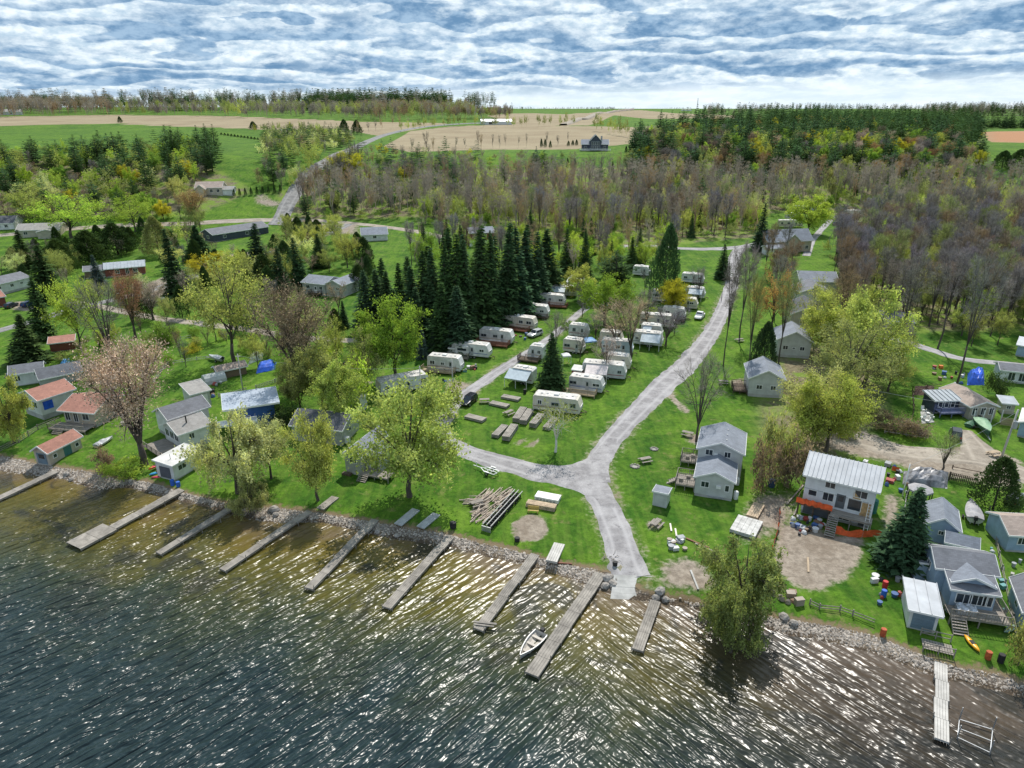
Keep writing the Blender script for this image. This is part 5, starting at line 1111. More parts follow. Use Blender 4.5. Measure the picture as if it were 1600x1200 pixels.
# cottages along the right of the lawn
r, L = house((1168, 619), (1222, 623), 8, 3.3, 1.7, LTGREY, SH_BLUE, 'light grey cottage with a small deck half hidden by the yellow-green trees', 'house', 'cottage', 'y', [('f', .3, 1.1, 1., .8), ('f', .7, 1.1, .9, .8)], z0=.6)
deck(r, -2.8, .6, -.05, 4.2, .8, 'fbl', DARKWOOD)
r, L = house((1212, 557), (1264, 561), 8, 3.6, 1.9, LTGREY, SH_BLUE, 'light grey cottage with two front windows beside the tall thin tree', 'house', 'cottage', 'y', [('f', .25, 1.3, 1., .85), ('f', .75, 1.3, .9, .8), ('f', .5, 1.5, .5, .3, dict(bars=0))], z0=.6)
house((1234, 514), (1292, 517), 10, 3.6, 2.2, BEIGE, SH_DARK, 'beige cottage with a dark roof second behind the light grey cottages', 'house', 'cottage', 'y', [('f', .3, 1.2, 1., .9), ('f', .75, 1.2, 1., .9)], z0=.4)
house((1246, 478), (1296, 480), 9, 3.4, 1.8, LTGREY, SH_GREY, 'small grey cottage with one lit gable window among the trunks', 'house', 'cottage', 'y', [('f', .3, 1.1, 1.1, .8)], z0=.4)
house((1248, 457), (1306, 459), 9, 3.2, 2.0, GREYSID, SH_BLUE, 'far grey cottage with a wide slate roof under the bare trees', 'house', 'cottage', 'x', [('f', .3, 1.1, 1.1, .8)], z0=.4)
def big_grey():
    loc, rz, L = frame((1198, 396), (1266, 393)); r = thing('grey_house', loc, 'large slate-roofed house with two chimneys at the end of the camp road', 'house', None, rz); D = 9
    volume(r, 0, 0, L, D, 4.2, 3.4, BEIGE, SH_BLUE, 'x', .5, .3); volume(r, L * .34, -2.0, L * .32, 3.2, 4.3, 2.4, BEIGE, SH_BLUE, 'y', .4, .35); volume(r, -2.2, -4.5, L * .36, 4.4, 2.4, .8, WHITESID, SH_BLUE, 'x', .4, .3)
    for u in (.15, .75, .9): opening(r, 'f', u, 1.2, 1.1, 1.2, L, D)
    opening(r, 'f', .5, 1.6, 1.0, 1.3, L * .32, 3.2, L * .34, -2.0); opening(r, 'f', .5, 1.0, 1.6, 1., L * .36, 4.4, -2.2, -4.5)
    for x in (L * .2, L * .8): MB().box(x - .35, D * .5 - .35, 5.2, x + .35, D * .5 + .35, 7.3).build('chimney', mat('dark_brick', (.07, .06, .06)), r)
big_grey()
# left-hand waterfront
r, L = house((69, 657), (121, 638), 6.2, 3.2, 1.2, WHITESID, SH_RED, 'white waterfront house with a red shingle roof and a blue boarded window', 'house', 'house', 'x', [('l', .3, 1.2, 1.4, 1.1), ('l', .7, 1.2, 1.4, 1.1)], z0=1.0, over=.5)
MB().box(.5, -.06, 1.9, 2.2, -.01, 3.5).build('blue_board', BLUETARP, r)
r, L = house((104, 664), (152, 668), 7.5, 2.6, 1.3, BEIGE, SH_RED, 'lower red-roofed wing house with a dark porch behind the pinkish tree', 'house', 'house', 'x', [('f', .12, .5, .9, 1.6), ('f', .38, .3, .8, 2.0), ('f', .7, .8, 1.2, 1.1)], z0=.6, over=.7)
deck(r, -1, -3, L, -.1, .6, 'fl', WOOD, (1.2, -3, 0, -1, 1.8))
r, L = house((80, 729), (129, 699), 3.0, 2.3, .95, BEIGE, SH_RED, 'little cream boathouse with a red shingle roof and teal doors on the shore', 'boathouse', 'boathouse', 'x', [('f', .18, .9, .6, .6, dict(bars=0)), ('f', .86, .9, .6, .6, dict(bars=0))], z0=.25, over=.35)
opening(r, 'f', .56, .3, 1.4, 1.8, L, 3., kind='door', frame=plain('teal_door', (.05, .16, .16)), pane=None); opening(r, 'l', .5, .3, 2.0, 1.9, L, 3., kind='door', frame=BLUEDOOR, pane=GLASS)
def grey_white():
    r, L = house((285, 707), (330, 690), 5.6, 2.7, 1.2, WHITESID, SH_LIGHT, 'white waterfront house with a pale grey roof, glazed front and wide deck', 'house', 'house', 'x', [('l', .2, 1.0, 1.2, 1.2), ('l', .5, 1.0, 1.2, 1.2), ('l', .8, 1.0, 1.2, 1.2), ('f', .4, 1.1, .8, .9)], z0=.8, over=.5)
    volume(r, 1.0, 5.65, L + 2, 5.0, 3.4, 1.3, WHITESID, SH_GREY, 'x', .4, .8); pipe(r, 2.2, 1.5, 4.6, 1.0, .12, 'stove_pipe', BLACK)
    deck(r, -3.8, -1.0, -.1, 6.0, .8, 'fl', WOOD)
grey_white()
r, L = house((303, 641), (331, 633), 5.0, 3.0, .6, LTGREY, SH_LIGHT, 'grey garage with a large white door behind the dark blue house', 'garage', 'garage', 'shed', z0=.2)
opening(r, 'f', .5, .25, L * .72, 2.4, L, 5., kind='door', frame=WHITE, pane=None)
r, L = house((274, 752), (318, 726), 3.6, 2.5, .25, WHITESID, FLATW, 'white flat-roofed boathouse at the root of the L-shaped dock', 'boathouse', 'boathouse', 'shed', [('f', .3, 1.2, 1.5, .8)], z0=.2, over=.3)
opening(r, 'l', .5, .25, 2.2, 1.9, L, 3.6, kind='door', frame=plain('charcoal_door', (.09, .095, .12)), pane=None); pipe(r, 1.2, 1.6, 2.9, .9, .06)
r, L = house((363, 675), (432, 663), 5.2, 4.2, .3, DKBLUE, mat('pale_blue_roof', (.34, .39, .46), .6, .15, .5), 'dark blue house with a flat pale grey overhanging roof', 'house', 'house', 'shed', [('f', .35, 1.2, 1.4, 1.0), ('l', .5, 1.4, 1.2, 1.0)], z0=.4, over=1.0, thick=.22)
deck(r, -2.2, -2.4, 4.4, -.05, 2.4, 'fl', WHITE)
r, L = house((458, 688), (536, 697), 6.5, 2.6, 1.5, GREYSID, SH_DARK, 'long grey cottage with a dark roof behind the slim lawn tree', 'house', 'cottage', 'x', [('r', .45, 1.2, .8, .7), ('f', .7, .8, 1.6, 1.4), ('f', .3, 1.0, 1.2, 1.)], z0=.4); MB().box(L + .05, .6, .2, L + .75, 1.4, 1.3).build('heat_pump', WPLAST, r)
r, L = house((541, 739), (566, 744), 8.0, 3.0, 1.1, GREYSID, SH_BLUE, 'small grey gabled cottage with wooden steps beside the large lawn tree', 'house', 'cottage', 'y', [('f', .5, 1.5, 1.15, 1.15)], z0=.6)
volume(r, L + .02, 1.6, 2.4, 3.0, 2.7, .7, GREYSID, SH_BLUE, 'x', .3, .6); opening(r, 'f', .35, .65, .8, 1.9, 2.4, 3.0, L, 1.6, kind='door', frame=WHITE, pane=GLASS); deck(r, L + .06, -.6, L + 5.0, 1.5, .8, 'r', WOOD, (L + .8, -.6, 0, -1, 1.5)); MB().box(-.3, -.8, 0, 1.2, -.1, .35).build('doorstep', DARKWOOD, r)
house((540, 641), (564, 645), 2.4, 2.4, .1, WHITESID, FLATW, 'small white storage hut beside the teal-roofed trailer', 'shed', 'storage_hut', 'shed', z0=.15, over=.08)
# inland, left
r, L = house((21, 605), (71, 597), 4.4, 2.6, 1.1, WHITESID, SH_GREY, 'white garage with a dark awning and paired window by the left gardens', 'garage', 'garage', 'x', [('l', .5, 1.9, 1.2, .7), ('f', .2, 1.0, .8, 1.)], z0=.2); MB().box(-1.2, .4, 2.0, -.02, 3.6, 2.12).build('awning', NAVY, r)
r, L = house((66, 607), (130, 592), 3.6, 2.0, 1.5, GREYSID, SH_GREY, 'dark grey barn-roofed shed behind the red-roofed house', 'shed', 'shed', 'x', [('l', .5, .8, .6, 1.2)], z0=.15)
house((80, 551), (118, 546), 3.4, 2.0, .5, REDSID, SH_RED, 'small red garden shed with a pale pinkish roof', 'shed', 'shed', 'shed', z0=.15)
house((0, 462), (50, 449), 8, 2.7, 1.3, WHITESID, SH_GREY, 'white bungalow with small square windows at the left edge', 'house', 'bungalow', 'x', [('f', .05, 1.2, .8, .7), ('f', .42, 1.1, 1., .8), ('f', .72, 1.3, .8, .5)], z0=.7)
house((-30, 486), (11, 478), 6, 2.6, 1.3, REDSID, SH_RED, 'red brick house cut by the left edge below the white bungalow', 'house', 'house', 'x', z0=.3)
r, L = house((166, 434), (228, 428), 9, 2.5, 1.2, REDSID, METALG, 'dark red bungalow with a long blue-grey metal roof and open porch', 'house', 'bungalow', 'x', [('f', .3, .8, 1.2, 1.3), ('f', .55, .3, .9, 2.0), ('f', .75, .8, 1.2, 1.2)], z0=.3, rib=1.0); volume(r, -6, 1, 5.9, 7, 2.2, 1., BROWNSID, SH_GREY, 'x', .4, .3)
r, L = house((28, 372), (95, 368), 10, 2.8, 2.0, BEIGE, SH_LIGHT, 'beige bungalow with a broad grey roof behind the dark evergreens', 'house', 'bungalow', 'x', [('f', .2, 1.0, 1.4, 1.1), ('f', .5, 1.0, 1.4, 1.1), ('f', .85, 1.0, 1.2, 1.1)], z0=.3); volume(r, L * .55, -4, L * .45, 3.95, 2.4, .8, BEIGE, SH_LIGHT, 'y', .3, .3)
house((-25, 361), (23, 358), 10, 2.8, 2.4, WHITESID, SH_DARK, 'white house with a steep dark roof at the left edge of the street', 'house', 'house', 'x', [('f', .5, 1.0, 1.4, 1.1), ('f', .75, 1., 1.2, 1.1)], z0=.3)
r, L = house((334, 379), (420, 364), 9, 2.8, 1.8, NAVY, SH_GREY, 'long dark bungalow with a grey roof beside the upper street', 'house', 'bungalow', 'x', [('l', .6, 1.0, 1.4, 1.1), ('f', .2, 1.0, 1.2, 1.1), ('f', .6, 1.0, 1.4, 1.1)], z0=.3)
r, L = house((306, 304), (348, 306), 9, 3.6, 2.4, BEIGE, SH_BROWN, 'large beige house with a brown roof on the hillside above the street', 'house', 'house', 'x', [('f', .1, 1.2, 1.2, 1.2), ('f', .3, 1.2, 1.2, 1.2), ('f', .6, 1.4, 1.2, 1.4), ('f', .85, 1.4, 1.2, 1.4)], z0=.4); volume(r, 1.0, -3.2, L * .34, 3.2, 3.4, 1.8, BEIGE, SH_BROWN, 'y', .4, .4); volume(r, L + .05, .5, 5, 6, 2.6, 1.2, WHITESID, SH_LIGHT, 'x', .4, .4)
r, L = house((734, 386), (772, 384), 8, 5.2, 1.6, REDSID, SH_BLUE, 'two-storey red and white house with a slate roof in front of the wood', 'house', 'house', 'x', [('f', .3, 3.4, 1.1, 1.1), ('f', .62, 3.4, 1.3, 1.2), ('f', .5, .8, 1.6, 1.4)], z0=.2); MB().box(-.03, -.04, .2, L + .03, -.008, 2.4).build('lower_wall', WHITE, r)
house((566, 378), (606, 376), 9, 2.5, 2.2, WHITESID, SH_BLUE, 'pale house with a bluish grey roof half hidden behind the thicket', 'house', 'house', 'x', [('f', .5, 1., 1.3, 1.)])
r, L = house((474, 459), (509, 463), 8.5, 2.8, 1.4, GREYSID, SH_BLUE, 'grey split-level house with white windows beside the dark spruces', 'house', 'house', 'x', [('f', .25, 1.1, 1.2, 1.0), ('f', .82, 1.1, 1.0, 1.0)], z0=.8); opening(r, 'f', .58, .8, .9, 2.0, L, 8.5, kind='door', frame=WHITE, pane=GLASS); volume(r, L + .02, .4, 5.8, 9, 2.9, 1.3, GREYSID, SH_BLUE, 'y', .4, .8); opening(r, 'f', .3, 2.0, .8, .9, 5.8, 9, L + .02, .4); opening(r, 'f', .72, 2.2, .9, .8, 5.8, 9, L + .02, .4); deck(r, L * .4, -1.8, L * .85, -.06, .8, 'flr', DARKWOOD)
def farmhouse():
    loc, rz, L = frame((909, 236), (950, 236)); r = thing('farmhouse', loc, 'dark blue farmhouse with a glazed central gable and white porch on the hill lawn', 'house', None, rz)
    volume(r, 0, 0, L, 9, 4.0, 2.6, NAVY, SH_BLUE, 'x', .6, .5); volume(r, L * .3, -1.8, L * .42, 9, 6.2, 3.6, NAVY, SH_DARK, 'y', .5, .5); deck(r, -1.5, -4, L + 1.5, -1.85, 1.0, 'f', WHITE, name='porch')
    for u in (.2, .4, .6, .8):
        opening(r, 'f', u, 1.2, 1.1, 2.0, L * .42, 9, L * .3, -1.8); opening(r, 'f', u, 4.0, 1.1, 2.0, L * .42, 9, L * .3, -1.8)
    for u in (.14, .86): opening(r, 'f', u, 1.6, 1.4, 1.4, L, 9)
    MB().box(L * .72, 4, 5, L * .78, 5, 9.5).build('chimney', CONC, r)
farmhouse()
house((-10, 180), (36, 179.5), 14, 5, 4, WHITESID, SH_LIGHT, 'white farm buildings with grey roofs on the skyline at the far left', 'barn', 'barn', 'x', [('f', .3, 1.5, 2.5, 2.), ('f', .6, 1.5, 2.5, 2.)])
house((752, 195), (800, 195), 12, 4, 2.5, plain('pale_sheeting', (.6, .63, .62)), METALG, 'long pale low barn beyond the brown field on the hill', 'barn', 'barn', 'x', [('f', .3, .5, 4, 2.5)])
house((1064, 173), (1078, 173), 14, 5, 3, WHITESID, SH_LIGHT, 'tiny white farm building on the far skyline beside the radio mast', 'barn', 'barn', 'x')
house((440, 213), (454, 213), 9, 3.5, 2.5, WHITESID, SH_BLUE, 'small pale house tucked among the trees left of the highway', 'house', 'house', 'x', [('f', .5, 1., 1.5, 1.2)])
# ------------------------------------------------------------------ camp trailers
TRW = mat('trailer_white', (.62, .62, .61), .4, .28, .6); TRC = mat('trailer_cream', (.58, .54, .46), .45, .12, .5); TRB = mat('trailer_blue_grey', (.42, .50, .56), .45, .12, .5)
ROOFW = mat('trailer_roof', (.52, .50, .47), .6, .35, 1.3); STRIPES = [plain('grey_stripe', (.22, .23, .27)), plain('brown_stripe', (.25, .15, .09)), plain('blue_stripe', (.08, .13, .3)), plain('maroon_stripe', (.25, .05, .06)), plain('tan_stripe', (.42, .34, .25))]; TRG = mat('trailer_pale_grey', (.50, .51, .51), .45, .25, .6); TYRE = BLACK; AWN = mat('awning_grey', (.40, .47, .52), .6, .15, 1.); AWNP = mat('awning_pale', (.62, .55, .54), .6, .15, 1.)
def wheel(parent, x, y, z, r=.33, wd=.22, axis='y', name='wheel'):
    d = Vector((0, wd / 2, 0)) if axis == 'y' else Vector((wd / 2, 0, 0)); c = Vector((x, y, z))
    o = MB().tube([c - d, c + d], r, 12).build(name, TYRE, parent); MB().tube([c - d * 1.06, c + d * 1.06], r * .55, 8).build('rim', STEEL, o); return o
def trailer(A, B, label, body=TRW, nose='r', dk=None, awn=None, D=2.5, hh=2.75, seed=0, slide=False, group='camp trailers on the grass', z0=.55, cat='trailer'):
    loc, rz, L = frame(A, B); rng = random.Random(seed + 50); STRIPE = rng.choice(STRIPES); body = body if body != TRW else rng.choice([TRW, TRW, TRG, TRC]); z0 = z0 + rng.uniform(-.1, .15); hh = hh + rng.uniform(-.2, .15); r = thing('camp_trailer', loc, label, cat, group, rz); x0, x1 = 0, L; c = .55
    prof = [(x0 + .1, z0), (x1 - .15, z0), (x1, z0 + .35), (x1, z0 + 1.2), (x1 - c, z0 + hh - .1), (x1 - c - .3, z0 + hh), (x0 + .3, z0 + hh), (x0 + .05, z0 + hh - .2), (x0, z0 + .4)]
    if nose == 'l': prof = [(L - x, z) for x, z in prof][::-1]
    m = MB(); m.loft([[(x, y, z) for x, z in prof] for y in (0, D)]); m.build('body', body, r)
    zt = z0 + hh; a0, a1 = (.35, L - c - .35) if nose == 'r' else (c + .35, L - .35)
    ro = MB(); ro.box(a0, -.03, zt - .06, a1, D + .03, zt + .05); ro = ro.build('roof', ROOFW, r)
    MB().box(a0 + (a1 - a0) * .45, D * .3, zt + .04, a0 + (a1 - a0) * .45 + .9, D * .7, zt + .33).build('air_conditioner', WPLAST, ro)
    for u in (.15, .3, .75, .9): 
        x = a0 + (a1 - a0) * (u + rng.uniform(-.04, .04)); MB().box(x - .18, D * .4, zt + .045, x + .18, D * .4 + .36, zt + .16).build('roof_vent', GREYP if rng.random() < .6 else WPLAST, ro)
    n = max(2, int(L / 2.3)); dpos = rng.choice([.35, .55, .7])
    for i in range(n):
        u = (i + .5) / n + rng.uniform(-.04, .04)
        if abs(u - dpos) * L < .9: continue
        opening(r, 'f', u, z0 + 1.15, rng.choice([.7, 1.0, 1.3]), rng.choice([.55, .75]), L, D, frame=GREYP if rng.random() < .5 else WHITE, bars=1)
    opening(r, 'f', dpos, z0 + .12, .68, 1.9, L, D, kind='door', frame=GREYP, pane=GLASS)
    opening(r, 'r' if nose == 'r' else 'l', .5, z0 + .95 if nose == 'r' else z0 + .95, 1.5, .3, L, D, bars=0)
    s = MB(); s.box(.12, -.015, z0 + .62, L * .96, -.004, z0 + .76); s.box(L * .1, -.015, z0 + .9, L * .55, -.004, z0 + .96); s.build('stripe', STRIPE, r)
    if slide:
        m = MB(); m.box(L * .12, -.55, z0 + .3, L * .48, -.002, z0 + hh - .5); sl = m.build('slide_out', body, r); g = MB(); g.box(L * .18, -.57, z0 + 1.2, L * .42, -.551, z0 + 1.75); g.build('window', GLASS, sl)
    for x in (L * .52, L * .52 + .8):
        for y in (.08, D - .08): wheel(r, x, y, .33)
    hx = L if nose == 'r' else 0; sg = 1 if nose == 'r' else -1
    m = MB(); m.bar((hx - sg * .2, .5, .5), (hx + sg * 1.0, D / 2, .5), .09); m.bar((hx - sg * .2, D - .5, .5), (hx + sg * 1.0, D / 2, .5), .09); m.tube([(hx + sg * .9, D / 2, -.05), (hx + sg * .9, D / 2, .6)], .05, 5); m.build('hitch', DARKWOOD, r)
    if dk: deck(r, L * dk[1], -dk[3], L * dk[2], -.62 if slide else -.06, .6, dk[4] if len(dk) > 4 else 'flr', dk[0])
    if awn:
        m = MB(); m.hexa([(L * awn[1], -awn[3], 1.95), (L * awn[2], -awn[3], 1.95), (L * awn[2], -.02, zt - .25), (L * awn[1], -.02, zt - .25), (L * awn[1], -awn[3], 2.03), (L * awn[2], -awn[3], 2.03), (L * awn[2], -.02, zt - .17), (L * awn[1], -.02, zt - .17)]); aw = m.build('awning', awn[0], r)
        p = MB()
        for x in (L * awn[1] + .05, L * (awn[1] + awn[2]) / 2, L * awn[2] - .05): p.box(x - .04, -awn[3] + .05, -.2, x + .04, -awn[3] + .13, 1.94)
        p.build('awning_posts', WPLAST, aw)
    return r, L
ROWL = 'camp trailers backed against the dark spruces'
trailer((668, 579), (720, 584), 'white trailer nearest the front of the spruce row, with a tan side deck', dk=(TANWOOD, -.1, .85, 1.6), seed=1, group=ROWL)
trailer((706, 557), (764, 563), 'white trailer with three tall windows, second of the row by the spruces', slide=True, seed=2, group=ROWL, dk=(GREYP and WOOD, -.05, .5, 1.8))
trailer((749, 535), (800, 540), 'white trailer with a dark swoosh and large reddish-brown deck, in the spruce row', dk=(REDWOOD, .0, .95, 2.6), seed=3, group=ROWL)
trailer((779, 511), (835, 518), 'white trailer behind the silver car, with a red-brown fenced patio', dk=(REDWOOD, .1, .9, 2.4), seed=4, group=ROWL, slide=True)
trailer((809, 494), (856, 498), 'long white trailer with a dark underside, just behind the one with the silver car', seed=5, group=ROWL, dk=(DARKWOOD, 0, 1, 1.2))
trailer((835, 477), (882, 480), 'white trailer with several small square windows and a red deck at its end', seed=6, group=ROWL, dk=(REDWOOD, .5, 1.1, 1.8))
trailer((859, 463), (900, 465), 'white trailer with a dark shaded awning, next to last of the spruce row', seed=7, group=ROWL, awn=(AWN, .05, .6, 2.2))
trailer((888, 448), (912, 450), 'grey-roofed trailer with a dark open pavilion at the far end of the spruce row', seed=8, group=ROWL, body=TRB, awn=(METALG, 0, .9, 3.2))
ROWR = 'camp trailers between the gravel path and the road'
trailer((832, 642), (906, 651), 'cream flat-roofed trailer standing behind the birch', TRC, seed=9, group=ROWR, D=2.8)
trailer((888, 611), (941, 618), 'white trailer with a tan timber deck beside the dark spruce', seed=10, group=ROWR, dk=(TANWOOD, -.1, .85, 2.2))
trailer((796, 598), (832, 604), 'white trailer with a pale blue-grey porch roof left of the dark spruce', seed=11, group=ROWR, awn=(AWN, .0, .95, 2.6), nose='l')
trailer((824, 561), (848, 564), 'short white trailer with a rough brown deck by the gravel path', seed=12, group=ROWR, dk=(DARKWOOD, -.4, .9, 2.6), nose='l')
trailer((879, 551), (910, 555), 'white trailer with a grey side stripe next to the blue canopy', seed=13, group=ROWR)
trailer((888, 527), (918, 530), 'white trailer at the path edge behind the thin grey tree', seed=14, group=ROWR)
trailer((909, 590), (977, 596), 'large white trailer with a dark pinkish awning under the bare tree', seed=15, group=ROWR, awn=(AWNP, .1, .6, 2.6), D=2.8)
trailer((939, 553), (988, 557), 'blue-grey trailer half hidden by the pinkish bare tree', TRB, seed=16, group=ROWR)
trailer((988, 540), (1034, 545), 'white trailer with blue covers and a dark porch near the camp road', seed=17, group=ROWR, awn=(AWN, .3, .95, 2.4))
trailer((998, 511), (1052, 515), 'long cream trailer behind the grey bare tree', TRC, seed=18, group=ROWR)
trailer((1040, 481), (1089, 485), 'cream trailer under the golden-lime tree by the parked pickup', TRC, seed=19, group=ROWR)
trailer((1070, 466), (1100, 469), 'white trailer with a dark awning beyond the parked pickup', seed=20, group=ROWR, awn=(AWN, .2, .9, 2.2))
trailer((1064, 442), (1099, 445), 'rounded white trailer behind the small mauve tree', seed=21, group=ROWR)
trailer((988, 431), (1014, 433), 'white trailer glimpsed behind the dark evergreens', seed=22, group=ROWR)
trailer((918, 478), (950, 481), 'white trailer mostly hidden by the leafy green tree', seed=23, group=ROWR)
trailer((596, 622), (673, 606), 'very long white trailer with a pale teal roof behind the lawn tree', TRW, seed=24, D=3.2, hh=2.6)
trailer((946, 577), (984, 581), 'cream trailer tucked behind the dark-awning trailer', TRC, seed=31, group=ROWR)
trailer((1000, 529), (1034, 532), 'pale grey trailer between the pinkish bare trees', TRG, seed=32, group=ROWR, awn=(AWN, .1, .5, 2.0))
trailer((936, 538), (972, 541), 'white trailer behind the blue canopy', seed=33, group=ROWR)
trailer((1034, 499), (1070, 502), 'white trailer one row in front of the parked pickup', seed=34, group=ROWR, dk=(DARKWOOD, .3, 1., 1.8))
trailer((1018, 472), (1048, 474), 'white trailer at the back beside the tall green pine', seed=35, group=ROWR)
FARG = 'trailers on the far lot behind the grey house'
trailer((1217, 356), (1254, 356), 'white trailer right behind the roof of the large grey house', seed=25, group=FARG)
trailer((1228, 344), (1252, 344), 'second white trailer behind the large grey house', seed=26, group=FARG)
trailer((1240, 332), (1275, 332), 'white trailer under the round yellow-green tree', seed=27, group=FARG)
trailer((1320, 339), (1348, 340), 'bright white trailer beyond the back drive', seed=28, group=FARG)
trailer((1326, 357), (1349, 358), 'white trailer among the trees right of the back drive', seed=29, group=FARG)
def canopy(px, py, w_, d, h, m, label, rz=0., name='canopy', peak=.5):
    p = P(px, py); r = thing(name, p, label, 'canopy', None, rz)
    t = MB(); c = (0, 0, h + peak)
    q = [(-w_ / 2, -d / 2, h), (w_ / 2, -d / 2, h), (w_ / 2, d / 2, h), (-w_ / 2, d / 2, h)]
    for i in range(4): t.poly([q[i], q[(i + 1) % 4], c])
    for i in range(4): a, b = q[i], q[(i + 1) % 4]; t.poly([a, b, (b[0], b[1], h - .3), (a[0], a[1], h - .3)])
    t.build('cover', m, r); k = MB()
    for a in q: k.box(a[0] - .04, a[1] - .04, -.2, a[0] + .04, a[1] + .04, h - .02)
    k.build('posts', WPLAST, r)
canopy(918, 545, 3.4, 3.2, 2.3, mat('faded_blue_canvas', (.12, .28, .5), .6, .2), 'blue canopy between camp trailers beside the pinkish tree', .3)
canopy(884, 568, 1.8, 1.8, 2.1, WPLAST, 'small white canopy behind the dark spruce', .2)
# ------------------------------------------------------------------ vehicles
def car(px, py, rz, L, W, Hh, paint, label, kind='suv', cat='car', name='parked_car', group=None):
    p = P(px, py); r = thing(name, p, label, cat, group, rz); hw = W / 2
    if kind == 'pickup': st = [(-.5, .55, .92, .92), (-.12, .35, .98, .98), (-.115, .35, .99, Hh), (.12, .35, .99, Hh), (.24, .35, .98, .98), (.44, .4, .92, .88), (.5, .5, .8, .62)]
    else: st = [(-.5, .5, .85, .85), (-.47, .35, .92, 1.0), (-.40, .33, .95, Hh * .97), (.05, .33, .98, Hh), (.20, .33, .98, 1.02), (.44, .36, .92, .86), (.5, .45, .82, .6)]
    b = MB(); rings = []
    for x, zl, ws, zt in st:
        sh = min(zt, .98); y = hw * ws; top = y * (.80 if zt > 1.1 else .93)
        rings.append([(x * L, -y, zl), (x * L, -y, sh * .75), (x * L, -y * .985, sh), (x * L, -top, zt - .04), (x * L, -top * .85, zt), (x * L, top * .85, zt), (x * L, top, zt - .04), (x * L, y * .985, sh), (x * L, y, sh * .75), (x * L, y, zl)])
    b.loft(rings); b.build('body', paint, r, smooth=False)
    g = MB(); x0, x1 = (-.10, .12) if kind == 'pickup' else (-.38, .08)
    for s in (-1, 1):
        for a, c in ((x0, (x0 + x1) / 2 - .01), ((x0 + x1) / 2 + .01, x1)):
            g.poly([(a * L, s * (hw * .972 + .012), 1.02), (c * L, s * (hw * .972 + .012), 1.02), (c * L, s * (hw * .83 + .012), Hh - .12), (a * L, s * (hw * .83 + .012), Hh - .12)][::s])
    g.poly([(L * (.222 if kind == 'pickup' else .195), -hw * .8, 1.045), (L * (.222 if kind == 'pickup' else .195), hw * .8, 1.045), (L * (.135 if kind == 'pickup' else .07), hw * .68, Hh - .03), (L * (.135 if kind == 'pickup' else .07), -hw * .68, Hh - .03)])
    xb, xt = (-.122, -.120) if kind == 'pickup' else (-.472, -.408)
    g.poly([(L * xb - .015, hw * .8, 1.06), (L * xb - .015, -hw * .8, 1.06), (L * xt - .02, -hw * .68, Hh - .12), (L * xt - .02, hw * .68, Hh - .12)])
    g.build('windows', GLASS, r)
    for x in (-.31, .31):
        for s in (-1, 1): wheel(r, x * L, s * (hw - .1), .34, .34, .24)
    for s in (-1, 1):
        MB().box(L * .475, s * hw * .6 - .16, .66, L * .497, s * hw * .6 + .16, .8).build('headlight', WPLAST, r); MB().box(-L * .502, s * hw * .72 - .1, .7, -L * .475, s * hw * .72 + .1, .95).build('taillight', plain('red_lens', (.4, .02, .02), .2), r)
    return r
PB = plain('black_paint', (.012, .013, .018), .15, spec=.6); PS = plain('silver_paint', (.5, .52, .54), .25, metal=.3); PW = plain('white_paint', (.75, .75, .75), .25); PD = plain('dark_blue_paint', (.02, .045, .14), .2); PG = plain('graphite_paint', (.05, .055, .06), .2)
def heading(A, B): a, b = P(*A), P(*B); return math.atan2(b.y - a.y, b.x - a.x)
car(733, 630, heading((727, 634), (742, 622)) + math.pi, 4.6, 1.85, 1.68, PB, 'black car parked on the grass beside the gravel path')
car(836, 525, heading((829, 526), (845, 520)) + math.pi, 4.6, 1.85, 1.65, PS, 'silver car parked by the red-brown patio in the spruce row')
car(1093, 497, heading((1088, 500), (1099, 488)) + math.pi, 5.0, 1.95, 1.8, PW, 'white pickup parked beside the camp road', 'pickup', 'truck', 'parked_pickup')
car(243, 472, heading((230, 474), (257, 470)) + math.pi, 5.3, 1.95, 1.8, PS, 'silver pickup parked on the drive beside the tall dark spruce', 'pickup', 'truck', 'parked_pickup')
car(46, 478, heading((34, 480), (54, 474)), 4.5, 1.8, 1.5, PD, 'dark blue car on the drive by the white bungalow')
car(18, 480, heading((14, 482), (24, 478)), 4.3, 1.8, 1.5, PG, 'grey car on the drive beside the red brick house')
car(1492, 683, heading((1492, 690), (1490, 672)), 4.2, 1.8, 1.8, PG, 'small dark jeep-like car parked in front of the porch house')
car(1584, 784, heading((1578, 790), (1590, 776)), 4.5, 1.8, 1.5, PG, 'dark green-grey car behind the round evergreen')
car(1308, 352, .3, 4.8, 1.9, 1.7, PG, 'dark car on the back drive among the trees')
car(882, 449, .8, 4.6, 1.8, 1.5, PW, 'white car beside the pavilion at the far end of the spruce row')
car(1320, 644, heading((1313, 645), (1328, 644)), 4.6, 1.85, 1.6, PS, 'silver car half hidden under the olive tree by the dirt road')
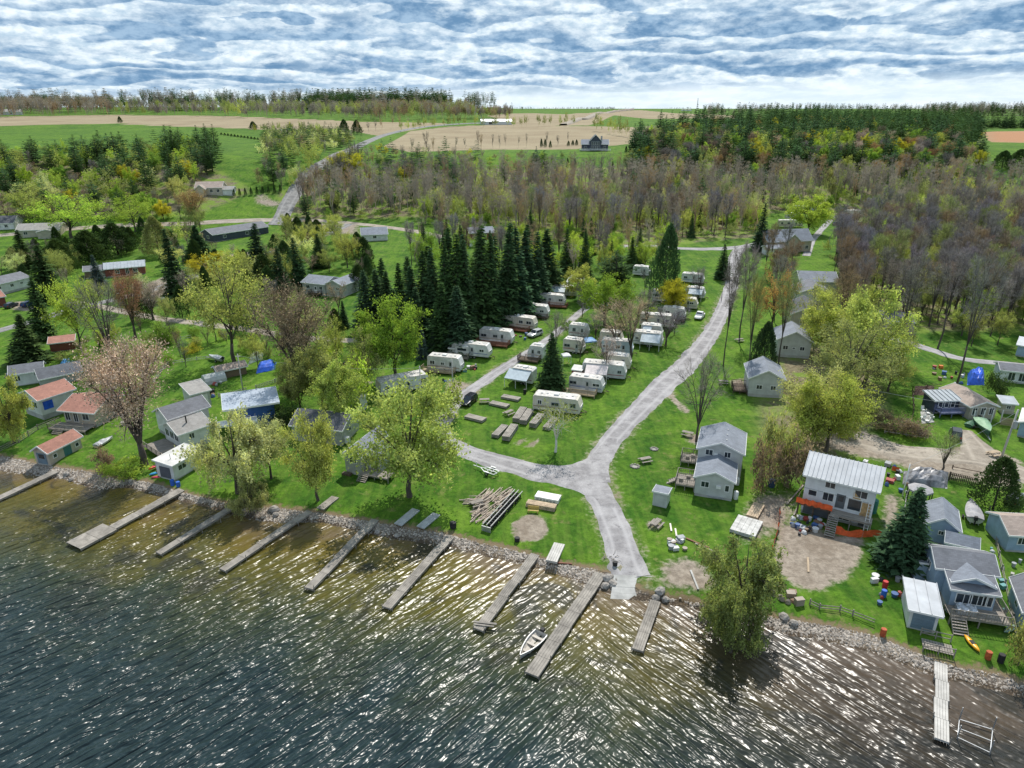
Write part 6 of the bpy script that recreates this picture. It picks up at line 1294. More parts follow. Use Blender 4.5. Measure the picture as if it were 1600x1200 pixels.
# ------------------------------------------------------------------ boats
def hull(L, W, h, n=9, transom=True):
    ri = []
    for i in range(n):
        t = i / (n - 1); k = (1 - t ** 2.6) * W / 2 if t < 1 else .02; k = max(k, .03); k *= (.9 + .1 * min(1, t * 4)); rise = h * .28 * t ** 2
        ri.append([(t * L, -k, h + rise), (t * L, -k * .92, h * .5 + rise * .7), (t * L, -k * .6, .12 + rise * .4), (t * L, 0, rise * .5), (t * L, k * .6, .12 + rise * .4), (t * L, k * .92, h * .5 + rise * .7), (t * L, k, h + rise)])
    return ri
def boat(loc, rz, L, W, h, m, label, cover=None, motor=True, seats=3, trailer_=False, name='boat', inside_=None, lift=0.):
    r = thing(name, loc, label, 'boat', None, rz); ri = hull(L, W, h); z = lift
    up = lambda R_, dz=0., s=1.: [[(x, y * s, zz + z + dz) for x, y, zz in q] for q in R_]
    b = MB(); b.loft(up(ri), closed=False, cap0=True, cap1=False); hu = b.build('hull', m, r)
    if cover:
        c = MB(); n = len(ri); rows = []
        for i, q in enumerate(ri):
            t = i / (n - 1); k = -q[0][1] * 1.03; zz = q[0][2] + z; pk = .45 * math.sin(math.pi * min(1, .15 + t)) * (1 + .25 * math.sin(i * 2.3)); 
            rows.append([(q[0][0], -k, zz - .12), (q[0][0], -k, zz + .03), (q[0][0], -k * .5, zz + pk * .7), (q[0][0], 0, zz + pk), (q[0][0], k * .5, zz + pk * .7), (q[0][0], k, zz + .03), (q[0][0], k, zz - .12)])
        c.loft(rows, closed=False); c.build('cover', cover, r)
    else:
        b2 = MB(); b2.loft([[(x + (.05 if i == 0 else 0), y * .93, zz + z + .05) for x, y, zz in q[1:-1]] for i, q in enumerate(ri[:-1])], closed=False, cap0=False); b2.build('liner', inside_ or m, r)
        g = MB(); 
        for s in (0, -1): 
            for q0, q1 in zip(ri[:-1], ri[1:]): a, c = Vector(q0[s]), Vector(q1[s]); g.bar(a + Vector((0, 0, z)), c + Vector((0, 0, z)), .09, .06)
        g.build('gunwale', m, r)
        for i in range(seats): 
            x = L * (.14 + .27 * i); k = W * .43 * (1 - (.14 + .27 * i) ** 2.6); MB().box(x, -k, z + h * .45, x + .32, k, z + h * .62).build('seat', inside_ or m, r)
    if motor:
        mo = MB(); mo.box(-.45, -.2, z + h * .8, -.02, .2, z + h * 1.45); mo.box(-.3, -.07, z - .1, -.12, .07, z + h * .8); mo.build('outboard_motor', BLACK, r)
    if trailer_:
        t = MB(); t.bar((-.2, -.5, .4), (L + 1.2, 0, .4), .09); t.bar((-.2, .5, .4), (L + 1.2, 0, .4), .09); t.bar((L * .3, -W * .5, .33), (L * .3, W * .5, .33), .09); t = t.build('trailer_frame', STEEL, r)
        for s in (-1, 1): wheel(t, L * .3, s * W * .52, .3, .3, .2)
    return r
def on(A, z=None): return Vector(Pz(*A, z)) if z is not None else P(*A)
d0 = Pz(852, 1000, 0); d1 = Pz(826, 1030, 0)
ALU = plain('aluminium_hull', (.55, .54, .52), .35, metal=.25)
boat(Vector(Pz(846, 993, .02)), math.atan2(d1[1] - d0[1], d1[0] - d0[0]) , 4.4, 1.75, .62, ALU, 'small open boat with seats moored against the longest dock', motor=True, inside_=plain('beige_liner', (.42, .38, .33)), lift=-.1)
GREENC = mat('dark_green_cover', (.05, .14, .08), .6, .2, 1., .3, 3); LGREEN = plain('pale_green_cover', (.22, .36, .22)); GREYC = mat('grey_boat_cover', (.33, .32, .33), .7, .2, 1.5, .5, 3)
boat(P(1528, 664), heading((1528, 664), (1549, 695)), 6.2, 2.3, .9, plain('green_hull', (.03, .1, .07)), 'green boat under a green cover on its trailer in front of the porch house', cover=LGREEN, trailer_=True, lift=.5)
boat(P(1521, 822), heading((1521, 822), (1512, 786)), 5.4, 2.2, .85, ALU, 'boat under a crumpled grey cover on the lawn beside the blue garage', cover=GREYC, trailer_=True, lift=.4)
boat(P(1512, 668), heading((1512, 668), (1524, 661)), 3.4, 1.5, .5, GREENC, 'small dark green boat lying beside the larger covered boat', cover=GREENC, motor=False, name='rowing_boat')
boat(P(348, 566), heading((348, 566), (326, 561)), 4.2, 1.6, .7, ALU, 'grey covered boat beside the utility pole in the gardens', cover=plain('pale_cover', (.4, .43, .46)), trailer_=True, lift=.3)
boat(P(150, 700), heading((131, 707), (146, 699)), 3.6, 1.4, .5, ALU, 'small grey boat upturned against the red-roofed boathouse', cover=GREYP, motor=False, name='rowing_boat')
def kayak(A, B, m, label, lift=.05):
    a, b = P(*A), P(*B); d = b - a; L = max(2.6, min(4.2, math.hypot(d.x, d.y))); r = thing('kayak', a + Vector((0, 0, lift)), label, 'kayak', None, math.atan2(d.y, d.x)); n = 9; ri = []
    for i in range(n): t = i / (n - 1); k = max(.02, .36 * math.sin(math.pi * t) ** .7); ri.append([(t * L, k * math.cos(q * .785), .18 + .17 * math.sin(q * .785) * (1 if k > .05 else .2)) for q in range(8)])
    MB().loft(ri).build('hull', m, r, smooth=True); MB().box(L * .4, -.2, .33, L * .62, .2, .365).build('cockpit', BLACK, r)
kayak((1506, 994), (1527, 1018), plain('orange_yellow_plastic', (.75, .36, .02), .35), 'orange-yellow kayak lying on the grass below the blue cottage deck')
kayak((233, 744), (250, 738), plain('sky_blue_plastic', (.05, .3, .55), .35), 'light blue kayak beside the flat-roofed boathouse')
kayak((233, 738), (249, 730), plain('red_plastic', (.55, .03, .04), .35), 'red kayak leaning by the flat-roofed boathouse', .35)
kayak((236, 748), (252, 744), plain('pink_red_plastic', (.5, .06, .1), .35), 'darker red kayak nearest the water by the flat-roofed boathouse', .02)
kayak((1568, 990), (1583, 982), plain('sage_plastic', (.2, .3, .25), .4), 'grey-green kayak lying beside the blue cottage deck')
def boat_trailer():
    a, b = P(740, 731), P(778, 744); d = b - a; L = math.hypot(d.x, d.y); r = thing('boat_trailer', a, 'empty pale boat trailer on the grass below the gravel path', 'trailer', None, math.atan2(d.y, d.x)); m = MB()
    z = .5; m.bar((0, 0, z), (L * .3, 0, z), .1)
    for s in (-1, 1): m.bar((L * .3, 0, z), (L * .55, s * .75, z), .1); m.bar((L * .55, s * .75, z), (L * .92, s * .75, z), .1); m.bar((L * .92, s * .75, z), (L, s * .3, z + .1), .1); m.bar((L * .5, s * .3, z + .25), (L * .98, s * .3, z + .25), .12, .08)
    for x in (.62, .78, .95): m.bar((L * x, -.75, z), (L * x, .75, z), .08)
    m.bar((L * .12, 0, z), (L * .12, 0, z + .8), .08); m.build('frame', WPLAST, r)
    for s in (-1, 1): wheel(r, L * .68, s * .95, .33); MB().box(L * .68 - .45, s * .95 - .14, .68, L * .68 + .45, s * .95 + .14, .73).build('mudguard', WPLAST, r)
boat_trailer()
# ------------------------------------------------------------------ docks
def dock(A, B, wd, label, group='docks reaching into the lake', zA=.5, zB=.62, head=None, m=None, post=True, seed=0, sec=2.9):
    a, b = Vector(Pz(*A, zA)), Vector(Pz(*B, zB)); b.z = max(zB, gz(b.x, b.y) + .12); d = b - a; L = d.length; rng = random.Random(seed)
    r = thing('dock', (a.x, a.y, 0), label, 'dock', group, math.atan2(d.y, d.x)); n = max(1, round(L / sec)); m = m or DOCKW; wd = wd * .88
    for i in range(n):
        s0, s1 = L * i / n, L * (i + 1) / n - .04; z0 = a.z + d.z * i / n; z1 = a.z + d.z * (i + 1) / n; q = MB(); wd_ = wd; w_ = wd / 2; off = rng.uniform(-.07, .07); k = 5
        for j in range(k): y0 = -w_ + wd * j / k; q.hexa([(s0, y0 + off, z0 - .05), (s1, y0 + off, z1 - .05), (s1, y0 + wd / k - .025 + off, z1 - .05), (s0, y0 + wd / k - .025 + off, z0 - .05)] + [(s0, y0 + off, z0 + rng.uniform(-.008, .012)), (s1, y0 + off, z1 + rng.uniform(-.008, .012)), (s1, y0 + wd / k - .025 + off, z1), (s0, y0 + wd / k - .025 + off, z0)])
        for y in (-w_ + .03, w_ - .03): q.bar((s0, y + off, z0 - .17), (s1, y + off, z1 - .17), .06, .22)
        for x, zz in ((s0 + .06, z0), (s1 - .06, z1), ((s0 + s1) / 2, (z0 + z1) / 2)): q.bar((x, -w_ + .07 + off, zz - .15), (x, w_ - .07 + off, zz - .15), .08, .18)
        q.build('dock_section', m, r)
    if post:
        for i in range(n + 1):
            for s in (-1, 1):
                x = min(L * i / n + .15, L - .1); g = float(zf(*(Vector((a.x, a.y)) + Vector((d.x, d.y)).normalized() * x))); ht = a.z + rng.choice([.1, .12, .35, .5]) if x < L * .8 else a.z + .05
                MB().tube([(x, s * (wd / 2 + .06), g - .4), (x + rng.uniform(-.04, .04), s * (wd / 2 + .08), ht)], .045, 6).build('post', WOOD, r)
    if head:
        hl, hw0, hw1 = head
        for j in range(2):
            q = MB(); x0, x1 = -hl + hl * j / 2, -hl + hl * (j + 1) / 2 - .05; k = 8
            for u in range(k): y0 = hw0 + (hw1 - hw0) * u / k; q.box(x0, y0, a.z - .04, x1, y0 + (hw1 - hw0) / k - .02, a.z + rng.uniform(.0, .012))
            q.box(x0, hw0, a.z - .3, x1, hw0 + .08, a.z - .045); q.box(x0, hw1 - .08, a.z - .3, x1, hw1, a.z - .045); q.build('dock_section', m, r)
            for y in (hw0 + .1, hw1 - .1): MB().tube([(x0 + .15, y, -2.2), (x0 + .15, y, a.z + .05)], .05, 6).build('post', WOOD, r)
    return r, L
dock((-12, 782), (88, 736), 1.5, 'grey dock cut by the left edge, below the red-roofed boathouse', seed=1)
dock((176, 824), (284, 766), 1.7, 'wide grey dock with a broad square head at its outer end', seed=2, head=(5.2, -1.0, 2.2), sec=3.4)
dock((247, 864), (392, 779), 1.25, 'narrow dock starting under the bushy willow, next after the square-headed dock', seed=3)
dock((347, 890), (484, 799), 1.3, 'narrow dock left of the slim lawn tree, its posts standing proud', seed=4)
dock((482, 919), (586, 813), 1.35, 'straight grey dock right of the slim lawn tree', seed=5)
dock((604, 949), (704, 837), 1.4, 'straight grey dock in line with the two short ramps on the grass', seed=6)
dock((747, 983), (836, 867), 1.4, 'grey dock with a loose cross board near its outer end', seed=7)
dock((830, 1053), (938, 895), 1.75, 'longest dock, with the open boat moored at its side', seed=8)
dock((996, 1015), (1024, 938), 1.4, 'short dock beside the boat ramp', seed=9)
dock((1472, 1156), (1471, 1036), 1.35, 'pale straight dock in front of the blue cottage', seed=10, m=mat('pale_dock', (.46, .44, .41), .8, .2, .9, .2, 6))
o = MB().bar(Vector(Pz(740, 971, .62)), Vector(Pz(776, 975, .62)), .28, .08).bar(Vector(Pz(740, 975, .6)), Vector(Pz(772, 979, .6)), .2, .08).build('loose_board', DOCKW); tag(o, 'pair of loose boards lying across the outer end of a dock', 'board')
def section(A, B, wd, label, m=None, h=.3, group=None, tiers=1, name='dock_section_stack', cat='dock section'):
    a, b = P(*A), P(*B); d = b - a; L = math.hypot(d.x, d.y); a = a.copy(); a.z = max(a.z, b.z, ((a + b) / 2).z) - .02; r = thing(name, a, label, cat, group, math.atan2(d.y, d.x)); m = m or DOCKW
    for t in range(tiers):
        q = MB(); zb = t * h; k = 5; ox = .06 * math.sin(t * 2.1)
        for j in range(k): y0 = -wd / 2 + wd * j / k; q.box(ox, y0, zb + h - .07, L + ox, y0 + wd / k - .03, zb + h - .005 + .01 * (j % 2))
        for y in (-wd / 2 + .04, wd / 2 - .04): q.bar((ox, y, zb + h * .45), (L + ox, y, zb + h * .45), .07, h * .55)
        for x in (.05, L * .33, L * .66, L - .05): q.bar((x + ox, -wd / 2 + .08, zb + h * .42), (x + ox, wd / 2 - .08, zb + h * .42), .08, h * .5)
        q.build('dock_section', m, r)
    return r
STK = 'stacked dock sections on the lawn behind the birch'
section((806, 661), (818, 642), 1.35, 'tall stack of grey dock sections, leftmost of the pair nearest the cream trailer', tiers=3, group=STK)
section((817, 664), (829, 645), 1.35, 'tall stack of grey dock sections, right-hand one of the pair nearest the cream trailer', tiers=3, group=STK)
section((832, 669), (846, 652), 1.35, 'stack of dock sections half under the birch branches', tiers=3, group=STK)
section((853, 673), (868, 656), 1.35, 'stack of dock sections hidden behind the birch branches', tiers=2, group=STK)
section((773, 685), (789, 668), 1.35, 'low stack of pale dock sections, farthest left on the lawn', tiers=2, group=STK)
section((790, 690), (804, 669), 1.4, 'long stack of dock sections standing nearest the gravel path bend', tiers=3, group=STK)
LOWG = 'flat dock sections lying on the lawn near the black car'
section((785, 621), (812, 626), 1.5, 'flat dock section on the lawn nearest the cream trailer', group=LOWG, h=.5)
section((767, 631), (794, 637), 1.5, 'flat dock section in the middle of the lawn near the black car', group=LOWG, h=.5)
section((729, 652), (757, 659), 1.6, 'flat dock section beside the gravel path below the black car', group=LOWG, h=.55)
section((501, 800), (524, 778), 1.3, 'pale dock section propped on the grass by the slim tree', h=.25)
section((622, 826), (650, 797), 1.3, 'grey ramp section lying on the bank, the left one of two', h=.2, m=mat('grey_ramp', (.36, .38, .39), .8, .2))
section((657, 830), (682, 804), 1.3, 'grey ramp section lying on the bank, the right one of two', h=.2, m=MATS['grey_ramp'])
section((861, 889), (874, 852), 1.5, 'pale dock section resting on the edge of the stony beach', h=.35, m=MATS['pale_dock'])
section((1159, 838), (1172, 814), 3.4, 'stack of grey white-painted boards beside the building site', tiers=2, m=mat('white_boards', (.48, .47, .45), .8, .3, 1.5), h=.25, name='board_stack', cat='boards')
section((1174, 811), (1186, 790), 1.6, 'narrow stack of weathered boards behind the grey board stack', m=TANWOOD, h=.4, name='board_stack', cat='boards')
# ------------------------------------------------------------------ things on the lawns
def picnic(px, py, rz, label, m=None, group='picnic tables on the lawns'):
    m = m or WOOD; r = thing('picnic_table', P(px, py), label, 'picnic table', group, rz)
    t = MB()
    for j in range(4): y = -.4 + j * .205; t.box(-.95, y, .72, .95, y + .18, .76)
    t.build('tabletop', m, r)
    for s in (-1, 1): MB().box(-.95, s * .72 - .13, .42, .95, s * .72 + .13, .46).build('bench', m, r)
    for x in (-.65, .65):
        l = MB(); 
        for s in (-1, 1): l.bar((x, s * .3, .72), (x, s * .72, 0), .05, .1)
        l.bar((x, -.72, .38), (x, .72, .38), .05, .1); l.build('leg', m, r)
picnic(1074, 681, -.5, 'picnic table in front of the bare dark tree by the cottage')
picnic(1008, 722, .35, 'picnic table on the open lawn beside the gravel road')
picnic(1025, 822, .9, 'picnic table on the worn patch near the boat ramp')
picnic(1155, 534, .3, 'picnic table under the tall forked tree')
picnic(1130, 600, -.2, 'pale picnic table at the path to the small deck')
picnic(795, 648, .8, 'picnic table among the dock sections on the lawn')
picnic(757, 629, .1, 'small picnic table beside the black car')
picnic(745, 790, .5, 'picnic table beside the heap of poles')
picnic(1552, 712, .3, 'tan wooden table beside the green covered boat', TANWOOD)
def ring(px, py, r_, label):
    r = thing('fire_ring', P(px, py), label, 'fire ring', 'fire rings on the lawn')
    for i in range(9): a = i * .698; o = link('stone', ROCKS[i % 4], r, (r_ * math.cos(a), r_ * math.sin(a), .08), a * 2); o.scale = (.24, .24, .2)
    MB().tube([(0, 0, .01), (0, 0, .03)], r_ * .8, 10).build('ashes', plain('ash', (.25, .24, .22)), r)
ring(1022, 702, .55, 'stone fire ring on the lawn above the roadside picnic table'); ring(992, 729, .65, 'pale stone fire ring below the roadside picnic table')
def pole(px, py, top, r_, m, label, arm=0., lean=0.):
    p = P(px, py); h = hgt(p, top); r = thing('utility_pole', p, label, 'utility pole'); MB().tube([(0, 0, -.5), (lean, 0, h)], [r_ * 1.15, r_ * .8], 8).build('shaft', m, r, smooth=True)
    if arm: MB().bar((lean - arm, 0, h - .5), (lean + arm, 0, h - .5), .12).build('crossarm', m, r)
    return p + Vector((lean, 0, h - .3)), r
GREYPOLE = mat('grey_pole', (.40, .39, .37), .8, .2)
t1, _ = pole(381, 618, 553, .13, GREYPOLE, 'thin pale utility pole between the gardens and the dark blue house', .5)
t2, _ = pole(660, 656, 572, .13, GREYPOLE, 'pale pole standing by the gravel path beside the lawn tree')
t3, r3 = pole(1562, 722, 640, .16, GREYPOLE, 'leaning utility pole with a grey transformer beside the dirt road', .0, .5)
MB().tube([(.4, -.4, 6.2), (.4, -.4, 7.4)], .34, 10).build('transformer', GREYP, r3)
t4, _ = pole(1410, 775, 725, .09, WHITE, 'white post beside the tarpaulin-covered heap')
t5, _ = pole(1127, 470, 455, .08, DARKWOOD, 'short marker post beside the camp road')
t6, _ = pole(708, 622, 560, .1, GREYPOLE, 'slender pole at the corner of the spruce row')
def wire(a, b, sag, label, m=None, r_=.018):
    n = 14; o = MB().tube([tuple(a + (b - a) * (i / n) - Vector((0, 0, sag * 4 * (i / n) * (1 - i / n)))) for i in range(n + 1)], r_, 4).build('overhead_wire', m or plain('pale_wire', (.5, .5, .5))); tag(o, label, 'wire', 'overhead wires')
wire(t1, t2, 1.2, 'thin overhead wire running from the garden pole to the pole by the gravel path'); wire(t3, t4, .5, 'overhead wire from the transformer pole to the white post')
wire(t3, P(1290, 655) + Vector((0, 0, 7.5)), .6, 'overhead wire from the transformer pole towards the yellow-green trees')
def barrel(px, py, m, label, h=.9, r_=.3, group=None):
    r = thing('barrel', P(px, py), label, 'barrel', group); MB().tube([(0, 0, 0), (0, 0, h * .33), (0, 0, h * .36), (0, 0, h * .66), (0, 0, h * .69), (0, 0, h)], [r_, r_, r_ * 1.06, r_, r_ * 1.06, r_], 12).build('drum', m, r); MB().tube([(0, 0, h), (0, 0, h + .03)], r_ * .92, 12).build('lid', m, r)
RUST = mat('rusty_orange', (.42, .09, .03), .7, .35, 3)
barrel(1379, 993, RUST, 'rusty orange barrel on the grass above the stony shore'); barrel(1543, 1029, RUST, 'rusty orange barrel at the shore below the blue cottage'); barrel(1563, 1034, BLACK, 'black barrel beside the rusty one below the blue cottage', .95, .32)
barrel(1382, 918, plain('red_drum', (.5, .03, .03)), 'red barrel in the scrap heap beside the boathouse'); barrel(1380, 932, plain('blue_drum', (.03, .12, .5)), 'blue barrel in the scrap heap beside the boathouse'); barrel(270, 758, plain('blue_drum', (.03, .12, .5)), 'blue barrel in front of the flat-roofed boathouse'); barrel(279, 760, plain('blue_drum', (.03, .12, .5)), 'lighter blue barrel at the corner of the flat-roofed boathouse', .8)
barrel(708, 824, BLACK, 'black round barbecue drum on the grass near the tyre row', .8, .45); barrel(820, 615, BLACK, 'small black bin on the grass behind the flat dock sections', .9); barrel(961, 883, BLACK, 'black tub beside the driftwood at the boat ramp', .5, .3); barrel(808, 845, BLACK, 'black tub at the edge of the sand patch', .5, .35)
barrel(1205, 760, plain('dark_blue_drum', (.03, .06, .12)), 'dark blue barrel in the scrub behind the cottage', 1.2, .5); barrel(1362, 800, plain('teal_drum', (.03, .16, .13)), 'teal green tank beside the ladder of the white house', 2.0, .6)
def poleheap(pix, n, L0, ang, label, seed):
    rng = random.Random(seed); q = PP(pix); c = sum(q, Vector()) / len(q); r = thing('pole_heap', c, label, 'poles')
    LG = mat('debarked_pole', (.46, .38, .31), .8, .35, 2.5)
    x0, x1 = min(p.x for p in q) - c.x, max(p.x for p in q) - c.x; y0, y1 = min(p.y for p in q) - c.y, max(p.y for p in q) - c.y
    for i in range(n):
        a = ang + rng.gauss(0, .13); L = L0 * rng.uniform(.6, 1.); m = Vector((rng.uniform(x0, x1), rng.uniform(y0, y1) * .6, .08 + rng.random() ** 1.5 * .55)); d = Vector((math.cos(a), math.sin(a), rng.uniform(-.05, .05))) * L / 2
        MB().tube([tuple(m - d), tuple(m + d)], [rng.uniform(.05, .11), rng.uniform(.04, .08)], 6).build('pole', LG, r)
poleheap([(750,788),(770,765),(792,772),(785,792)], 55, 4.2, 1.0, 'large heap of pale debarked poles on the lawn', 1); poleheap([(742,815),(760,795),(774,800),(765,814)], 30, 3.4, .95, 'smaller heap of pale poles nearer the shore', 2); poleheap([(712,790),(735,775),(745,782),(720,793)], 16, 2.2, .25, 'small pile of weathered timbers left of the pole heap', 3)
def tyres():
    a, b = P(762, 828), P(809, 775); d = b - a; L = math.hypot(d.x, d.y); r = thing('tyre_row', a, 'long row of black tyres lashed to timber rails on the lawn', 'tyres', None, math.atan2(d.y, d.x)); n = 16
    t = bpy.data.meshes.new('tyre'); m = MB(); K = 14
    for i in range(K):
        pass
    m.loft([[((.36 + .12 * math.cos(q * 1.047)) * math.cos(i * 6.2832 / K), .11 * math.sin(q * 1.047), (.36 + .12 * math.cos(q * 1.047)) * math.sin(i * 6.2832 / K)) for q in range(6)] for i in range(K + 1)], cap0=False, cap1=False); t = m.mesh('tyre', BLACK)
    for i in range(n):
        for s in (0, 1): o = link('tyre', t, r, (L * (i + .5) / n, -.3 + s * .55 + .05 * math.sin(i * 3), .45 + .05 * math.sin(i * 2 + s)), 1.2 + .3 * math.sin(i * 1.7 + s))
    for y, z in ((-.62, .9), (.62, .9), (0, .98)): MB().bar((-.3, y, z), (L + .3, y, z + .03), .12, .1).build('rail', GREYPOLE, r)
    MB().box(-.5, -.7, 0, -.4, .7, .8).build('end_board', STEEL, r)
tyres()
def box_table():
    a, b = P(835, 781), P(872, 788); d = b - a; L = math.hypot(d.x, d.y); r = thing('white_platform', a, 'long white box-like platform on the grass beside the plank pile', 'platform', None, math.atan2(d.y, d.x)); m = MB(); m.box(0, 0, .45, L, 1.7, .62); m.box(.02, .02, .02, L - .02, .08, .449); m.box(.02, 1.6, .02, L - .02, 1.68, .449); m.box(.02, .09, .02, .1, 1.59, .449); m.box(L - .1, .09, .02, L - .02, 1.59, .449); m.build('deck_box', WPLAST, r)
    for i in range(6): MB().box(.3 + i * (L - .6) / 6, -.02, .12, .3 + i * (L - .6) / 6 + .35, .015, .38).build('vent_hole', GREYP, r)
box_table()
section((823, 789), (868, 797), 1.2, 'pile of tan planks on the grass in front of the white platform', m=TANWOOD, h=.35, tiers=2, name='plank_pile', cat='planks')
def bench(px, py, rz, m, label):
    r = thing('bench', P(px, py), label, 'bench', None, rz); s = MB(); s.box(-.8, -.25, .42, .8, .25, .47); s.build('seat', m, r); b = MB(); b.box(-.8, .26, .5, .8, .31, .95); b.build('backrest', m, r)
    for x in (-.65, .65): MB().box(x - .05, -.22, 0, x + .05, .3, .419).build('leg', m, r)
bench(833, 801, -.15, plain('yellow_wood', (.5, .36, .10)), 'yellow wooden bench at the top of the sand patch')
for i, (A, B, lab) in enumerate([((1047, 819), (1049, 831), 'short pale plank lying on the grass near the boat ramp, the farther one'), ((1055, 827), (1057, 839), 'short pale plank lying on the grass near the boat ramp, the nearer one'), ((1072, 842), (1108, 857), 'long reddish pole lying on the grass right of the boat ramp'), ((1086, 850), (1114, 862), 'second long pole lying just below the reddish one'), ((1079, 892), (1091, 922), 'grey log lying on the brush patch beside the ramp'), ((868, 880), (894, 882), 'reddish timber on the edge of the beach'), ((1262, 872), (1263, 895), 'pale plank on the bare earth of the building site'), ((1240, 806), (1247, 792), 'leaning timber by the building site'), ((1256, 758), (1229, 790), 'long timber leaning from the white house into the scrub')]):
    a, b = P(*A), P(*B); o = MB().bar(a + Vector((0, 0, .12)), b + Vector((0, 0, .12 if i < 8 else .3)), .22, .1).build('plank' if i < 2 else 'timber', [TRC, TRC, REDWOOD, WOOD, GREYPOLE, REDWOOD, TANWOOD, WOOD, WOOD][i]); tag(o, lab, 'timber')
def driftwood():
    p = P(952, 872); r = thing('driftwood', p, 'bleached branching driftwood beside the boat ramp', 'driftwood'); rng = random.Random(2); m = MB()
    for i in range(9): a = rng.uniform(0, 6.28); q = Vector((rng.uniform(-.8, .8), rng.uniform(-1, 1), .1)); d = Vector((math.cos(a), math.sin(a) * 1.2, rng.uniform(.0, .3))) * rng.uniform(.4, .9); m.tube([tuple(q), tuple(q + d * .5 + Vector((.1, .1, .15))), tuple(q + d)], [.06, .04, .02], 5)
    m.build('branches', WOOD, r)
driftwood()
# fences
def fence(pix, label, h=1.0, board=.11, gap=.12, m=None, rails=2, pickets=True, name='fence', posts=2.4, world=None):
    pts = world or PP(pix); m = m or WOOD; r = thing(name, pts[0], label, 'fence'); o = r.location; k = 0
    pm = MB().box(-board / 2, -.012, .06, board / 2, .012, h).mesh('picket', m) if pickets else None
    for a, b in zip(pts[:-1], pts[1:]):
        d = b - a; L = math.hypot(d.x, d.y); rz = math.atan2(d.y, d.x); n = max(1, int(L / posts))
        for i in range(n): q = a + d * (i / n) - o; MB().box(-.06, -.06, -.3, .06, .06, h + .06).build('post', m, r).location = q
        for i in range(rails): z = h * (i + .7) / (rails + .3); MB().bar(a - o + Vector((0, 0, z)), b - o + Vector((0, 0, z)), .05, .1).build('rail', m, r)
        if pickets:
            c = int(L / (board + gap))
            for i in range(c):
                if k >= 280: break
                q = a + d * ((i + .5) / c) - o; link('picket', pm, r, q, rz); k += 1
    return r
fence([(1482, 750), (1524, 760)], 'dark wooden picket fence beside the tarpaulin heap', 1.4, .14, .08, DARKWOOD)
fence([(1563, 664), (1591, 668)], 'warm brown board fence below the small beige shed', 1.5, .15, .02, TANWOOD)
fence([(342, 621), (362, 618), (386, 611)], 'low pointed picket fence beside the dark blue house', .9, .12, .22, GREYPOLE); fence([(400, 608), (430, 598), (458, 585)], 'low pointed picket fence at the end of the garden with the tarpaulin', .9, .12, .22, GREYPOLE)
fence([(-10, 712), (30, 692), (60, 672), (88, 660)], 'grey rail fence along the left side of the boathouse lawn', 1.1, m=WOOD, rails=3, pickets=False); fence([(1265, 945), (1280, 952), (1312, 955), (1332, 962), (1366, 975)], 'low weathered rail fence above the stony shore on the building site', .8, m=WOOD, rails=2, pickets=False)
fence([(1425, 612), (1427, 640), (1425, 656)], 'thin dark fence along the garden beds', 1.1, m=DARKWOOD, rails=2, pickets=False); fence([(1425, 612), (1470, 606)], 'dark fence at the head of the garden beds', 1.1, m=DARKWOOD, rails=2, pickets=False)
fence([(1488, 732), (1540, 742)], 'low dark rail along the side road', .6, m=DARKWOOD, rails=1, pickets=False); fence([(1382, 676), (1450, 686)], 'single low rail in front of the brown hedge', .5, m=GREYPOLE, rails=1, pickets=False)
fence([(1545, 800), (1560, 870), (1575, 940), (1588, 1000)], 'pale post and rail fence beside the row of stones', .9, m=WOOD, rails=2, pickets=False); fence([(105, 572), (150, 568), (230, 545), (300, 528)], 'grey wire fence running across the left-hand gardens', 1.1, m=GREYPOLE, rails=2, pickets=False)
fence([(240, 598), (262, 570), (330, 560)], 'thin garden fence behind the pinkish tree', .9, m=GREYPOLE, rails=2, pickets=False); fence([(1415, 780), (1410, 820), (1400, 850)], 'leaning grey rail beside the dirt strip', .8, m=GREYPOLE, rails=2, pickets=False)
fence([(700, 690), (712, 660), (736, 640)], 'short fallen rail beside the gravel path', .25, m=GREYPOLE, rails=1, pickets=False) if False else None
fence([(390, 300), (440, 300)], 'line of dark pasture posts on the hillside lawn', 1.2, m=DARKWOOD, rails=1, pickets=False); fence([(100, 640), (130, 660)], 'porch rail in front of the red-roofed house', .9, m=WOOD, rails=2, pickets=False)
def snow_fence(pix, h, label, seed):
    pts = smooth_path(PP(pix), .5); o = pts[0].copy(); r = thing('safety_fence', o, label, 'safety fence'); rng = random.Random(seed); rows = []
    sag = [rng.uniform(-.35, .1) for _ in pts]
    for i, p in enumerate(pts): q = p - o; lean = rng.uniform(-.25, .25); rows.append([tuple(q + Vector((lean * t * 1.2 + .06 * rng.random(), lean * t, max(.03, (h + sag[i]) * t)))) for t in (0, .33, .66, 1)])
    MB().loft(rows, closed=False, cap0=False, cap1=False).build('mesh_sheet', ORANGE, r)
    for i in range(0, len(pts), 6): q = pts[i] - o; MB().tube([tuple(q - Vector((0, 0, .3))), tuple(q + Vector((.1, 0, h + .15)))], .03, 5).build('stake', GREYPOLE, r)
snow_fence([(1218, 800), (1214, 830), (1207, 860), (1200, 892)], 1.2, 'red-orange safety fence along the left side of the building site', 1); snow_fence([(1304, 834), (1335, 840), (1376, 838)], 1.2, 'sagging red-orange safety fence in front of the white house', 2); snow_fence([(1392, 735), (1404, 738)], 1.0, 'scrap of orange safety fence behind the white house', 3)
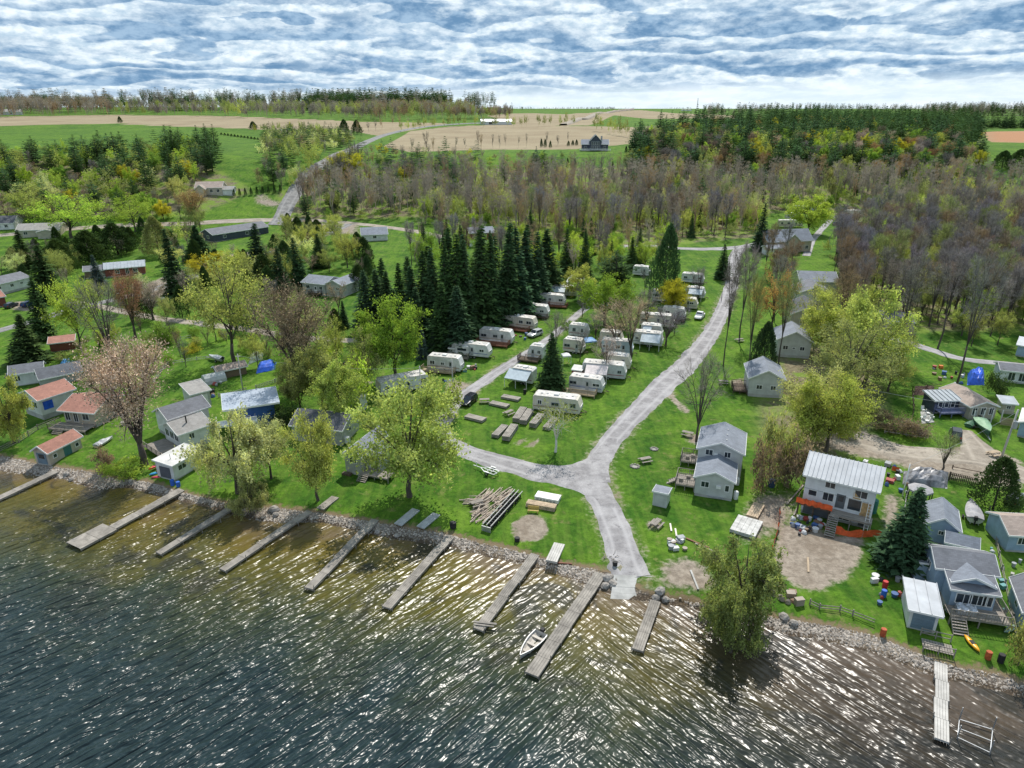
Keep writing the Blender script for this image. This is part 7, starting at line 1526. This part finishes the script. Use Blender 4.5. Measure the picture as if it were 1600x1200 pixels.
# heaps of odds and ends, each piece a thing of its own
def clutter(pix, n, cols, cat, labels, seed, s0=.3, s1=.8, group=None):
    rng = random.Random(seed); q = PP(pix); x0, x1 = min(p.x for p in q), max(p.x for p in q); y0, y1 = min(p.y for p in q), max(p.y for p in q)
    for i in range(n):
        x, y = rng.uniform(x0, x1), rng.uniform(y0, y1); a, b, h = rng.uniform(s0, s1), rng.uniform(s0, s1), rng.uniform(s0, s1) * .7; k = rng.randrange(3); nm, cn = cols[i % len(cols)]
        kn = ['crate', 'bundle', 'bin'][k]; r = thing(kn, Vector((x, y, gz(x, y))), f"{'large' if a + b > s0 + s1 else 'small'} {nm.split('_')[0]} {kn} in the {labels}", kn, group, rng.uniform(0, 3)); m = plain(nm, cn)
        if k == 0: MB().box(-a / 2, -b / 2, 0, a / 2, b / 2, h).build('box', m, r); MB().box(-a / 2 - .02, -b / 2 - .02, h, a / 2 + .02, b / 2 + .02, h + .05).build('lid', m, r)
        elif k == 1: MB().loft([[(-a / 2 + a * t, b / 2 * math.cos(u) * math.sin(math.pi * (.1 + .8 * t)), .02 + max(0, h * math.sin(u) * math.sin(math.pi * (.1 + .8 * t)))) for u in (0, .8, 1.57, 2.3, 3.14)] for t in (0, .25, .5, .75, 1)]).build('wrapping', m, r)
        else: MB().tube([(0, 0, 0), (0, 0, h)], [a * .4, a * .5], 9).build('tub', m, r); MB().tube([(0, 0, h - .01), (0, 0, h + .03)], a * .52, 9).build('rim', m, r)
MIX = [('white_scrap', (.6, .6, .6)), ('black_scrap', (.03, .03, .035)), ('grey_scrap', (.3, .31, .33)), ('blue_scrap', (.05, .11, .27)), ('red_scrap', (.32, .06, .05)), ('brown_scrap', (.2, .13, .08)), ('white_scrap', (.6, .6, .6))]
clutter([(1244,806),(1282,812),(1280,836),(1248,836)], 34, MIX, 'debris', 'rubbish heap in front of the white house', 1, .35, .95, 'building rubbish in front of the white house'); clutter([(1367,903),(1413,905),(1413,945),(1372,945)], 15, MIX, 'debris', 'scrap heaped beside the white boathouse', 2, .35, .9, 'scrap beside the white boathouse')
clutter([(1548,845),(1562,850),(1586,960),(1574,962)], 30, [('grey_scrap', (.3, .31, .33)), ('white_scrap', (.6, .6, .6)), ('stone_scrap', (.35, .33, .3)), ('teal_scrap', (.12, .3, .3))], 'debris', 'odds and ends along the fence by the blue cottage', 3, .3, .75, 'odds and ends along the fence')
clutter([(1476,580),(1505,575),(1505,600),(1480,602)], 14, MIX + [('orange_scrap', (.7, .2, .04))], 'debris', 'garden clutter beside the blue tarpaulin', 4, .4, 1.0, 'garden clutter beside the blue tarpaulin'); clutter([(540,566),(566,566),(566,584),(543,584)], 12, [('black_scrap', (.03, .03, .035)), ('grey_scrap', (.3, .31, .33)), ('brown_scrap', (.2, .13, .08))], 'debris', 'scrap heap beside the thicket', 5, .5, 1.4, 'dark scrap heap beside the thicket')
clutter([(1042,842),(1065,846),(1064,861),(1044,860)], 12, [('grey_scrap', (.3, .31, .33)), ('white_scrap', (.6, .6, .6)), ('wood_scrap', (.3, .25, .2))], 'debris', 'scrap pile on the grass by the boat ramp', 6, .4, 1.0, 'grey scrap pile by the boat ramp'); clutter([(1412,775),(1420,760),(1412,745),(1400,760)], 8, MIX, 'debris', 'scrap beside the white house', 7, .4, .9, 'scrap beside the white house'); clutter([(1372,735),(1392,722),(1390,755),(1374,760)], 12, MIX, 'debris', 'bundles behind the white house', 8, .5, 1.1, 'bundles behind the white house')
clutter([(326,606),(336,596),(345,608),(330,622)], 8, MIX, 'debris', 'clutter behind the dark blue house', 9, .5, 1.0, 'clutter behind the dark blue house'); clutter([(690,590),(712,592),(712,600),(694,598)], 4, MIX, 'debris', 'camp gear on the deck of the nearest trailer', 10, .4, .8, 'camp gear by the trailers'); clutter([(720,570),(748,574),(748,582),(724,578)], 8, MIX + [('teal_scrap', (.12, .3, .3))], 'debris', 'camp gear beside the second trailer', 11, .4, 1., 'camp gear by the second trailer'); clutter([(780,520),(832,526),(828,532),(784,526)], 12, MIX, 'debris', 'patio gear by the silver car', 12, .4, .9, 'patio gear by the silver car')
clutter([(904,598),(925,600),(925,604),(906,603)], 6, MIX, 'debris', 'camp gear under the pinkish awning', 13, .4, .9, 'camp gear under the awning'); clutter([(150,640),(190,640),(200,668),(150,676)], 8, [('stone_scrap', (.35, .33, .3)), ('wood_scrap', (.3, .25, .2))], 'debris', 'rubble on the bank behind the pinkish tree', 14, .5, 1.1, 'stones and timbers on the bank'); clutter([(1200,915),(1235,920),(1242,945),(1215,945)], 9, [('wood_scrap', (.3, .25, .2)), ('brown_scrap', (.2, .13, .08))], 'debris', 'broken steps at the building site corner', 15, .5, 1.2, 'broken steps at the building site')
def sheet(pix, m, label, h, seed, name='tarpaulin', cat='tarpaulin', bumps=.25):
    q = PP(pix); c = sum(q, Vector()) / 4; c.z = min(p.z for p in q); r = thing(name, c, label, cat); rng = random.Random(seed); n, k = 12, 8; rows = []
    ph = [rng.uniform(0, 6) for _ in range(4)]
    for i in range(n + 1):
        row = []
        for j in range(k + 1):
            u, v = i / n, j / k; p = (q[0] * (1 - u) + q[1] * u) * (1 - v) + (q[3] * (1 - u) + q[2] * u) * v - c; e = min(u, 1 - u, v, 1 - v)
            z = h * min(1, e * 5 + .02) + bumps * math.sin(u * 9 + ph[0]) * math.sin(v * 7 + ph[1]) * min(1, e * 6) + bumps * .5 * math.sin(u * 21 + v * 13 + ph[2]) * min(1, e * 6); row.append((p.x, p.y, max(.03, z) + p.z))
        rows.append(row)
    MB().loft(rows, closed=False, cap0=False, cap1=False).build('sheet', m, r)
sheet([(1410,757),(1480,764),(1482,738),(1412,736)], mat('grey_black_tarp', (.22, .22, .24), .4, .8, .9, .8, 2), 'grey and black tarpaulins over a long heap behind the dark fence', 1.3, 1); sheet([(1511,602),(1538,602),(1538,584),(1512,583)], BLUETARP, 'bright blue tarpaulin over a heap beside the porch house', 1.9, 2); sheet([(400,584),(430,578),(432,566),(403,571)], BLUETARP, 'blue tarpaulin-covered box on the garden lawn', 1.3, 3, bumps=.08)
sheet([(388,570),(410,561),(412,553),(390,560)], plain('pale_green_sheet', (.35, .42, .36)), 'pale green covered frame behind the blue tarpaulin box', 1.4, 4, bumps=.1); sheet([(90,576),(114,570),(118,561),(96,565)], mat('sky_blue_sheet', (.06, .25, .5), .5, .3), 'light blue sheet in the gardens beside the barn-roofed shed', .8, 5); sheet([(104,566),(126,560),(126,554),(106,558)], plain('green_sheet', (.03, .2, .12)), 'green sheet behind the light blue one', .9, 6)
sheet([(1427,618),(1458,618),(1460,604),(1430,603)], mat('dark_soil', (.07, .04, .03), .9, .3, 3), 'dark raised soil bed in the fenced garden', .5, 7, 'soil_bed', 'garden bed'); sheet([(1450,640),(1460,660),(1440,662),(1438,642)], mat('stone_bed', (.4, .4, .38), .8, .6, 3), 'patch of pale stones and plants in the fenced garden', .25, 8, 'stone_bed', 'garden bed')
def gazebo():
    p = P(1434, 782); r = thing('gazebo', p, 'grey octagonal covered gazebo beside the tarpaulin heap', 'gazebo'); m = MB(); K = 8; R_ = 1.7
    for i in range(K): a, b = i * .7854, (i + 1) * .7854; m.poly([(R_ * math.cos(a), R_ * math.sin(a), 2.0), (R_ * math.cos(b), R_ * math.sin(b), 2.0), (0, 0, 2.7)]); m.poly([(R_ * math.cos(a), R_ * math.sin(a), 1.75), (R_ * math.cos(b), R_ * math.sin(b), 1.75), (R_ * math.cos(b), R_ * math.sin(b), 2.0), (R_ * math.cos(a), R_ * math.sin(a), 2.0)])
    m.build('roof', GREYC, r); k = MB()
    for i in range(K): a = i * .7854; k.box(R_ * .95 * math.cos(a) - .05, R_ * .95 * math.sin(a) - .05, -.2, R_ * .95 * math.cos(a) + .05, R_ * .95 * math.sin(a) + .05, 1.9)
    k.build('posts', BLACK, r)
gazebo()
def hoop():
    a, b = P(322, 603), P(355, 595); d = b - a; L = math.hypot(d.x, d.y); r = thing('hoop_house', a, 'small plastic hoop greenhouse beside the brown shed', 'greenhouse', None, math.atan2(d.y, d.x)); MB().loft([[(x, 1.5 + 1.5 * math.cos(t), 1.9 * math.sin(t)) for t in np.linspace(0, math.pi, 9)] for x in (0, L * .5, L)], closed=False).build('cover', plain('milky_plastic', (.45, .47, .46), .3), r); MB().box(L + .005, .9, 0, L + .03, 2.1, 1.6).build('door', GREYP, r)
hoop()
house((342, 594), (386, 584), 3.2, 1.8, .7, BROWNSID, SH_BROWN, 'low brown shed in the gardens beside the utility pole', 'shed', 'shed', 'x', z0=.1)
house((893, 592), (908, 594), 2.2, 1.9, .3, plain('maroon_boards', (.22, .02, .05)), FLATW, 'small maroon shed with a pale roof beside the large trailer', 'shed', 'shed', 'shed', z0=.1, over=.12)
house((701, 558), (711, 559), 1.8, 2.0, .2, LTGREY, FLATW, 'tiny grey hut at the end of the second trailer', 'shed', 'hut', 'shed', z0=.1, over=.1); house((765, 510), (779, 512), 1.8, 1.8, .3, GREYSID, SH_GREY, 'tiny grey hut at the end of the trailer with the silver car', 'shed', 'hut', 'shed', z0=.1, over=.1)
def lift_frame():
    c = Vector(Pz(1524, 1160, 0)); r = thing('boat_lift', c, 'bare metal boat lift frame standing in the shallows by the pale dock', 'boat lift'); m = MB(); q = [Vector(Pz(x, y, .25)) - c for x, y in ((1496, 1152), (1547, 1176), (1551, 1140), (1499, 1124))]
    for a, b in zip(q, q[1:] + q[:1]): m.bar(a, b, .07)
    m.bar((q[0] + q[3]) / 2, (q[1] + q[2]) / 2, .06); m.build('base_frame', STEEL, r)
    for p in q: MB().bar(p - Vector((0, 0, 1.8)), p + Vector((0, 0, 1.5)), .08).build('upright', STEEL, r)
lift_frame()
def gate():
    a, b = P(1441, 1018), P(1490, 1028); d = b - a; L = math.hypot(d.x, d.y); r = thing('landing_frame', a, 'weathered timber landing with rails where the pale dock meets the shore', 'landing', None, math.atan2(d.y, d.x)); W_ = 2.3; m = MB()
    for i in range(11): x = L * i / 11; m.box(x, 0, .45, x + L / 11 - .04, W_ * .7, .5)
    m.build('deck', WOOD, r)
    for y in (0, W_):
        k = MB()
        for x in (0, L * .5, L): k.box(x - .05, y - .05, -.5, x + .05, y + .05, 1.35)
        for z in (.7, 1.25): k.bar((0, y, z), (L, y, z), .06, .1)
        k.bar((0, y, .7), (L * .5, y, 1.25), .05, .08); k.build('railing', WOOD, r)
gate()
def chairs():
    for i, (px, py) in enumerate([(1442, 643), (1450, 648), (1456, 654), (1441, 655), (1448, 660)]):
        r = thing('garden_chair', P(px, py), 'white plastic garden chair in the fenced garden', 'chair', 'white chairs in the fenced garden', i * 1.1); MB().box(-.3, -.3, .35, .3, .3, .42).build('seat', WPLAST, r); MB().hexa([(-.3, .28, .4), (.3, .28, .4), (.3, .34, .4), (-.3, .34, .4), (-.3, .42, 1.), (.3, .42, 1.), (.3, .48, 1.), (-.3, .48, 1.)]).build('backrest', WPLAST, r)
        for x in (-.27, .27):
            for y in (-.27, .27): MB().box(x - .03, y - .03, 0, x + .03, y + .03, .349).build('leg', WPLAST, r)
chairs()
def mast(px, base, top, w_, label, arms=True):
    p = P(px, base); h = hgt(p, top); r = thing('lattice_mast', p, label, 'mast'); m = MB(); n = 8; t = max(.35, h / 110); W = w_
    for k in range(n):
        z0, z1 = h * k / n, h * (k + 1) / n; a0, a1 = W * (1 - .8 * k / n), W * (1 - .8 * (k + 1) / n)
        for sx in (-1, 1):
            for sy in (-1, 1): m.bar((sx * a0, sy * a0, z0), (sx * a1, sy * a1, z1), t)
        m.bar((-a0, -a0, z0), (a1, -a1, z1), t * .7); m.bar((a0, -a0, z0), (-a1, -a1, z1), t * .7)
    m.build('lattice', GREYPOLE, r)
    if arms:
        for z in (.72, .9): MB().bar((-W * 1.6, 0, h * z), (W * 1.6, 0, h * z), t).build('crossarm', GREYPOLE, r)
mast(747, 186, 143, 5.5, 'lattice pylon on the skyline behind the brown field'); mast(1089, 173, 153, 4, 'dark lattice mast on the skyline above the pine woods', False)
# little garden evergreens and posts on the hill lawns
for i, (px, b, t) in enumerate([(846,230,217),(852,230,217),(860,231,220),(888,228,220),(895,227,219),(901,227,218),(887,259,247),(898,259,247),(957,274,252),(978,239,228),(984,240,229)]): tree('cedar', px, b, t, 2.6, 'dgreen', 'narrow dark clipped evergreen on the farmhouse lawn', 'clipped evergreens on the farmhouse lawn')
for i in range(9): tree('cedar', 366 + i * 9, 307 - i * .8, 295 - i * .8, 2.4, 'dgreen', 'narrow dark evergreen in the row on the hillside lawn', 'row of narrow evergreens on the hillside lawn')
for i in range(12): tree('cedar', 346 + i * 5.2, 211 + i * .7, 207 + i * .7, 2.2, 'dgreen', 'small round bush in the planted row on the far green hill', 'planted row of bushes on the green hill')
for px, b, t, h in [(538,210,187,9),(558,210,188,9),(188,192,182,4),(396,202,190,7)]: tree('cedar', px, b, t, h, 'dgreen', 'dark rounded evergreen standing alone beside the brown hill field', 'lone evergreens beside the brown hill field')
for px, b, t, h in [(1565,262,236,16),(1590,263,234,18),(1328,262,240,10)]: tree('cedar', px, b, t, h, 'dgreen', 'dark evergreen clump on the green slope at the right edge', 'evergreen clumps on the right-hand slope')
# the models the copies were made from are not part of the place
for L in PROTO.values():
    for root, *_ in L:
        for ch in list(root.children): bpy.data.objects.remove(ch)
        bpy.data.objects.remove(root)
